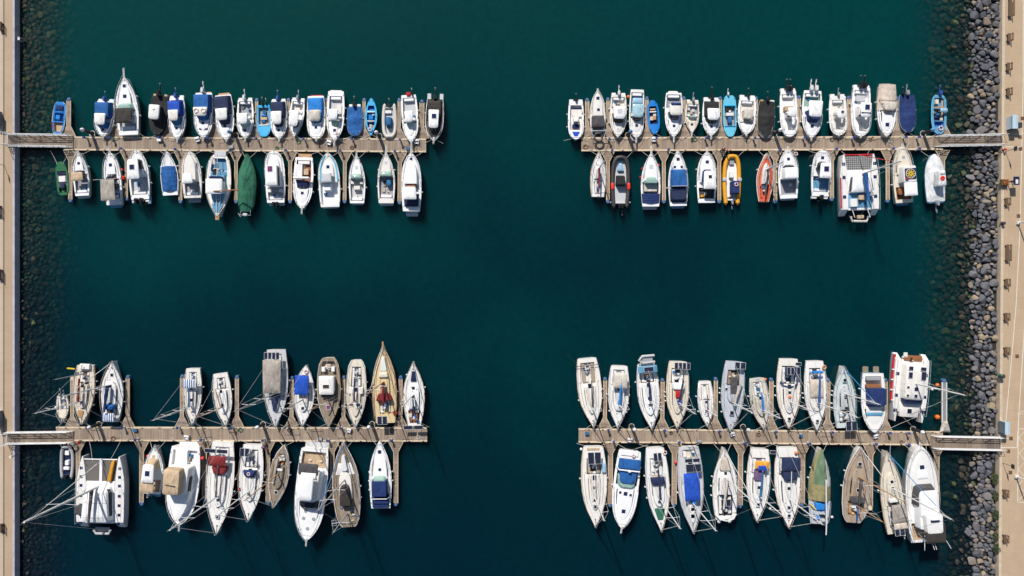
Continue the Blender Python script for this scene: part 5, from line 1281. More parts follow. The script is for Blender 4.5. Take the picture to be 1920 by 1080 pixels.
motorboat((1297, 250), (1299, 190), 26, "small cream runabout with two black round seats and split windscreen", "cream runabout with round seats", 'fine', z=.8, hull='cream2', deck='cream', cock=(.08, .50, .80), cockm='mgrey', cab=(.60, .88, .66), hc=.2, shield=(.46, .58, .66, 'glassgreen', 1.4), hatch=((.72, 0, .4),), engines=[ob(0, 'outgrey', True, .9)], pul=.6, seats=2, junk=4)
motorboat((1333.5, 254), (1334, 186), 33, "white hardtop boat with black cockpit cover and twin white stern pods", "black-covered hardtop boat", 'motor', z=.95, can=('black', .06, .50, .84, 1.6, 1), roof=('white2', .30, .62, .68), zr=2.3, shield=(.52, .70, .70, 'black'), cab=(.64, .92, .74), hatch=((.76, 0, .42),), engines=[ob(0, 'outblack', True, 1.3)], pul=.6)
b = fishboat((1369.5, 256), (1368, 179), 24, "pale cyan open boat with rounded ends and a blue cloth amidships", "pale cyan round-ended boat", 'cyan2', 'cyan2', 'mgrey', 'tub', wells=[(.28, .74, .80, .2, 'mgrey')])
b.blk("cloth", 'blue2', .52, .68, .35, .3, .3, .8, c=.0); b.seat('white', .42, .50, -.6, .6, .3, .75); b.seat('cyan', .74, .76, -.9, .9, .4, .9, "thwart"); b.seat('cyan', .24, .27, -.9, .9, .4, .9, "thwart"); b.junk(5, .28, .45, -.5, .5, .4, 2, ('whitecloth', 'tan', 'orangebuoy', 'black')); b.outboard(-.3, 'outwhite', k=.7)
motorboat((1399.5, 252), (1402, 182), 34, "cream and white motorboat with a large cream console cover", "boat with large cream console cover", 'motor', z=.9, deck='white2', cock=(.10, .70, .74), cockm='cream2', cab=(.74, .92, .5), shield=None, roof=('beige2', .34, .62, .56), zr=1.9, hatch=(), engines=[ob(0, 'outblack', True, .9)], pul=.3, junk=0, console=(.36, .60, .5, 'beige2'))
b = Boat((1435.5, 258), (1438, 190), 31, "boat with a brown-black full cover and a light edge, between two white neighbours", "brown-black covered boat", 'blunt', .85, 1.1, 'skyhull', 'black', rail=False, rub='steel', fend='6'); b.top = 1
b.cover('black', [(0, .1), (.35, .2), (.4, .6), (.6, .5), (.68, .2), (1, .05)]); b.outboard(0, 'outblack', k=1.0); b.seat('tanwood', -.04, .02, -.8, -.4, .5, .9, "stern_pod"); b.seat('cream2', -.04, .02, .4, .9, .5, .9, "stern_pod")
b = motorboat((1481, 256), (1478, 170), 33, "white boat with twin black outboards and a round white T-top over a shaded deck", "T-top boat with twin black outboards", 'blunt', z=1.0, cock=(.08, .86, .78), cockm='white2', cab=None, shield=None, roof=('white2', .42, .62, .52), zr=2.7, hatch=(), engines=[ob(-.2, 'outblack', True, 1.2), ob(.2, 'outblack', True, 1.2)], pul=None, rail=(.5, 1), junk=2, console=(.46, .60, .42, 'white'))
b.seat('tan', .34, .44, -.5, .5, .5, 1.3)
motorboat((1521.5, 258), (1524, 170), 37, "large white hardtop boat with deep blue windscreen and two white-and-pink outboards", "hardtop boat with two white outboards", 'motor', z=1.05, cock=(.06, .34, .84), cockm='glassgreen', cab=(.52, .92, .76), roof=('white2', .26, .60, .70), zr=2.55, shield=(.44, .70, .72, 'navy2'), hatch=((.76, 0, .5),), engines=[ob(-.25, 'outwhite', True, 1.2), ob(.25, 'outwhite', True, 1.2)], pul=.5, seats=1, pods=False)
b = motorboat((1573, 253), (1571, 180), 32, "tubby white inflatable-sided boat with small hatch on its T-top", "white tubby T-top boat", 'blunt', z=.85, deck='white', cock=(.10, .86, .70), cockm='cream2', cab=None, shield=None, roof=('white2', .38, .62, .56), zr=2.2, hatch=(), engines=[ob(0, 'outgrey', True, .8)], pul=.2, rail=(.6, 1), junk=2, console=(.40, .58, .42, 'white'), rub='white2')
b.hatch(.46, .05, .4, z=2.3)
b = motorboat((1614, 255), (1616, 164), 36, "big white offshore boat with twin black outboards and square blue hatch on its roof", "offshore boat with square blue roof hatch", 'blunt', z=1.1, cock=(.06, .90, .80), cockm='white2', cab=None, shield=None, roof=('white2', .36, .66, .56), zr=2.8, hatch=(), engines=[ob(-.22, 'outblack', True, 1.25), ob(.22, 'outblack', True, 1.25)], pul=.3, rail=(.3, 1), junk=3, console=(.40, .62, .5, 'white'))
b.hatch(.46, .08, .7, .8, z=2.9, mat='glassblue'); b.canopy('navy2', .56, .59, .5, .5, 2.92, posts=False, name="folded_canopy"); b.seat('lgrey', .16, .28, -.5, .5, .6, 1.0)
b = motorboat((1662.5, 255), (1664, 160), 35, "white boat under a large beige cover over stern and cockpit", "beige-covered cruiser", 'motor', z=1.1, cock=None, cab=(.50, .90, .66), hc=.4, shield=(.40, .60, .70, 'greige', 1.9), hatch=((.78, 0, .6),), pul=.1)
b.cover('beige', [(.0, .3), (.3, .7), (.5, .8), (1, .2)], -.02, .50); b.blk("windscreen_cover", 'beige2', .36, .52, .72, .6, 1.5, 2.2, rf=.4)
g = Geo(); g.tube([b.P(.30, -.9, 1.3), b.P(.34, -.8, 2.3), b.P(.34, .85, 2.3), b.P(.30, .95, 1.3)], .04); b.done(g, "targa_bar", 'darkmetal')
b = Boat((1703.5, 247), (1701, 178), 31, "motorboat in a dark royal blue full cover with two raised outboards", "dark blue covered boat", 'blunt', .8, 1.05, 'skyhull', 'navy2', rail=False, rub='skyhull', fend='6'); b.top = 1
b.cover('navy2', [(0, .05), (.5, .12), (.55, .6), (.7, .4), (1, .05)]); b.outboard(-.1, 'outgrey', k=1.1); b.outboard(-.6, 'outblack', k=.8)
b = fishboat((1761, 251), (1761, 178), 27, "blue fishing boat with an orange life ring on its foredeck beside the right gangway", "blue fishing boat with life ring", 'bluehull2', 'bluedeck', 'bluehull', 'tub', z=.75, wells=[(.08, .30, .72, .3, 'bluedeck'), (.36, .66, .72, .25, 'navyhull'), (.68, .82, .7, .4, 'azure')], rub='cyan2')
b.ring(.86, .15, 1.05, .32); b.seat('cream', .12, .24, -.55, -.1, .4, .9, "crate"); b.seat('tanwood', .30, .34, -.75, .85, .5, .85, "thwart"); b.seat('tanwood', .66, .68, -.75, .85, .5, .85, "thwart"); b.canopy('skyhull', .36, .46, .5, .5, 1.4, c=.4, name="awning"); b.outboard(0, 'outblue', k=1.0); b.junk(5, .36, .62, -.5, .5, .4)

# ================================================================ upper right pontoon, lower row
b = sailboat((1123, 285), (1121, 369), 29, "small white sailing boat with a dark red sail cover at the left end", "small sailing boat with dark red boom", 'sailw', z=.75, deck='white', cock=(.06, .36, .5), cockm='cream2', trunkp=(.40, .76, .6), ht=.2, win=False, hatches=(), wheel=False, fend='', rub='tan', mast=dict(u=.62, h=7.6, boom=.50, cover='maroon', cr=.15, spreaders=1, genoa=None, stayu=.98), junk=2)
b.outboard(0, 'outblack', False, k=.7)
b = rib((1164, 291), (1163, 384), 37, "black inflatable boat with black console cover and red cushions on both tubes", "black inflatable with red cushions", 'ribblack', 'lgrey', .32)
b.blk("console_cover", 'black', .38, .60, .5, .44, .3, 1.5, top=(.1, .3, .85)); b.blk("bow_locker", 'skyhull', .68, .84, .34, .2, .3, .7, r=.2); b.outboard(-.12, 'outblack', False, k=1.1); b.outboard(.16, 'outblack', True, k=1.1)
for sd in (-1, 1): b.blk("cushion", 'redbuoy', .30, .44, .15, .15, .55, .95, c=sd*.82)
b.fender(.05, (-1, 1), 'fender', .14)
b = motorboat((1221, 287), (1220, 387), 37, "white sports cruiser with green-tinted windscreen, beige seats and royal blue stern cover", "sports cruiser with royal blue stern cover", 'fine', z=1.15, cock=(.10, .46, .82), cockm='beige', cab=(.48, .92, .76), hc=.5, shield=(.42, .58, .68, 'glassgreen', 2.1), hatch=((.74, 0, .6, 'lgrey'),), pul=1.2, plat=(-.05, .85, .45, 'lgrey'), seats=0, junk=1, fend='')
b.cover('navy2', [(.0, .25), (.6, .35), (1, .3)], .06, .24, -.05); b.seat('beige2', .28, .42, -.7, .7, .7, 1.2)
for u in (.72, .56): b.fender(u, (-1,), 'redbuoy', .14)
b.fender(.78, (1,), 'redbuoy', .2)
b = motorboat((1271, 282), (1272, 386), 37, "white cruiser with a faceted mid-blue canopy over cockpit and stern", "cruiser with mid-blue canopy", 'fine', z=1.1, cock=(.06, .3, .8), cockm='navyhull', cab=(.56, .94, .70), hc=.4, shield=None, hatch=((.84, 0, .5), (.70, -.35, .38), (.70, .35, .38)), pul=.1, plat=(-.04, .8, .6, 'bluedeck'), rail=(.1, 1), seats=0, junk=1)
b.blk("canopy", 'blue', .34, .66, .80, .76, 1.1, 2.3, r=.08, rf=.2, top=(.0, .3, .94), nose=.25); b.blk("stern_canopy", 'navy', .08, .33, .82, .8, 1.1, 1.8, top=(.2, .0, .9))
g = Geo(); g.tube([b.P(.34, -1, 1.2), b.P(.34, -.8, 2.35), b.P(.34, .8, 2.35), b.P(.34, 1, 1.2)], .04); b.done(g, "arch", 'steel')
b = motorboat((1325.5, 285), (1325, 380), 36, "white boat with long hardtop, two small hatches and an orange box aft", "hardtop boat with dark stern cockpit", 'motor', z=1.15, cock=(.08, .30, .82), cockm='charcoal', cab=(.40, .92, .78), hc=.5, roof=('white2', .24, .60, .62), zr=2.9, shield=(.40, .66, .64, 'navy2'), hatch=((.80, 0, .5),), pul=.7, seats=0, junk=1)
b.hatch(.48, .05, .5, z=2.98); b.seat('amber', .11, .16, -.6, -.2, .7, 1.0, "box")
b = rib((1373, 289), (1372, 378), 35, "orange-yellow inflatable boat with a navy console cover carrying a life ring", "orange-yellow inflatable", 'ribyellow', 'white2', .33)
b.blk("console_cover", 'navy2', .16, .42, .40, .40, .3, 1.7, c=.22, r=.06); b.ring(.34, .22, 1.75, .26)
for sd in (-1, 1): b.blk("tube_band", 'ribgrey', .42, .50, .21, .21, .45, .92, c=sd*.80, r=.1)
b.junk(5, .04, .14, -.5, .4, .4, 3, ('black', 'whitecloth', 'lgrey')); b.seat('white', .50, .64, -.3, .15, .3, .8); b.seat('mgrey', .78, .92, -.25, .25, .3, .62, "bow_step"); b.outboard(.0, 'outgrey', True, k=.8)
b = sailboat((1437.5, 288), (1432, 378), 30, "sailing boat with orange-red deck, white coachroof and a grey-blue sail cover", "orange-red decked sailing boat", 'sail', z=.9, hull='white', deck='orange', trunkp=(.36, .80, .48), trunkm='white', win=False, cock=(.06, .32, .6), cockm='orange', hatches=(), wheel=False, rub='white', mast=dict(u=.66, h=8.2, boom=.56, cover='charcoal', cr=.14, boomv=-.3, genoa=None), junk=2, seats='orange')
b = motorboat((1477.5, 280), (1479, 372), 37, "white wheelhouse boat with an open grey cockpit and an orange ring at its bow", "wheelhouse boat with open grey cockpit", 'motor', z=1.05, cock=(.08, .40, .80), cockm='mgrey', cab=(.62, .92, .62), hc=.4, shield=(.54, .70, .66, 'glass', 2.2), hatch=((.80, 0, .45, 'glassblue'),), pul=.5, plat=(-.03, .85, .5, 'lgrey'), seats=0, junk=1)
b.blk("wheelhouse", 'white2', .38, .62, .70, .68, 1.0, 2.55, top=(.0, .1, .96)); b.ring(.90, .75, 1.5, .24)
b = motorboat((1543, 282), (1538, 368), 36, "white hardtop boat with a blue roof hatch and one black outboard", "hardtop boat with blue roof hatch", 'blunt', z=1.0, cock=(.10, .44, .82), cockm='bluedeck', cab=(.62, .93, .74), hc=.3, roof=('white2', .36, .70, .60), zr=2.7, shield=(.56, .76, .62, 'glass'), hatch=((.84, 0, .5),), engines=[ob(0, 'outblack', False, 1.3)], pul=None, seats=1, junk=1)
b.hatch(.56, .02, .75, .8, z=2.8, mat='glassblue')
# catamarans -----------------------------------------------------------------------------
def catamaran(bow, stern, beam, label, short, L2=None, hw=.20, hull='white', deck='white2', net='net', nets=(.72, .97), z=1.6, roof=None, stripes=None, **kw):
    b = Boat(bow, stern, beam, label, short, 'motor', z, z, None, cat="catamaran", name="catamaran", rail=False, lines=False)
    b.top = z+1.0; b.kind = 'motor'; L, h = b.L, b.h
    def hwid(u): return (hw*h*(1 if u < .62 else 1-.88*((u-.62)/.38)**1.5))*(0.8+.2*min(1, u*6))
    for sd in (-1, 1):
        g = Geo(); rings = []; cx = sd*(1-hw)*h
        for i in range(22):
            u = i/21; w = hwid(u); zz = z+.05*u; zt = zz if u > .09 else .55+(zz-.55)*(u/.09)
            off = cx+sd*(hw*h-w)*(-.25 if u > .6 else 0)
            rings.append([Vector((off*1-w, u*L, zt)), Vector((off-w*.8, u*L, .05)), Vector((off, u*L, -.5)), Vector((off+w*.8, u*L, .05)), Vector((off+w, u*L, zt)), Vector((off, u*L, zt+.07))])
        g.loft([list(reversed(r)) for r in rings] if b.flip > 0 else rings); g.make("hull", hull, b.root)
        if stripes == 'left' and sd*b.flip < 0:
            g = Geo(); g.tube([Vector((cx+sd*(hwid(u)*.86), u*L, z+.04)) for u in (.12, .3, .5, .62)], .10, 6); g.make("hull_stripe", 'redpaint', b.root)
        if stripes == 'hulls' and sd*b.flip < 0:
            g = Geo(); g.tube([Vector((cx+sd*(hwid(u)*.96), u*L, z-.5+(.0))) for u in (.02, .2, .45, .7)], .22, 8); g.make("hull_band", 'redpaint', b.root)
        for u in kw.get('hh', (.3, .62, .84)):
            c = Vector((cx, u*L, z+.08)); g = Geo(); hs_ = kw.get('hs', .25); g.box(c.x-hs_, c.x+hs_, c.y-hs_, c.y+hs_, c.z-.05, c.z+.03); g.make("hatch", 'glassblue', b.root, False)
        g = Geo(); g.tube([Vector((cx+sd*hwid(u)*.85, u*L, z+.55)) for u in (.08, .3, .5, .7, .9)], .02, 5)
        for u in (.08, .3, .5, .7, .9): g.tube([Vector((cx+sd*hwid(u)*.85, u*L, z)), Vector((cx+sd*hwid(u)*.85, u*L, z+.55))], .018, 4)
        g.make("guard_rail", 'steel', b.root)
    iw = 1-2*hw+.02
    b.blk("bridge_deck", deck, .08, nets[0], iw, iw, .7, z+.02, r=.05, crown=0)
    if nets[1] > nets[0]:
        g = Geo(); y0, y1 = nets[0]*L, nets[1]*L; x = iw*h+.12; g.loft([[(-x, y0, q), (x, y0, q), (x, y1, q), (-x, y1, q)] for q in (z-.14, z-.1)]); g.make("trampoline", net, b.root, False)
        g = Geo(); g.tube([Vector((-x-.1, y1+.05, z-.05)), Vector((x+.1, y1+.05, z-.05))], .10, 8); g.make("crossbeam", kw.get('xbeam', 'alu'), b.root)
    return b
b = catamaran((1610, 289), (1613, 403), 72, "white sailing catamaran with red stripes, red bow beam and blue sail cover", "red striped catamaran with blue sail cover", nets=(.74, .985), net='net', xbeam='redpaint', stripes='left', hw=.19)
b.blk("saloon", 'white2', .36, .72, .60, .52, 1.6, 2.5, rf=.9, top=(.05, .5, .9), crown=.08); b.blk("saloon_window", 'charcoal', .38, .655, .63, .56, 2.05, 2.35, rf=.9, crown=0, top=(.1, .1, .97)); b.blk("cockpit_floor", 'bluedeck', .12, .36, .60, .60, 1.62, 1.66, r=.05, crown=0)
b.top = 2.6; b.seat('tan', .24, .32, -.12, .2, 1.65, 2.1, "table"); b.seat('white', .13, .26, -.55, -.2, 1.65, 2.1); b.junk(4, .14, .3, -.5, .5, 1.7); b.seat('lgrey', .3, .36, .45, .6, 1.6, 2.6, "helm")
b.rig(.66, 13.2, .46, 'blue', .28, 'alu', 1, genoa='redpaint', r=.12, stayu=.985, boomv=.12)
g = Geo(); yy = -.02*b.L; g.tube([Vector((-1.3, yy, 1.2)), Vector((-1.1, yy-.7, 1.1)), Vector((1.2, yy-.8, 1.1)), Vector((1.5, yy, 1.2))], .2, 8); t_ = g.make("tender", 'ribpale', b.root); b.seat('tan', -.06, .0, -.1, .25, 1.1, 1.35, "tender_seat")
g = Geo()
for t in (-1, 1): g.tube([b.P(.08, t*.4, 1.6), b.P(-.05, t*.4, 2.3)], .05)
b.done(g, "davits", 'steel'); b.mooring('rope')
b = motorboat((1692, 274), (1696, 380), 37, "white boat with a dark roof panel bearing a round yellow spoked emblem", "boat with yellow wheel emblem on its roof", 'motor', z=1.2, deck='cream', cock=(.06, .28, .8), cockm='wood', cab=(.50, .94, .74), hc=.45, shield=None, hatch=((.80, 0, .5, 'mgrey'),), pul=.4, plat=(-.04, .75, .5, 'bluedeck'), seats=0, junk=1, rail=(.4, 1))
b.blk("wheelhouse", 'white', .34, .64, .66, .64, 1.2, 2.9, c=.1, top=(.0, .15, .97)); b.blk("roof_panel", 'navyhull', .39, .58, .56, .56, 2.97, 3.02, c=.12, r=.08, crown=0); b.blk("rear_hardtop", 'white2', .10, .34, .66, .66, 2.7, 2.82, c=.16, r=.06); 
c = b.P(.485, .12, 3.02)
g = Geo(); g.torus(c+Vector((0, 0, .02)), .72, .045, 28, 5)
b.done(g, "emblem_ring", 'cream2')
g = Geo()
for i in range(10):
    a = i*math.pi/5; g.add([c+Vector((.62*math.cos(a-.10), .62*math.sin(a-.10), .03)), c+Vector((.62*math.cos(a+.10), .62*math.sin(a+.10), .03)), c+Vector((.10*math.cos(a+.6), .10*math.sin(a+.6), .03)), c+Vector((.10*math.cos(a-.6), .10*math.sin(a-.6), .03))], [(0, 1, 2, 3)])
b.done(g, "emblem_rays", 'yellow', smooth=False); b.blk("red_bag", 'red', .385, .41, .18, .16, 3.05, 3.2, c=-.3); b.blk("helm_seat", 'wood', .14, .26, .25, .25, .9, 1.4, c=-.35)
b = Boat((1752, 289), (1755, 378), 36, "boat under a wrinkled white tarpaulin with a round red logo on its top", "white tarpaulin boat with red logo", 'motor', .95, 1.2, 'skyhull', 'white', rail=False, rub='skyhull', cat="motorboat"); b.top = 1.3
b.cover('tarp', [(0, .1), (.12, .35), (.5, .75), (.75, .55), (1, .1)]); b.blk("console_canopy", 'tarp', .30, .64, .44, .38, 1.2, 2.7, c=.05, r=.15, top=(.0, .1, .92), crown=.08); b.outboard(-.05, 'outgrey', True, k=1.25, prop='bronze'); b.seat('bluedeck', -.03, .05, -.75, .75, .4, .95, "stern_platform")
c = b.P(.455, .05, 2.80); g = Geo(); g.torus(c, .28, .10, 20, 6); g.cyl((c.x, c.y), .14, c.z-.02, c.z+.05, 12); b.done(g, "logo", 'redbuoy')
def roof_text(b, txt, u, v, z, size, mat, rot=0.0):
    cu = D.curves.new("lettering", 'FONT'); cu.body = txt; cu.size = size; cu.align_x = 'CENTER'; cu.extrude = .01
    o = D.objects.new("lettering", cu); COL.objects.link(o); dg = bpy.context.evaluated_depsgraph_get()
    me = D.meshes.new_from_object(o.evaluated_get(dg)); D.objects.remove(o); me.materials.clear(); me.materials.append(M(mat))
    o = D.objects.new("lettering", me); COL.objects.link(o); o.parent = b.root; o.location = b.P(u, v, z); o.rotation_euler = (0, 0, rot)
roof_text(b, "rebel", .53, .05, 2.84, .38, 'jeans')

# ================================================================ lower left pontoon, upper row
b = sailboat((117, 791), (116, 742), 24, "tiny open sailing dinghy with cream foredeck at the far left of the lower pontoon", "tiny sailing dinghy", 'sailw', z=.65, deck='cream', cock=(.08, .52, .7), cockm='mgrey', trunkp=None, hatches=(), wheel=False, win=False, rail=(.6, 1), fend='', mast=None, junk=3)
b.outboard(-.1, 'outgrey', True, k=.8); b.outboard(.4, 'outgrey', True, k=.6); b.fender(.45, (-1,), 'fender', .22)
b = sailboat((152.5, 796), (160, 685), 39, "old cream sailing ketch with brown foredeck mat and an orange danbuoy at its stern", "cream ketch with brown foredeck mat", 'sailw', z=1.1, deck='cream', trunkp=(.34, .72, .55), cock=(.10, .30, .5), cockm='wood', hatches=(.62,), mast=dict(u=.60, h=12, boom=.40, cover='maroon', cr=.17), junk=8, fend='47a', rub='tan')
b.blk("foredeck_mat", 'tanwood', .76, .88, .30, .2, 1.42, 1.46, c=-.12, crown=0); b.seat('white', -.03, .06, -.4, .6, 1.2, 1.6, "stern_locker"); g = Geo(); g.tube([b.P(.06, -.75, 1.8), b.P(.05, -1.35, 2.1)], .13); b.done(g, "danbuoy", 'yellow'); b.rig(.14, 8.0, .16, None, 0, 'darkalu', 0, False, zc=1.2, back=False)
b = sailboat((210, 678), (209, 791), 43, "white sailing yacht moored bow outwards with navy sail cover and blue cockpit tent", "bow-out yacht with blue cockpit tent", 'sail', z=1.1, deck='white', trunkp=(.30, .68, .55), cock=(.05, .26, .55), cockm='navyhull', hatches=(.78, .60), mast=dict(u=.62, h=12.8, boom=.44, cover='navy2', cr=.24, boomv=-.2, r=.1), hood=('blue', .22, .32, .5), bim=('stripe', .02, .16, .5, 2.1), junk=5)
b = sailboat((360, 797), (362, 691), 34, "white sailing yacht with blue and white striped bimini", "yacht with striped bimini", 'sailw', z=1.05, deck='cream2', trunkp=(.34, .76, .56), cock=(.06, .30, .5), hatches=(.55, .72), mast=dict(u=.66, h=13, boom=.34, cover='blue2', cr=.13), junk=4)
b.canopy('stripe', .17, .33, .70, .72, 2.35)
sailboat((423, 799), (413, 700), 35, "plain cream sailing boat with long white coachroof and dark side windows", "plain cream sailing boat", 'sailw', z=1.0, deck='cream2', trunkp=(.32, .76, .60), trunkm='white2', cock=(.08, .30, .5), cockm='mgrey', hatches=(.60, .72), mast=dict(u=.63, h=10.4, boom=.36, cover='tanwood', cr=.08, mat='tanwood', boomv=-.3), junk=2)
b = sailboat((516, 801), (518, 656), 46, "large sailing yacht with long beige awning and dark solar panels at the stern", "yacht under the long beige awning", 'sailw', z=1.2, deck='lgrey', trunkp=(.50, .80, .40), trunkm='lgrey', cock=(.05, .28, .5), hatches=(), win=False, mast=dict(u=.56, h=17.2, boom=None, cover=None, mat='darkalu', r=.12), junk=2, fend='69c')
b.canopy('greige', .12, .545, .74, .70, 2.7, c=-.10, r=.05, crown=.2); b.panel(.065, -.10, .56, 1.1, 2.75, 4)
b.blk("foredeck_cover", 'navy', .56, .79, .40, .14, 1.3, 1.85, crown=.05)
b = sailboat((567, 799), (573, 685), 39, "double-ended white sailing boat with bright royal blue rectangular bimini", "double-ender with royal blue bimini", 'double', z=1.0, deck='white', trunkp=(.40, .76, .5), cock=(.16, .38, .5), hatches=(.70,), mast=dict(u=.56, h=13.2, boom=None, cover=None, mat='darkalu'), junk=4, fend='68')
b.canopy('royal', .15, .47, .66, .66, 2.3, c=-.08, r=.05, crown=.10); b.ring(.10, .1, 1.15, .26)
b = motorboat((616.5, 799), (616, 671), 43, "teak-decked motor sailer with white wheelhouse roof and rounded stern", "teak-decked motor sailer", 'round', z=1.3, hull='cream', deck='teakgrey', cock=(.05, .25, .72), cockm='teakgrey', cab=(.28, .84, .58), cabm='teakgrey', hc=.5, shield=None, hatch=((.72, 0, .6, 'purpleglass'), (.12, 0, .5, 'tan')), pul=None, rail=(.02, 1), seats=0, junk=5, cat="sailboat", name="motor_sailer", rub='tan', fend='479b')
b.blk("wheelhouse", 'cream2', .26, .50, .60, .58, 1.6, 2.8, rf=.3); b.blk("wheelhouse_roof", 'white', .25, .52, .66, .64, 2.8, 2.92, crown=.05); b.hatch(.40, .0, .95, .55, z=3.0, mat='brownblk'); b.blk("front_windows", 'glass', .515, .57, .55, .5, 1.9, 2.55, crown=0)
for t in (-1, 1): b.seat('white2', .13, .2, t*.42-.15, t*.42+.15, .9, 1.7)
b.top = 1.9; b.rig(.60, 12, None, None, 0, 'tanwood', 1, genoa=None)
b = sailboat((666, 801), (669, 675), 37, "grey-white double-ended yacht with a horseshoe cockpit and blue sail cover", "horseshoe-cockpit yacht", 'round', z=1.1, hull='white', deck='cream', trunkp=(.42, .84, .58), trunkm='cream', cock=(.10, .40, .55), cockm='mgrey', hatches=(), win=True, mast=dict(u=.60, h=9.6, boom=.34, cover='navy', cr=.14, mat='tanwood'), rub='white', junk=3, fend='58', rail=(.0, 1))
b.seat('cream2', .40, .50, -.75, .0, 1.2, 1.7, "hatch_garage"); b.seat('cream2', .40, .50, .15, .75, 1.2, 1.7, "hatch_garage"); b.hatch(.66, -.35, .5, z=1.7, mat='glassblue'); b.hatch(.66, .35, .5, z=1.7, mat='glassblue')
b = sailboat((718, 649), (723, 793), 45, "yellow-decked sailing ketch moored bow outwards with dark red sprayhood", "yellow-decked ketch", 'sailw', z=1.2, hull='cream', deck='yellowdeck', trunkp=(.34, .74, .50), trunkm='yellowdeck', cock=(.12, .32, .5), cockm='yellowdeck', seats='cream', hatches=(), mast=dict(u=.54, h=13.5, boom=.30, cover='maroon', cr=.22, mat='tanwood', r=.1), junk=9, fend='6', rub='tan', win=False)
b.blk("sprayhood", 'maroon', .30, .375, .68, .6, 1.5, 2.2, rf=.4, nose=.4); b.blk("raft", 'whitecloth', .68, .86, .30, .14, 1.5, 1.85, r=.2); b.panel(.055, -.12, .75, 1.3, 2.6, 2); b.ring(.13, .85, 1.4, .3, .1, ('maroon', 'redbuoy'))
b.blk("mast_locker", 'cream', .60, .66, .4, .35, 1.7, 2.1)
g = Geo()
for t in (-1, 1): g.tube([b.P(.05, t*.9, 1.6), b.P(.3, t*1.0, 1.7), b.P(.6, t*.9, 1.75), b.P(.85, t*.36, 1.8), b.P(1.0, t*.04, 1.9)], .045)
b.done(g, "wooden_rail", 'wood'); g = Geo(); g.box(-.12, .12, b.L*.97, b.L*1.06, 1.55, 1.62); g.make("bowsprit", 'tanwood', b.root)
b = sailboat((775, 679), (777, 799), 41, "white sailing yacht with teak cockpit at the outer end of the lower left pontoon", "yacht with teak cockpit", 'sail', z=1.1, deck='white', trunkp=(.28, .66, .56), trunkm='white2', cock=(.05, .25, .62), cockm='wood', seats='wood', hatches=(.60,), mast=dict(u=.50, h=12.6, boom=.32, cover='navy', cr=.12, boomv=.1), junk=4, fend='69c')
b.blk("foredeck_hatch", 'navyhull', .70, .86, .28, .16, 1.3, 1.5, r=.15); b.panel(-.005, -.5, 1.45, .62, 1.9, 1); b.panel(-.005, .45, 1.45, .62, 1.9, 1); b.blk("folded_cloth", 'royal', .12, .17, .12, .12, 1.0, 1.3, c=.1)

# ================================================================ lower left pontoon, lower row
b = rib((124.5, 836), (125, 892), 27, "grey inflatable tender with white seats at the left end below the lower left pontoon", "grey tender", 'ribgrey', 'navyhull', .24, z=.45)
b.seat('white2', .68, .84, -.3, .3, .2, .55, "bow_locker"); b.seat('white2', .36, .52, -.1, .4, .2, .8); b.seat('white2', .2, .3, -.4, .4, .2, .65); b.outboard(0, 'outblack', False, k=.8)
b = catamaran((189.5, 856), (187, 992), 89, "very large white sailing catamaran with grey trampolines and a yellow kayak on deck", "large white catamaran", net='netdark', nets=(.66, .955), z=1.7, hw=.19, hull='white', hs=.22, hh=(.08, .20, .33, .46, .60, .72, .84))
b.blk("coachroof", 'white2', .12, .64, .60, .52, 1.7, 3.1, rf=.8, r=.35, top=(.15, .9, .92), crown=.1, c=-.02); b.blk("roof_window", 'glass', .20, .58, .615, .585, 2.2, 2.6, rf=.8, crown=0, c=-.02); b.seat('white2', .64, .97, -.05, .07, 1.55, 1.78, "centre_walkway")
g = Geo()
for v_, w_ in ((-.34, .30), (-.2, .2), (.16, .18), (.36, .30)): g.tube([b.P(.16, v_, 3.2), b.P(.55, w_ if v_ > 0 else -w_, 3.18)], .03, 4)
for u_ in (.2, .4): g.tube([b.P(u_, -.5, 3.15), b.P(u_, 0, 3.26), b.P(u_, .5, 3.15)], .025, 4)
b.done(g, "roof_lines", 'mgrey'); b.canopy('charcoal', .22, .36, .20, .20, 2.75, c=-.72, posts=False, name="side_awning"); b.top = 3.1
b.blk("kayak", 'amber', .66, .955, .07, .06, 1.75, 2.1, c=.40, c1=.56, r=.3) ; b.rig(.60, 18.5, .50, 'charcoal', .24, 'alu', 1, genoa='sail', r=.2, stayu=.94, boomv=-.12)
b.platform(-.05, .35, 1.0, 'mgrey'); g = Geo(); g.tube([b.P(-.02, -.3, 1.4), b.P(-.07, -.2, 1.4), b.P(-.07, .35, 1.4), b.P(-.02, .4, 1.4)], .2, 8); g.make("tender", 'ribgrey', b.root); b.mooring('rope')
b = motorboat((290, 838), (285, 926), 37, "white boat with oblong white hardtop, tan screen cover and tan rear awning", "boat with tan screen and rear awning", 'fine', z=1.1, cock=(.05, .30, .8), cockm='tan', cab=(.60, .93, .66), shield=None, roof=('white2', .30, .68, .62), zr=3.0, hatch=((.80, 0, .45, 'tan'),), pul=.2, seats=0, junk=1, engines=[ob(-.3, 'outwhite', False, .8)], pods=False, fend='')
b.blk("screen_cover", 'tan', .56, .78, .62, .5, 1.3, 2.6, rf=.4, top=(.1, .7, .85)); b.canopy('tan', .08, .33, .68, .66, 2.7, c=-.10); b.hatch(.50, .0, .7, .8, z=3.1, mat='glassblue'); b.fender(.78, (-1,), 'redbuoy', .2); b.platform(-.06, .5, .5, 'bluedeck'); b.seat('bluedeck', -.06, .05, .2, .8, .5, .9, "stern_step")
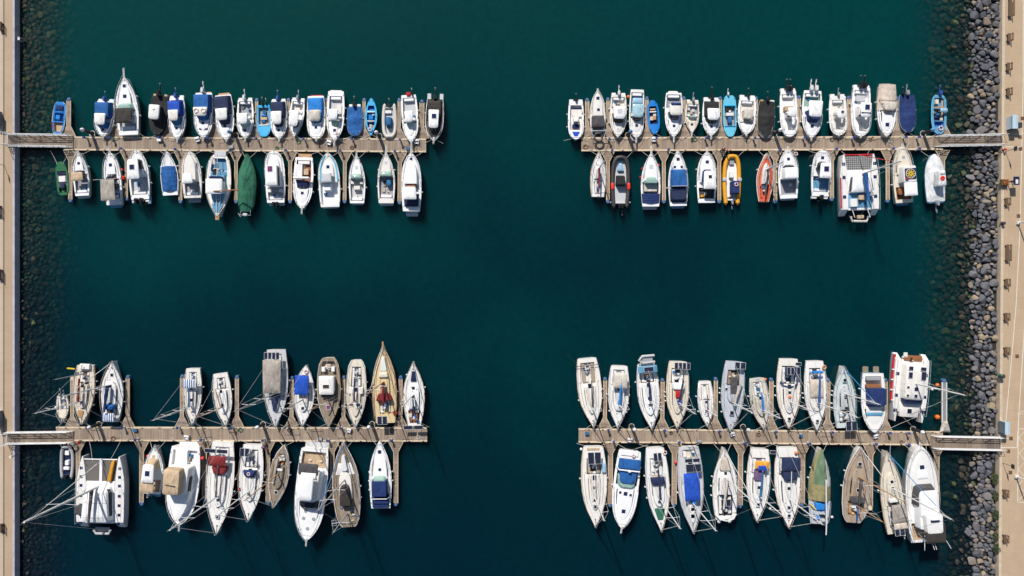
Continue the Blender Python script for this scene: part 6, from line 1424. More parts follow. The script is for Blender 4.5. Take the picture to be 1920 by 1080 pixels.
b = motorboat((336, 984), (348, 838), 60, "big white motor yacht with beige flybridge cover moored bow outwards", "yacht with beige flybridge cover", 'motor', z=1.7, cock=(.04, .24, .84), cockm='white2', cab=(.26, .92, .72), hc=1.2, shield=None, hatch=(), pul=1.0, plat=(-.09, .72, .5, 'white2'), seats=0, junk=3, cat="motor yacht", name="motor_yacht", fend='')
b.blk("superstructure", 'white', .22, .66, .70, .60, 1.7, 3.7, r=.3, rf=.7, top=(.1, 1.3, .90)); b.blk("flybridge_cover", 'tan', .22, .56, .52, .52, 3.7, 5.0, c=-.15, r=.3, top=(.1, .2, .93), crown=.1); b.blk("side_window", 'glass', .34, .60, .71, .64, 2.5, 3.1, crown=0, r=.3, rf=.6, top=(.1, .5, .95)); b.seat('white2', .04, .22, -.6, .2, 1.2, 1.9)
b.fender(.14, (1,), 'redbuoy', .25); g = Geo(); g.tube([b.P(.42, -.45, 5.1), b.P(.43, .15, 5.2)], .08); b.done(g, "radar_bar", 'darkmetal')
b = sailboat((405.5, 1002), (418, 829), 52, "long white sailing yacht with crimson bimini and sprayhood", "yacht with crimson bimini", 'sailw', z=1.3, deck='white', trunkp=(.30, .70, .52), cock=(.05, .28, .6), cockm='white2', hatches=(.62, .70, (.80, 0, .5)), mast=dict(u=.575, h=17, boom=.34, cover='charcoal', cr=.12, r=.12), junk=6, fend='68')
b.canopy('maroon', .13, .24, .62, .62, 2.7, c=-.08, r=.1, crown=.15); b.blk("sprayhood", 'maroon', .25, .33, .55, .45, 1.6, 2.4, rf=.3, c=.04); b.panel(.075, -.18, 1.75, .62, 2.8, 2, posts=True)
b = sailboat((465, 977), (474, 834), 46, "white sailing yacht with dark solar panels on its left quarter and navy sprayhood", "yacht with quarter solar panel", 'sailw', z=1.2, deck='white', trunkp=(.32, .74, .55), cock=(.06, .30, .56), cockm='mgrey', hatches=(.64, .72), mast=dict(u=.60, h=14, boom=None, cover=None, mat='alu'), hood=('navy2', .32, .42, .55), junk=7, fend='69')
b.panel(.08, -.42, .7, 1.3, 2.4, 2); b.canopy('navy', .17, .24, .1, .1, 2.3, c=.35) ; b.blk("red_bag", 'red', .57, .61, .08, .08, 1.3, 1.5, c=-.85); b.ring(.36, .0, 2.3, .22)
b = sailboat((513, 951), (532, 835), 36, "weathered wooden sailing boat with grey-brown deck and a dinghy-shaped cover on one side", "weathered wooden sailing boat", 'double', z=1.1, hull='cream', deck='teakgrey', trunkp=(.34, .70, .5), trunkm='teakgrey', cock=(.14, .32, .5), cockm='wood', seats='tanwood', hatches=(.76,), mast=dict(u=.45, h=15, boom=None, cover=None, mat='tanwood'), junk=6, rub='white', win=False, fend='47')
b.blk("rolled_awning", 'greige', .22, .62, .12, .1, 1.6, 2.0, c=-.3, c1=-.35, r=.1); b.seat('white', .36, .40, -.5, .4, 1.5, 1.8, "grab_locker")
b = motorboat((574.5, 1013), (590, 842), 58, "largest white flybridge motor yacht moored bow outwards, with dark wraparound windscreen", "white flybridge yacht", 'motor', z=1.9, cock=(.03, .20, .84), cockm='tan', cab=(.54, .93, .74), hc=.35, shield=(.30, .66, .70, 'glass', 3.2), hatch=(), pul=.9, plat=(-.06, .9, .6, 'lgrey'), seats=0, junk=2, cat="motor yacht", name="motor_yacht", rail=(.3, 1), fend='')
b.blk("superstructure", 'white2', .22, .60, .74, .66, 1.9, 3.3, r=.3, rf=.9, top=(.1, .6, .92)); b.blk("flybridge", 'cream2', .20, .54, .66, .56, 3.3, 4.0, r=.3, rf=.8, top=(.0, .2, 1)); b.blk("flybridge_roof", 'white2', .24, .50, .50, .48, 5.0, 5.15, c=-.05, r=.25, crown=.08); b.canopy('charcoal', .12, .24, .62, .62, 4.2, c=-.05)
for q, v in ((.68, -.2), (.76, -.3), (.76, .35), (.87, .0)):
    c = b.P(q, v, 2.3+.02); g = Geo(); g.cyl((c.x, c.y), .26, c.z-.1, c.z+.04, 14); g.make("round_hatch", 'mgrey', b.root)
g = Geo()
for v in (-.4, .4): g.tube([b.P(.26, v, 5.0), b.P(.26, v*1.2, 3.9)], .05); g.tube([b.P(.46, v, 5.0), b.P(.48, v*1.2, 3.9)], .05)
b.done(g, "roof_frame", 'steel'); b.seat('white2', .22, .28, -.5, .5, 4.0, 4.3)
b = sailboat((643, 830), (654, 988), 50, "teak-decked ketch with a white inflated dinghy on deck and a black centre cockpit cover", "ketch with black cockpit cover", 'round', z=1.3, hull='cream2', deck='teakgrey', trunkp=None, cock=None, hatches=(), win=False, wheel=False, mast=None, rub='cream2', junk=0, fend='579', rail=(.0, 1))
b.top = 1.9; b.trunk("coachroof", 'cream2', .34, .66, .50, 1.3, 1.9, top=.9); b.blk("cockpit_cover", 'brownblk', .28, .52, .42, .34, 1.9, 2.7, rf=.6); b.blk("foredeck_panel", 'white', .62, .76, .72, .50, 1.44, 1.5, crown=0, r=.05); b.blk("dinghy", 'whitecloth', .67, .86, .26, .12, 1.5, 2.1, r=.3); b.blk("aft_deck", 'teakgrey', .04, .24, .6, .7, 1.3, 1.5, crown=0); b.junk(7, .06, .26, -.5, .5, 1.5)
b.rig(.57, 16.5, None, None, 0, 'darkalu', 2, genoa='bluerope', r=.11); b.rig(.17, 10, .14, None, 0, 'darkalu', 1, False, zc=1.5, back=False); b.panel(.08, -.95, .7, .9, 2.2, 1)
b = motorboat((711.5, 827), (714, 953), 42, "white cruiser with green-tinted front windows and deep navy canopies on cockpit and stern", "cruiser with deep navy canopies", 'fine', z=1.3, cock=(.04, .22, .8), cockm='navy2', cab=(.44, .94, .76), hc=.35, shield=(.34, .50, .70, 'glassgreen', 2.5), hatch=((.84, 0, .55), (.58, 0, .45)), pul=None, plat=(-.02, .9, .6, 'bluedeck'), seats=0, junk=0, rail=(.2, 1), fend='468', lines=True)
b.blk("canopy", 'navy2', .20, .44, .66, .66, 1.5, 2.75, r=.08, top=(.1, .1, .96)); b.blk("stern_cover", 'navy2', .02, .17, .74, .78, 1.2, 1.7, r=.08); g = Geo(); g.tube([b.P(.17, -.85, 1.4), b.P(.18, -.7, 2.85), b.P(.18, .7, 2.85), b.P(.17, .85, 1.4)], .07); b.done(g, "arch", 'whitecloth')
# ================================================================ lower right pontoon, upper row
b = sailboat((1113, 801), (1100, 672), 46, "white sailing yacht with twin teak cockpit benches at the pontoon's outer left end", "yacht with twin teak benches", 'sailw', z=1.15, deck='cream2', trunkp=(.40, .80, .50), cock=(.06, .36, .66), cockm='cream2', seats='teak', hatches=(.76,), mast=dict(u=.70, h=8.3, boom=.40, cover='charcoal', cr=.10, boomv=.15), junk=5, fend='79')
g = Geo(); g.tube([b.P(.10, -1.0, 1.6), b.P(.10, 1.0, 1.6)], .05); g.tube([b.P(.06, -.9, 1.3), b.P(-.10, -1.6, 2.6)], .03); b.done(g, "traveller_bar", 'darkmetal'); b.blk("cloth", 'navy', .10, .18, .14, .04, 1.2, 1.5)
sailboat((1158, 803), (1161, 686), 40, "white sailing yacht with off-white bimini and bright blue sail cover", "yacht with bright blue sail cover", 'sailw', z=1.1, deck='white', trunkp=(.34, .72, .58), cock=(.06, .32, .6), cockm='lgrey', hatches=(.70,), mast=dict(u=.61, h=8.6, boom=.36, cover='azure', cr=.19, boomv=.1), bim=('beige2', .10, .34, .66, 2.6), junk=3, fend='579b')
b = sailboat((1222, 805), (1211, 683), 42, "grey-white sailing yacht with a blue-grey stern arch, solar panel and inflatable hung behind", "yacht with inflatable on its stern arch", 'sailw', z=1.2, deck='white', trunkp=(.30, .78, .60), trunkm='white2', cock=(.10, .28, .62), cockm='wood', hatches=(.52, .62, .76), mast=dict(u=.55, h=10.6, boom=.34, cover='navy', cr=.20), junk=4, fend='48', rub='navyhull')
b.blk("stern_arch", 'bluedeck', .01, .12, .86, .86, 2.3, 2.4, r=.08); b.panel(.065, .08, 1.5, .75, 2.5, 1)
g = Geo(); yy = -.06*b.L
pts_ = [Vector((b.flip*1.3, yy+.25, 1.9)), Vector((b.flip*-.6, yy+.35, 1.9)), Vector((b.flip*-1.15, yy-.15, 1.95)), Vector((b.flip*-.6, yy-.75, 1.9)), Vector((b.flip*1.3, yy-.75, 1.9))]
g.tube(pts_, .22, 10); t_ = g.make("tender", 'ribgrey', b.root); g = Geo(); g.box(-1.0, 1.0, yy-.7, yy+.2, 1.78, 1.84); g.make("tender_floor", 'mgrey', t_, False)
g = Geo()
for t in (-.6, .6): g.tube([b.P(.02, t, 2.4), b.P(-.06, t, 2.5)], .05)
b.done(g, "davits", 'steel')
b = sailboat((1269, 803), (1271, 678), 43, "cream sailing yacht with red hatch cover, white sprayhood and four solar panels aft", "yacht with red hatch cover", 'sailw', z=1.15, deck='cream', trunkp=(.36, .78, .50), cock=(.10, .32, .6), cockm='charcoal', hatches=(.74,), mast=dict(u=.60, h=11.8, boom=.34, cover='navy', cr=.13, boomv=.3), junk=10, fend='789')
b.blk("sprayhood", 'white2', .31, .41, .52, .50, 1.4, 2.1, rf=.3); b.blk("hatch_cover", 'red', .43, .54, .22, .2, 1.7, 2.0); b.blk("mast_bag", 'royal', .57, .63, .16, .16, 1.8, 2.6, c=.1); b.panel(.055, .25, .58, 1.05, 2.2, 4)
sailboat((1326, 800), (1321, 715), 30, "small white sailing boat with open cream cockpit between two larger yachts", "small boat with cream cockpit", 'sailw', z=.85, deck='white', trunkp=(.42, .78, .5), cock=(.06, .42, .56), cockm='cream2', seats='cream2', hatches=(.66,), win=False, wheel=False, mast=dict(u=.62, h=6.4, boom=.36, cover='navy', cr=.08, spreaders=1, genoa=None), junk=2, ht=.2)
b = sailboat((1369, 809), (1377, 678), 43, "grey-decked sailing yacht with a beige spar and two solar panels at its stern", "grey-decked yacht", 'sailw', z=1.15, hull='greydeck', deck='greydeck', trunkp=(.34, .58, .50), trunkm='greydeck', cock=(.12, .34, .56), cockm='charcoal', seats='teakgrey', hatches=((.73, 0, .6),), win=False, mast=dict(u=.58, h=10, boom=.36, cover='beige', cr=.17, boomv=.5, genoa='sail'), junk=10, fend='679b')
b.panel(.045, .35, .82, 1.05, 2.1, 2, frame='whitecloth'); b.blk("deck_cover", 'charcoal', .22, .46, .32, .3, 1.5, 1.8); b.hatch(.40, -.55, .4, z=1.3)
b = sailboat((1432, 805), (1419, 710), 36, "beige sailing boat with blue tapered sail cover and orange float at its quarter", "beige boat with blue sail cover", 'sailw', z=.95, deck='beige2', trunkp=(.36, .74, .56), trunkm='beige2', cock=(.06, .34, .54), cockm='cream2', hatches=(), mast=dict(u=.60, h=8.8, boom=.36, cover='azure', cr=.16, genoa='sail'), junk=4, win=False, rail=(.0, 1))
b.fender(.04, (1,), 'orangebuoy', .2); b.blk("green_bag", 'palegreen', .40, .46, .1, .08, 1.1, 1.3, c=-.82)
b = sailboat((1479, 803), (1478, 673), 45, "cream sailing yacht with blue solar bimini and a navy curved sprayhood rim", "yacht with blue solar bimini", 'sailw', z=1.2, deck='cream2', trunkp=(.38, .78, .52), cock=(.10, .36, .60), cockm='charcoal', hatches=(.48, (.86, 0, .45)), mast=dict(u=.61, h=12.3, boom=.36, cover=None, cr=.1, boomv=.35), junk=7, fend='68')
b.canopy('navy', .10, .22, .62, .62, 2.5, c=.08); b.panel(.16, -.10, .55, 1.2, 2.58, 2, posts=False); b.panel(.16, .55, .6, 1.2, 2.58, 1, posts=False); b.panel(.06, .55, .9, .5, 2.5, 1)
g = Geo(); g.tube([b.P(.32, -.72, 1.6), b.P(.38, -.5, 1.8), b.P(.40, 0, 1.9), b.P(.38, .5, 1.8), b.P(.32, .72, 1.6)], .11); b.done(g, "rolled_sprayhood", 'navy2'); b.blk("foredeck_raft", 'lgrey', .64, .74, .22, .16, 1.5, 1.8, r=.2); b.blk("flag_bag", 'orangebuoy', .52, .56, .1, .1, 1.8, 2.0)
b = sailboat((1532, 807), (1527, 677), 42, "white sailing yacht with very long blue sail cover and a beige saloon roof", "yacht with long blue sail cover", 'sailw', z=1.15, deck='white', trunkp=(.36, .72, .66), trunkm='cream2', cock=(.10, .32, .56), cockm='mgrey', hatches=((.86, 0, .4),), win=False, mast=dict(u=.59, h=14.2, boom=.44, cover='blue', cr=.17, boomv=.12), junk=6, fend='789')
b.canopy('azure', .13, .17, .55, .55, 2.2); b.blk("saloon_roof", 'beige', .26, .52, .60, .60, 1.6, 1.95, crown=.05); b.ring(.09, .8, 1.3, .26, .1, ('tan', 'orangebuoy'))
b = sailboat((1582, 687), (1585, 802), 42, "pale grey-green sailing yacht moored bow outwards with blue bow rope and solar panels aft", "bow-out yacht with grey-green deck", 'sailw', z=1.15, hull='white', deck='sage', trunkp=(.30, .70, .48), trunkm='lgrey', cock=(.08, .28, .58), cockm='charcoal', hatches=(.50, (.78, 0, .5)), mast=dict(u=.56, h=11.4, boom=.42, cover='sail', cr=.14, boomv=.2, genoa='bluerope', stayu=.97), junk=7, fend='689')
b.panel(.05, .3, .85, 1.5, 2.2, 2, frame='whitecloth'); b.fender(.02, (1,), 'fender', .2)
b = motorboat((1640, 811), (1637, 700), 45, "white motorboat with navy helm canopy, brown stern seat and split swim platform", "motorboat with navy helm canopy", 'motor', z=1.2, hull='skyhull', deck='white', cock=(.05, .30, .72), cockm='cream2', cab=(.56, .92, .80), hc=.3, shield=None, hatch=(), pul=None, rail=(.6, 1), plat=(-.11, .8, .5, 'teakgrey', True), seats=0, junk=1, fend='47')
b.blk("helm_canopy", 'navy2', .24, .56, .72, .70, 1.3, 2.6, c=.06, rf=.3, top=(.02, .35, .96)); b.seat('wood', .19, .25, -.6, .6, .8, 1.5); b.seat('mgrey', .06, .12, -.6, .6, .8, 1.45); b.blk("screen_band", 'bluedeck', .66, .72, .74, .64, 1.5, 1.62, rf=.05, crown=0)
b = catamaran((1703, 791), (1712, 664), 64, "white catamaran with bright red outer hull side and dark roof windows near the right rocks", "catamaran with red hull side", net='net', nets=(.86, .86), z=1.7, hw=.17, hull='white', deck='cream2', stripes='hulls')
b.blk("coachroof", 'cream2', .14, .70, .62, .60, 1.7, 2.9, rf=.5, r=.1, top=(.2, .5, .93), crown=.08); b.blk("front_window", 'navyhull', .64, .725, .60, .56, 2.0, 2.45, rf=.4, crown=0); b.blk("forward_deck", 'cream2', .71, .93, .64, .56, 1.3, 1.78, crown=0); b.hatch(.84, 0, .7, z=1.82, mat='glass')
b.seat('wood', .02, .10, -.55, .55, 1.6, 1.9, "aft_bench"); b.hatch(.50, .05, .6, z=2.98, mat='glassblue'); b.hatch(.66-.06, .05, .5, z=2.98, mat='glassblue'); b.hatch(.48, -.42, .35, z=2.98); b.hatch(.60, -.42, .35, z=2.98)
for v, u, a, c in ((-.36, .20, .7, .5), (-.36, .30, .65, .8), (.36, .20, .9, .5), (.40, .30, .8, 1.1)): b.panel(u, v, a, c*1.2, 3.1, 1, posts=False)
b.top = 2.9; b.rig(.42, 14.3, None, None, 0, 'alu', 1, genoa='sail', stayu=.90, r=.13, back=False); b.mooring('rope'); b.junk(5, .0, .1, -.8, .8, 1.7)
for u in (.25, .4, .55, .7, .85): b.fender(u, (-1,), 'fender', .14)

# ================================================================ lower right pontoon, lower row
b = sailboat((1116.5, 988), (1112, 838), 49, "white sailing yacht with two large dark solar panels side by side over its cockpit", "yacht with solar panels over the cockpit", 'sailw', z=1.25, deck='cream2', trunkp=(.34, .78, .48), cock=(.14, .34, .56), cockm='charcoal', seats='teak', hatches=(.50, (.66, 0, .45), (.74, 0, .5)), mast=dict(u=.62, h=12.5, boom=.34, cover=None, cr=.1), junk=7, fend='6')
b.panel(.115, .0, 1.0, 1.85, 2.6, 2, frame='whitecloth'); b.seat('tan', .01, .04, -.5, .5, 1.2, 1.4, "stern_seat"); b.blk("side_pod", 'skyhull', .20, .32, .16, .16, 1.3, 1.7, c=.75); b.fender(.03, (-1,), 'fender', .2)
b = motorboat((1165.5, 990), (1181, 846), 48, "broad white sports cruiser with mid-blue bimini and blue cockpit cover", "sports cruiser with mid-blue bimini", 'motor', z=1.3, deck='white2', cock=(.10, .44, .82), cockm='navy2', cab=(.46, .90, .72), hc=.4, shield=(.30, .50, .76, 'glassgreen', 2.1), hatch=((.55, 0, .6), (.54, -.42, .38), (.56, .4, .38), (.78, 0, .6)), pul=.8, seats=0, junk=0, fend='357')
b.blk("bimini", 'blue', .08, .215, .86, .86, 2.4, 2.5, r=.06); b.blk("cockpit_cover", 'blue', .24, .44, .72, .64, 1.5, 2.3, rf=.6, top=(.1, .4, .92)); g = Geo(); g.tube([b.P(.20, -.95, 1.4), b.P(.23, -.8, 2.6), b.P(.23, .8, 2.6), b.P(.20, .95, 1.4)], .11); b.done(g, "radar_arch", 'white2'); b.blk("radar_dome", 'white2', .215, .25, .12, .12, 2.7, 2.95, r=.2); b.seat('white2', -.01, .06, -.7, .7, 1.2, 1.5, "sunpad"); b.ring(.05, .3, 1.5, .22)
b = sailboat((1240, 996), (1228, 840), 44, "white sailing yacht with navy sprayhood and sail cover and a green net on its foredeck", "yacht with green foredeck net", 'sailw', z=1.2, deck='white', trunkp=(.34, .70, .56), cock=(.12, .34, .56), cockm='lgrey', hatches=(.64,), mast=dict(u=.60, h=15, boom=.38, cover='navy', cr=.15), junk=8, fend='579')
b.blk("sprayhood", 'navy', .34, .42, .62, .58, 1.5, 2.3, rf=.2); b.panel(.09, .05, .62, 1.3, 2.3, 2); b.blk("foredeck_net", 'green', .72, .86, .44, .24, 1.5, 1.6, crown=0); b.ring(.06, .8, 1.4, .26)
b = sailboat((1300, 999), (1291, 838), 48, "sailing yacht with long royal blue awning and dark solar panels aft, pointed bow outwards", "yacht with long royal blue awning", 'sailw', z=1.25, hull='white', deck='lgrey', trunkp=(.58, .88, .44), trunkm='white', cock=(.03, .12, .6), cockm='cream', hatches=((.72, 0, .5, None, None, 'glassblue'), (.80, 0, .6, None, None, 'glassblue')), win=False, mast=dict(u=.64, h=14.2, boom=None, cover=None), junk=3, fend='8', wheel=False)
b.canopy('royal', .28, .60, .60, .58, 2.7, c=-.06, r=.04, crown=.12); b.panel(.22, -.18, 1.2, 1.25, 2.75, 1); b.panel(.22, .40, 1.2, 1.25, 2.75, 1); b.panel(.135, -.22, 1.2, .6, 2.6, 1); b.panel(.135, .36, 1.1, .6, 2.6, 1); b.blk("blue_bag", 'azure', .60, .66, .14, .14, 1.9, 2.4, c=.08); b.fender(.18, (-1,), 'redbuoy', .2)
b = sailboat((1358.5, 841), (1360, 974), 47, "white sailing yacht moored bow to pontoon with an upturned beige dinghy on its foredeck", "yacht with beige dinghy on its foredeck", 'sailw', z=1.25, deck='white', trunkp=(.36, .72, .56), cock=(.06, .34, .62), cockm='charcoal', hatches=(.66,), mast=dict(u=.60, h=15.8, boom=.42, cover='beige2', cr=.22, boomv=-.35, r=.11), junk=6, fend='579')
b.blk("dinghy", 'beige', .70, .88, .44, .22, 1.6, 2.05, r=.25); b.panel(.26, -.05, .75, 1.1, 2.2, 2, frame='whitecloth')
g = Geo(); g.tube([b.P(.08, -.85, 1.5), b.P(.02, -.5, 1.9), b.P(.0, 0, 2.0), b.P(.02, .5, 1.9), b.P(.08, .85, 1.5)], .10); b.done(g, "stern_arch", 'whitecloth')
for v in (-.5, .35): b.blk("outboard_pod", 'whitecloth', -.05, .0, .12, .12, .9, 1.3, c=v, r=.15)
b = sailboat((1419, 978), (1424, 842), 44, "white sailing yacht with orange awning, blue cloth and faded purple cockpit cover", "yacht with orange awning", 'sailw', z=1.2, deck='white', trunkp=(.34, .74, .54), cock=(.12, .34, .6), cockm='mgrey', hatches=(.52, (.76, 0, .5)), mast=dict(u=.63, h=12.4, boom=.36, cover='blue2', cr=.18, boomv=.1), junk=6, fend='5')
b.canopy('amber', .14, .25, .60, .60, 2.5, c=.05); b.blk("blue_cloth", 'royal', .20, .265, .36, .36, 2.6, 2.66, c=.05, crown=0); b.blk("cockpit_cover", 'purple', .27, .42, .36, .36, 1.7, 2.1, c=-.12); b.panel(.02, 1.0, 1.0, .55, 2.0, 1)
b = sailboat((1479, 990), (1475, 839), 49, "white sailing yacht with dark navy bimini and navy sprayhood over its cockpit", "yacht with navy bimini and sprayhood", 'sailw', z=1.25, deck='white', trunkp=(.36, .80, .54), cock=(.12, .34, .62), cockm='navyhull', hatches=(.50, .74, (.84, 0, .45)), mast=dict(u=.63, h=13.4, boom=.40, cover=None, cr=.1, boomv=.1), junk=5, fend='8')
b.canopy('navy', .10, .27, .72, .72, 2.7, c=.05); b.blk("sprayhood", 'navy', .28, .385, .60, .52, 1.7, 2.5, c=.03, rf=.5); b.blk("life_raft", 'orangebuoy', .05, .08, .1, .1, 1.4, 1.7, c=.65)
b = Boat((1538.5, 840), (1536, 982), 41, "sailing boat under a patched green and yellow tarpaulin with bright blue cloth aft", "boat under patched green tarpaulin", 'sailw', 1.1, 1.4, 'cream2', 'greydeck', rail=(.0, .3), cat="covered boat", name="covered_sailboat", fend='9b', wells=[(.04, .16, .6, .7, 'mgrey')]); b.top = 1.8
b.cover('olive', [(0, .7), (.4, 1.3), (.8, 1.0), (1, .4)], .32, .985, .06, mats=['olive', 'palegreen', 'sail'], rows=lambda u, t: 1 if (u > .52 and t < .1 and t > -.8) else (2 if t >= .1 and .5 < u < .85 else 0), cx=.12)
b.blk("blue_cloth", 'azure', .19, .29, .55, .58, 1.3, 1.75, c=.05); b.blk("stern_cloth", 'azure', .06, .11, .25, .25, 1.2, 1.5, c=-.25); b.seat('greydeck', .13, .18, -.6, .6, 1.1, 1.5); g = Geo(); g.tube([b.P(.62, .12, 2.9), b.P(.05, .05, 3.4), b.P(-.08, .05, 3.3)], .10); b.done(g, "lowered_mast", 'alu'); g = Geo(); g.tube([b.P(.27, -.95, 1.4), b.P(.20, -.45, 1.7)], .10); b.done(g, "yellow_roll", 'yellow'); b.junk(7, .02, .3, -.6, .6, 1.4)
g = Geo()
for t in (-1, 1): g.tube([b.P(.1, 0, 3.3), b.P(.1, t*.8, 1.2)], .04)
b.done(g, "mast_crutch", 'steel')
b = sailboat((1613.5, 838), (1600, 980), 50, "teak-decked sailing ketch with dark sprayhood and blue mizzen sail cover", "teak-decked ketch", 'round', z=1.3, hull='white', deck='teak', trunkp=(.34, .72, .52), trunkm='teak', cock=(.10, .28, .56), cockm='tanwood', seats='tanwood', hatches=(.44, (.78, 0, .55)), mast=dict(u=.61, h=14.2, boom=.34, cover='charcoal', cr=.22, mat='tanwood', boomv=-.05), junk=4, fend='47a', rub='whitecloth', rail=(.0, 1))
b.blk("sprayhood", 'charcoal', .28, .36, .52, .5, 1.6, 2.4, rf=.3); b.rig(.24, 9.2, .20, 'blue', .14, 'tanwood', 1, False, zc=1.5, back=False); b.seat('white', .2, .26, -.35, .0, 1.3, 1.8, "box")
b = sailboat((1663.5, 847), (1681, 1000), 43, "cream sailing yacht with large grey-beige canopy over its stern and a blue forestay", "cream yacht with grey-beige canopy", 'sailw', z=1.25, hull='cream', deck='cream', trunkp=(.40, .74, .5), cock=(.08, .34, .56), cockm='maroon', hatches=(.56, .64, .72), mast=dict(u=.56, h=16, boom=None, cover=None, r=.11, genoa='bluerope'), junk=6, fend='8', win=False)
b.canopy('greige', .16, .38, .68, .62, 2.6, c=.12, r=.04, crown=.06); b.canopy('beige', .08, .155, .62, .62, 2.55, c=.12, r=.04); b.panel(.045, .0, .75, 1.1, 2.4, 2, frame='whitecloth'); b.seat('white', .40, .44, -.5, .5, 1.7, 2.2, "hatch_garage"); b.outboard(.6, 'outwhite', True, k=.6)
b = motorboat((1725, 836), (1735, 1016), 61, "very large white motor yacht with dark windscreen and black rear awning", "motor yacht with black rear awning", 'motor', z=1.9, deck='white', cock=(.03, .20, .82), cockm='tan', cab=(.50, .92, .66), hc=.5, shield=(.40, .62, .70, 'charcoal', 3.3), hatch=((.78, 0, .7),), pul=.6, seats=0, junk=2, cat="motor yacht", name="motor_yacht", rail=(.3, 1), fend='', plat=(-.02, .8, .7, 'bluedeck'))
b.blk("superstructure", 'white2', .16, .56, .64, .60, 1.9, 3.4, c=.05, r=.2, rf=.5, top=(.1, .3, .94)); b.blk("hardtop", 'white2', .30, .56, .60, .56, 3.4, 3.6, c=.06, rf=.5, crown=.1); b.blk("flybridge", 'white', .14, .34, .50, .54, 3.5, 4.3, c=.12, r=.3); b.canopy('brownblk', .04, .16, .60, .60, 4.2, c=.16, r=.1); b.blk("awning_side", 'brownblk', .14, .24, .14, .14, 4.1, 4.2, c=.62)
b.seat('glassblue', .255, .275, -.15, .4, 4.3, 4.45, "seat"); b.seat('white2', .28, .30, -.15, .4, 4.3, 4.6, "seat")
b.blk("foredeck_pad", 'white2', .66, .76, .34, .3, 2.4, 2.5, rf=.2)
g = Geo()
for v, o_ in ((-.25, -.3), (.8, .5), (.2, .1), (-.0, .2)): g.tube([b.P(.10, v, 3.0), b.P(-.04, v+o_*.7, 3.6)], .045)
b.done(g, "fishing_rods", 'whitecloth')
# ---------------------------------------------------------------- pedestals, named after the boat next to them
proto = pedestal_proto(); used = {}
for i, (grp, (px, py)) in enumerate(PED):
    if i == 0: o = proto; kids = list(proto.children)
    else:
        o = proto.copy(); COL.objects.link(o)
        for ch in proto.children:
            c = ch.copy(); COL.objects.link(c); c.parent = o
    o.location = W(px, py, DZ+1.0); o.location.z = DZ+.046
    near = sorted(BOATS, key=lambda q: abs(q.bowpx[0]-px)+abs((q.bowpx[1] if abs(q.bowpx[1]-py) < abs(q.sternpx[1]-py) else q.sternpx[1])-py)*1.5)
    for q in near[:4]:
        s_ = q.short
        side = "left of" if px < q.mid[0] else "right of"
        lab = "blue-capped service pedestal %s the %s" % (side, s_)
        if lab not in used: break
    used[lab] = 1
    tag(o, lab, "pedestal", "blue-capped service pedestals on the pontoons")

# hose coils and small steps lying on the pontoons
def near_short(px, py):
    return sorted(BOATS, key=lambda q: min(math.hypot(q.bowpx[0]-px, q.bowpx[1]-py), math.hypot(q.sternpx[0]-px, q.sternpx[1]-py)))
PR = random.Random(21); cused = set()
for px, py, kind in [(1150, 263, 0), (1098, 276, 0), (1188, 262, 1), (1225, 262, 2), (1303, 262, 0), (1560, 262, 0), (1632, 262, 0), (1668, 264, 0), (212, 261, 0), (300, 263, 1), (372, 262, 2), (435, 276, 1), (520, 278, 0), (560, 266, 0), (618, 268, 2), (660, 277, 0), (765, 279, 1), (782, 266, 2),
                     (213, 822, 0), (255, 806, 1), (352, 819, 2), (451, 806, 0), (543, 806, 0), (600, 822, 1), (655, 806, 2), (735, 807, 0), (785, 820, 0), (1100, 812, 1), (1180, 824, 2), (1258, 812, 0), (1310, 826, 1), (1372, 813, 2), (1422, 815, 0), (1500, 816, 1), (1560, 828, 0), (1640, 817, 2), (1690, 829, 0)]:
    for q in near_short(px, py)[:5]:
        lab = ("coiled hose", "storage box", "boarding step")[kind]+" lying on the planks by the "+q.short
        if lab not in cused: break
    cused.add(lab); c = W(px, py, DZ)
    if kind == 0:
        r0 = PR.uniform(.26, .42); g = Geo()
        for k_ in range(3): g.torus((PR.uniform(-.03, .03), PR.uniform(-.03, .03), .03+.045*k_), r0-.05*k_, .028, 18, 5)
        g.tube([(r0, 0, .03), (r0+.3, PR.uniform(-.5, .5), .03), (r0+.5, PR.uniform(-.9, .9), .03)], .024, 5)
        o = g.make("hose_coil", PR.choice(['rubber', 'rope', 'greenhull', 'rust'])); o.location = (c.x, c.y, DZ+.005); tag(o, lab, "hose", "hoses coiled on the pontoons")
    elif kind == 1:
        root = empty("dock_box", (c.x, c.y, DZ+.003)); tag(root, lab, "dock box", "boxes standing on the pontoons"); a = PR.uniform(.25, .4)
        g = Geo(); g.box(-a, a, -.2, .2, 0, .32); g.make("box", PR.choice(['white', 'lgrey', 'bench']), root, False); g = Geo(); g.box(-a-.02, a+.02, -.22, .22, .322, .38); g.make("lid", PR.choice(['white2', 'mgrey', 'blue2']), root, False)
    else:
        root = empty("boarding_step", (c.x, c.y, DZ+.003), PR.uniform(-.3, .3)); tag(root, lab, "step", "steps standing on the pontoons")
        g = Geo(); g.box(-.35, .35, -.35, .05, .28, .32); g.box(-.35, .35, .05, .35, .50, .54); g.make("tread", 'white2', root, False); g = Geo(); g.box(-.34, -.30, -.33, .33, 0, .5); g.box(.30, .34, -.33, .33, 0, .5); g.make("side_frame", 'lgrey', root, False)

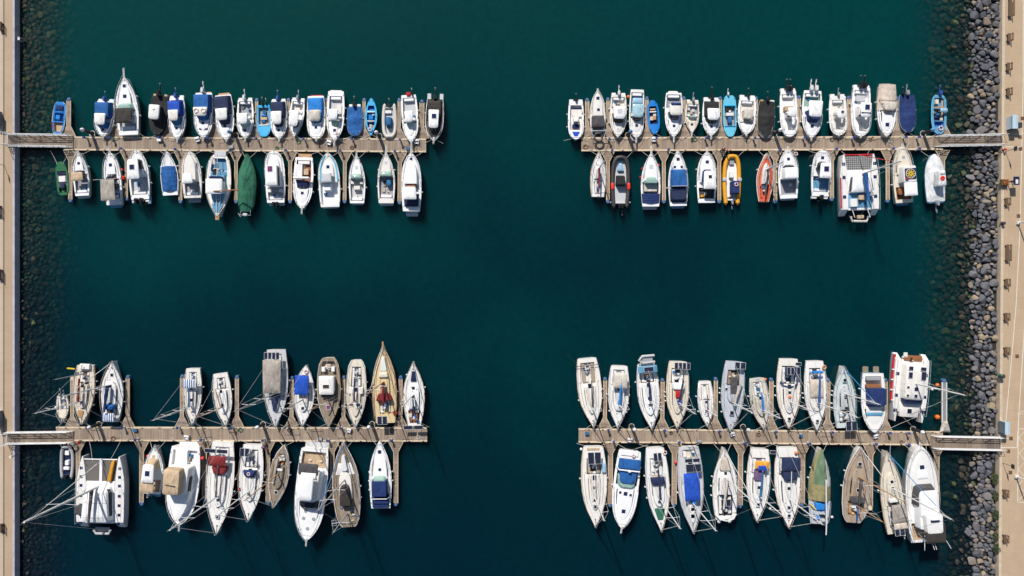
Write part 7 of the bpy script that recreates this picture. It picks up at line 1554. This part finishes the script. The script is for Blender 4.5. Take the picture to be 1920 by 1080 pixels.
# ---------------------------------------------------------------- promenade furniture
def bench(px, py, lab, long=1.5, rz=0.0, z=RQ):
    c = W(px, py, z+.4); root = empty("park_bench", (c.x, c.y, z), rz); tag(root, lab, "bench", "benches along the promenade")
    g = Geo()
    for i in range(3): g.box(-.26+i*.17, -.12+i*.17, -long/2, long/2, .42, .46)
    g.make("seat", 'bench', root, False); g = Geo()
    for i in range(2): g.box(.26+i*.05, .30+i*.05, -long/2, long/2, .56+i*.17, .68+i*.17)
    g.make("backrest", 'bench', root, False)
    for y in (-long/2+.12, long/2-.18):
        g = Geo(); g.box(-.24, .28, y, y+.06, .0, .42); g.box(.24, .30, y, y+.06, .4, .9); g.make("leg", 'darkmetal', root, False)
    return root
for a in [(1895, 12, "long dark bench at the very top of the promenade", 3.2), (1892.5, 70, "short wooden bench, second from the top of the promenade"),
          (1891, 125, "short wooden bench, third from the top of the promenade"), (1891, 172, "short wooden bench just above the pale blue ribbed cabinet"),
          (1888, 378, "wooden bench below the planter with red flowers"), (1889.5, 474, "long wooden bench beside the promenade kerb at mid height", 2.6),
          (1887.5, 530, "short bench below the long mid-height bench"), (1886.5, 594, "short bench between the long bench and the two-seat one, by the kerb"),
          (1886.5, 658, "short dark bench above the green litter bin"), (1884.5, 925, "wooden bench near the shrubs and the lower lamp post"), (1884.5, 1010, "lowest wooden bench on the promenade beside the largest bush")]:
    bench(a[0], a[1], a[2], a[3] if len(a) > 3 else 1.25)
bench(-3, 395, "bench on the left quay at mid height, partly outside the picture", 1.8, 0, LQ); bench(-1, 515, "bench on the left quay below the middle one", 1.8, 0, LQ); bench(1, 50, "bench on the left quay near the top edge", 1.4, 0, LQ)
bench(2, 990, "bench on the left quay near the bottom edge", 1.4, 0, LQ)
def box_thing(name, cat, lab, px, py, z, parts, rz=0.0, zr=1.0):
    c = W(px, py, z+zr); root = empty(name, (c.x, c.y, z), rz); tag(root, lab, cat)
    for pn, mt, shapes in parts:
        g = Geo()
        for s in shapes:
            if s[0] == 'b': g.box(*s[1:])
            elif s[0] == 'c': g.cyl(*s[1:])
            elif s[0] == 't': g.tube(*s[1:])
        g.make(pn, mt, root, s[0] != 'b')
    return root
def kiosk(px, py, w, l, h, lab, ang=0.0, q=RQ):
    c = W(px, py, q+h); root = empty("service_cabinet", (c.x, c.y, q), ang); tag(root, lab, "cabinet", "pale blue cabinets at the gangway heads")
    g = Geo(); g.box(-w/2+.1, w/2-.1, -l/2+.1, l/2-.1, 0, h-.1); g.make("wall", 'kiosk', root, False)
    g = Geo(); g.loft([[(-w/2, y, h-.14), (0, y, h-.02), (w/2, y, h-.14), (w/2, y, h-.02), (0, y, h+.05), (-w/2, y, h-.02)] for y in (-l/2, l/2)]); g.make("roof", 'kioskwall', root, False)
    g = Geo(); g.box(-.25, .25, -l/2+.07, -l/2+.1, .05, h-.3); d = g.make("door", 'darkmetal', root, False)
    g = Geo(); g.box(.15, .20, -l/2+.03, -l/2+.07, .8, .9); g.make("handle", 'steel', d, False)
kiosk(1904, 228, .85, 2.15, 1.55, "pale blue ribbed cabinet beside the upper right gangway"); kiosk(1889.5, 803, .75, 2.0, 1.6, "pale blue cabinet beside the lower right gangway")
kiosk(-14, 217, .85, 2.15, 1.55, "pale blue cabinet on the left quay above the upper gangway", 0, LQ); kiosk(-13, 787, .85, 2.6, 1.6, "pale blue cabinet on the left quay above the lower gangway", 0, LQ)
c_ = 0
box_thing("litter_bin", "bin", "green litter bin standing alone on the promenade", 1882.5, 706, RQ, [("body", M('greenhull'), [('c', (0, 0), .28, 0, .85, 14, .33)]), ("lid", 'darkmetal', [('c', (0, 0), .35, .85, .93, 14, .25)])])
box_thing("notice_box", "meter", "dark meter box beside the upper pale blue cabinet", 1910, 235, RQ, [("body", 'darkmetal', [('b', -.35, .35, -.4, .4, 0, 1.3)]), ("door", 'mgrey', [('b', -.3, .3, -.43, -.4, .1, 1.1)])])
box_thing("information_board", "sign", "dark information board with pale picture beside the red flower planter", 1901, 340, RQ, [("post", 'darkmetal', [('b', -.40, -.34, -.1, .1, 0, 1.5), ('b', .34, .40, -.1, .1, 0, 1.5)]), ("panel", 'navyhull', [('b', -.45, .45, -.65, .65, 1.5, 1.58)]), ("picture", 'whitecloth', [('b', -.15, .25, -.45, .2, 1.585, 1.59)])])
pl = box_thing("planter", "planter", "square planter with red flowers beside the dark board", 1889, 341, RQ, [("box", 'bench', [('b', -.5, .5, -.5, .5, 0, .5)]), ("soil", 'rust', [('b', -.44, .44, -.44, .44, .5, .52)])])
rnd = random.Random(5); vs, fs, ms = [], [], []
for i in range(420):
    p = Vector((rnd.uniform(-.42, .42), rnd.uniform(-.42, .42), .55+rnd.uniform(0, .28))); a = Vector((rnd.gauss(0, 1), rnd.gauss(0, 1), rnd.gauss(0, .6))).normalized()*.06; b_ = Vector((rnd.gauss(0, 1), rnd.gauss(0, 1), rnd.gauss(0, .6))).normalized()*.05
    k = len(vs); vs += [p-a, p+b_, p+a, p-b_]; fs.append((k, k+1, k+2, k+3)); ms.append(1 if rnd.random() < .4 else 0)
mesh("flowers", vs, fs, ['greenhull', 'orangebuoy'], pl, False, slots=ms)
box_thing("bollard", "bollard", "dark rusty mooring bollard on the kerb above the mid-height bench", 1887, 418, RQ, [("body", 'darkmetal', [('c', (0, 0), .22, 0, .5, 14, .18), ('c', (0, 0), .27, .5, .62, 14, .22)]), ("base", 'rust', [('c', (0, 0), .32, 0, .05, 14)])])
box_thing("hydrant", "hydrant", "small red hydrant just below the upper right gangway", 1889, 279, RQ, [("body", 'redpaint', [('c', (0, 0), .14, 0, .7, 12, .12)]), ("cap", 'redbuoy', [('c', (0, 0), .17, .7, .8, 12, .08)]), ("outlet", 'darkmetal', [('t', [(.1, 0, .5), (.3, 0, .5)], .06)])])
box_thing("hydrant", "hydrant", "small red hydrant just below the lower right gangway", 1883, 847, RQ, [("body", 'redpaint', [('c', (0, 0), .13, 0, .6, 12, .11)]), ("cap", 'redbuoy', [('c', (0, 0), .16, .6, .7, 12, .08)]), ("outlet", 'darkmetal', [('t', [(.1, 0, .4), (.28, 0, .4)], .05)])])
for px, py, lab in [(1912.5, 257, "square rusty manhole cover right of the upper pale blue cabinet"), (1913, 279, "square rusty manhole cover below the upper cross line"), (1909.5, 405, "rusty manhole cover above the upper lamp post"), (1907, 668, "rusty manhole cover level with the green bin"),
                    (1895.5, 822, "rusty manhole cover beside the lower cabinet's shadow"), (1890.5, 846, "rusty manhole cover beside the lower red hydrant"), (1894.5, 886, "rusty manhole cover left of the lower lamp post"), (1917, 222, "rusty manhole cover at the right edge near the meter box")]:
    c = W(px, py, RQ); root = empty("manhole_cover", (c.x, c.y, RQ)); tag(root, lab, "manhole cover", "rusty manhole covers in the promenade")
    g = Geo(); g.box(-.25, .25, -.25, .25, -.02, .022); g.make("lid", 'rust', root, False)
    g = Geo()
    for s in (-.27, .25): g.box(s, s+.02, -.27, .27, -.02, .03); g.box(-.25, .25, s, s+.02, -.02, .03)
    g.make("frame", 'darkmetal', root, False)
def lamp(px, py, h, arm, lab, q, tipmat='whitecloth'):
    """px, py: where the foot stands"""
    c = W(px, py, q); root = empty("street_lamp", (c.x, c.y, q)); tag(root, lab, "lamp post", "lamp posts on the quays")
    g = Geo(); g.tube([(0, 0, 0), (0, 0, h*.75), (0, 0, h-.15)], .11, 10, .06); g.tube([(0, 0, h-.15), (-arm, 0, h)], .05); g.make("pole", 'whitecloth', root)
    g = Geo(); g.loft([[(-arm-.32, -.16, z), (-arm+.3, -.16, z), (-arm+.3, .16, z), (-arm-.32, .16, z)] for z in (h-.05, h+.08)]); g.make("lamp_head", tipmat, root, False)
    g = Geo(); g.box(-.26, .26, -.22, .22, 0, .35); g.make("base", 'whitecloth', root, False)
lamp(1908, 418, 7.5, .9, "tall white lamp post right of the mooring bollard at the picture's right edge", RQ); lamp(1904.5, 893, 7.5, .9, "tall white lamp post at the edge of the hatched parking bays", RQ)
lamp(-40, 320, 7.0, .5, "lamp post on the left quay outside the picture whose shadow falls by the upper gangway", LQ)
# small flag-like direction sign by the gangways
def signpost(px, py, lab, q, hh=2.6, m='darkmetal'):
    c = W(px, py, q); root = empty("signpost", (c.x, c.y, q)); tag(root, lab, "sign", "signs at the gangway heads")
    g = Geo(); g.cyl((0, 0), .04, 0, hh, 8); g.make("post", 'darkmetal', root); g = Geo(); g.box(-.03, .03, -.35, .35, hh-.75, hh-.1); g.make("panel", m, root, False)
signpost(1885, 284, "dark signpost below the upper right gangway", RQ); signpost(1880, 868, "dark signpost below the lower right gangway", RQ)
signpost(8, 310, "dark signpost below the upper left gangway", LQ); box_thing("light_pole", "lamp", "short lantern post with cream head below the lower left gangway", 20, 857, LQ, [("post", 'darkmetal', [('c', (0, 0), .05, 0, 2.2, 8)]), ("lantern", 'cream', [('c', (0, 0), .24, 2.2, 2.42, 12, .2)])], zr=2.3)
box_thing("quay_ladder", "ladder", "metal ladder bracket on the left quay wall near the top", 38, 74, 0, [("rungs", 'steel', [('b', -.1, .25, -.25, -.2, .2, 1.1), ('b', -.1, .25, .2, .25, .2, 1.1), ('b', -.1, .25, -.2, .2, 1.0, 1.06)])], zr=.6)

# ---------------------------------------------------------------- people
def person(px, py, z, pose, shirt, trousers, lab, rz=0.0, hair='hair', legs_bare=False):
    """one skinned body with clothes as parts; pose: 'stand', 'walk' or 'bend'"""
    c = W(px, py, z+.9); root = empty("person", (c.x, c.y, z), rz); tag(root, lab, "person")
    lean = {'stand': .03, 'walk': .08, 'bend': .42}[pose]; st = {'stand': .06, 'walk': .26, 'bend': .14}[pose]
    hip = Vector((0, 0, .92 if pose != 'bend' else .84)); chest = hip+Vector((0, lean, .42)); neck = hip+Vector((0, lean*1.3, .58)); head = neck+Vector((0, .04+lean*.2, .13))
    J = {'hip': hip, 'chest': chest, 'neck': neck, 'head': head}
    V, E, Rr = [], [], []
    def chain(pts, start=None):
        prev = start
        for p, r in pts:
            V.append(tuple(p)); Rr.append(r); k = len(V)-1
            if prev is not None: E.append((prev, k))
            prev = k
        return prev
    chain([(hip, (.155, .11))]); 
    ch = chain([(hip+Vector((0, lean*.5, .22)), (.135, .10)), (chest, (.17, .11))], 0); nk = chain([(neck, (.055, .055))], ch); chain([(head-Vector((0, 0, .03)), (.07, .08)), (head+Vector((0, 0, .07)), (.075, .09))], nk)
    limbs = {}
    for s in (-1, 1):
        f = s*st; leg = [hip+Vector((s*.10, 0, -.06)), Vector((s*.11, f*.5+.03, .48)), Vector((s*.11, f-.02, .09)), Vector((s*.12, f+.13, .04))]
        chain(list(zip(leg, ((.09, .09), (.06, .06), (.042, .042), (.04, .03)))), 0); limbs['leg%d' % s] = leg
        el = chest+Vector((s*.27, .02-s*st*.4+lean*.3, -.24 if pose != 'bend' else -.16)); wr = el+Vector((s*.02, .14+lean*.5, -.20 if pose != 'bend' else -.12))
        arm = [chest+Vector((s*.17, 0, .08)), chest+Vector((s*.21, 0, .04)), el, wr]
        w_ = chain(list(zip(arm, ((.06, .06), (.05, .05), (.038, .038), (.028, .028)))), ch); limbs['arm%d' % s] = arm
        d = (wr-el).normalized(); pm = chain([(wr+d*.06, (.035, .02))], w_)
        for i, (o_, l) in enumerate(((-.028, .07), (-.01, .08), (.01, .075), (.028, .06))): chain([(wr+d*(.06+l*.55)+Vector((o_, 0, 0)), (.009, .009)), (wr+d*(.06+l)+Vector((o_, .012, -.01)), (.008, .008))], pm)
        chain([(wr+d*.04+Vector((-s*.045, .01, 0)), (.010, .010)), (wr+d*.09+Vector((-s*.055, .01, 0)), (.009, .009))], pm)
    me = D.meshes.new("body"); me.from_pydata(V, E, []); me.materials.append(M('skin')); o = D.objects.new("body", me); COL.objects.link(o); o.parent = root
    sk = o.modifiers.new("skin", 'SKIN'); sk.use_smooth_shade = True
    for i, r in enumerate(Rr): me.skin_vertices[0].data[i].radius = r
    me.skin_vertices[0].data[0].use_root = True
    sb = o.modifiers.new("sub", 'SUBSURF'); sb.levels = sb.render_levels = 1
    def ell(p, a, b_, n=12): return [Vector((p.x+a*math.cos(2*math.pi*k/n), p.y+b_*math.sin(2*math.pi*k/n), p.z)) for k in range(n)]
    g = Geo(); g.loft([ell(hip+Vector((0, 0, -.02)), .19, .135), ell(hip+Vector((0, lean*.5, .22)), .165, .125), ell(chest+Vector((0, 0, .02)), .205, .135), ell(chest+Vector((0, lean*.1, .11)), .17, .10), ell(neck+Vector((0, 0, -.02)), .075, .07)])
    for s in (-1, 1): a = limbs['arm%d' % s]; g.tube([a[0], a[1], a[1]+(a[2]-a[1])*.75], .07, 8, .058)
    g.make("shirt", shirt, root)
    g = Geo(); g.loft([ell(hip+Vector((0, 0, -.12)), .185, .13), ell(hip+Vector((0, 0, .03)), .175, .125)])
    for s in (-1, 1): l = limbs['leg%d' % s]; g.tube([l[0], l[1]] if legs_bare else [l[0], l[1], l[2]], .098, 8, .075 if legs_bare else .055)
    g.make("trousers", trousers, root)
    g = Geo(); g.ball(head+Vector((0, -.015, .05)), .105, 12, 8, 1.05); g.make("hair", hair, root)
    g = Geo(); hd = head+Vector((0, .09, .0)); g.ball(hd+Vector((0, .012, -.005)), .018, 6, 5); g.make("nose", 'skin', root)
    g = Geo()
    for s in (-1, 1): l = limbs['leg%d' % s]; g.loft([[l[2]+Vector((x, y, z_)) for x, y in ((-.05, -.07), (.05, -.07), (.05, .2), (-.05, .2))] for z_ in (-.09, -.01)])
    g.make("shoes", 'jeans', root)
person(1359, 277, DZ, 'bend', 'maroon', 'whitecloth', "person in a dark red shirt bending over on the upper right pontoon", R(200))
person(1355.5, 281, DZ, 'stand', 'navyhull', 'jeans', "person in a dark blue top standing beside the one in dark red", R(140))
person(149.5, 830, DZ, 'walk', 'redbuoy', 'jeans', "person in a red shirt on the finger pontoon beside the grey tender", R(80))
person(136.5, 834, DZ, 'bend', 'whitecloth', 'greenhull', "person in a white top crouching by the bow of the grey tender", R(60), legs_bare=True)
person(494.5, 837, DZ, 'stand', 'purple', 'jeans', "person in purple standing at the root of a finger below the lower left pontoon", R(170))
person(538, 800, DZ, 'stand', 'cyan', 'jeans', "person in a turquoise top on the lower left pontoon by the beige-roofed yacht", R(30))
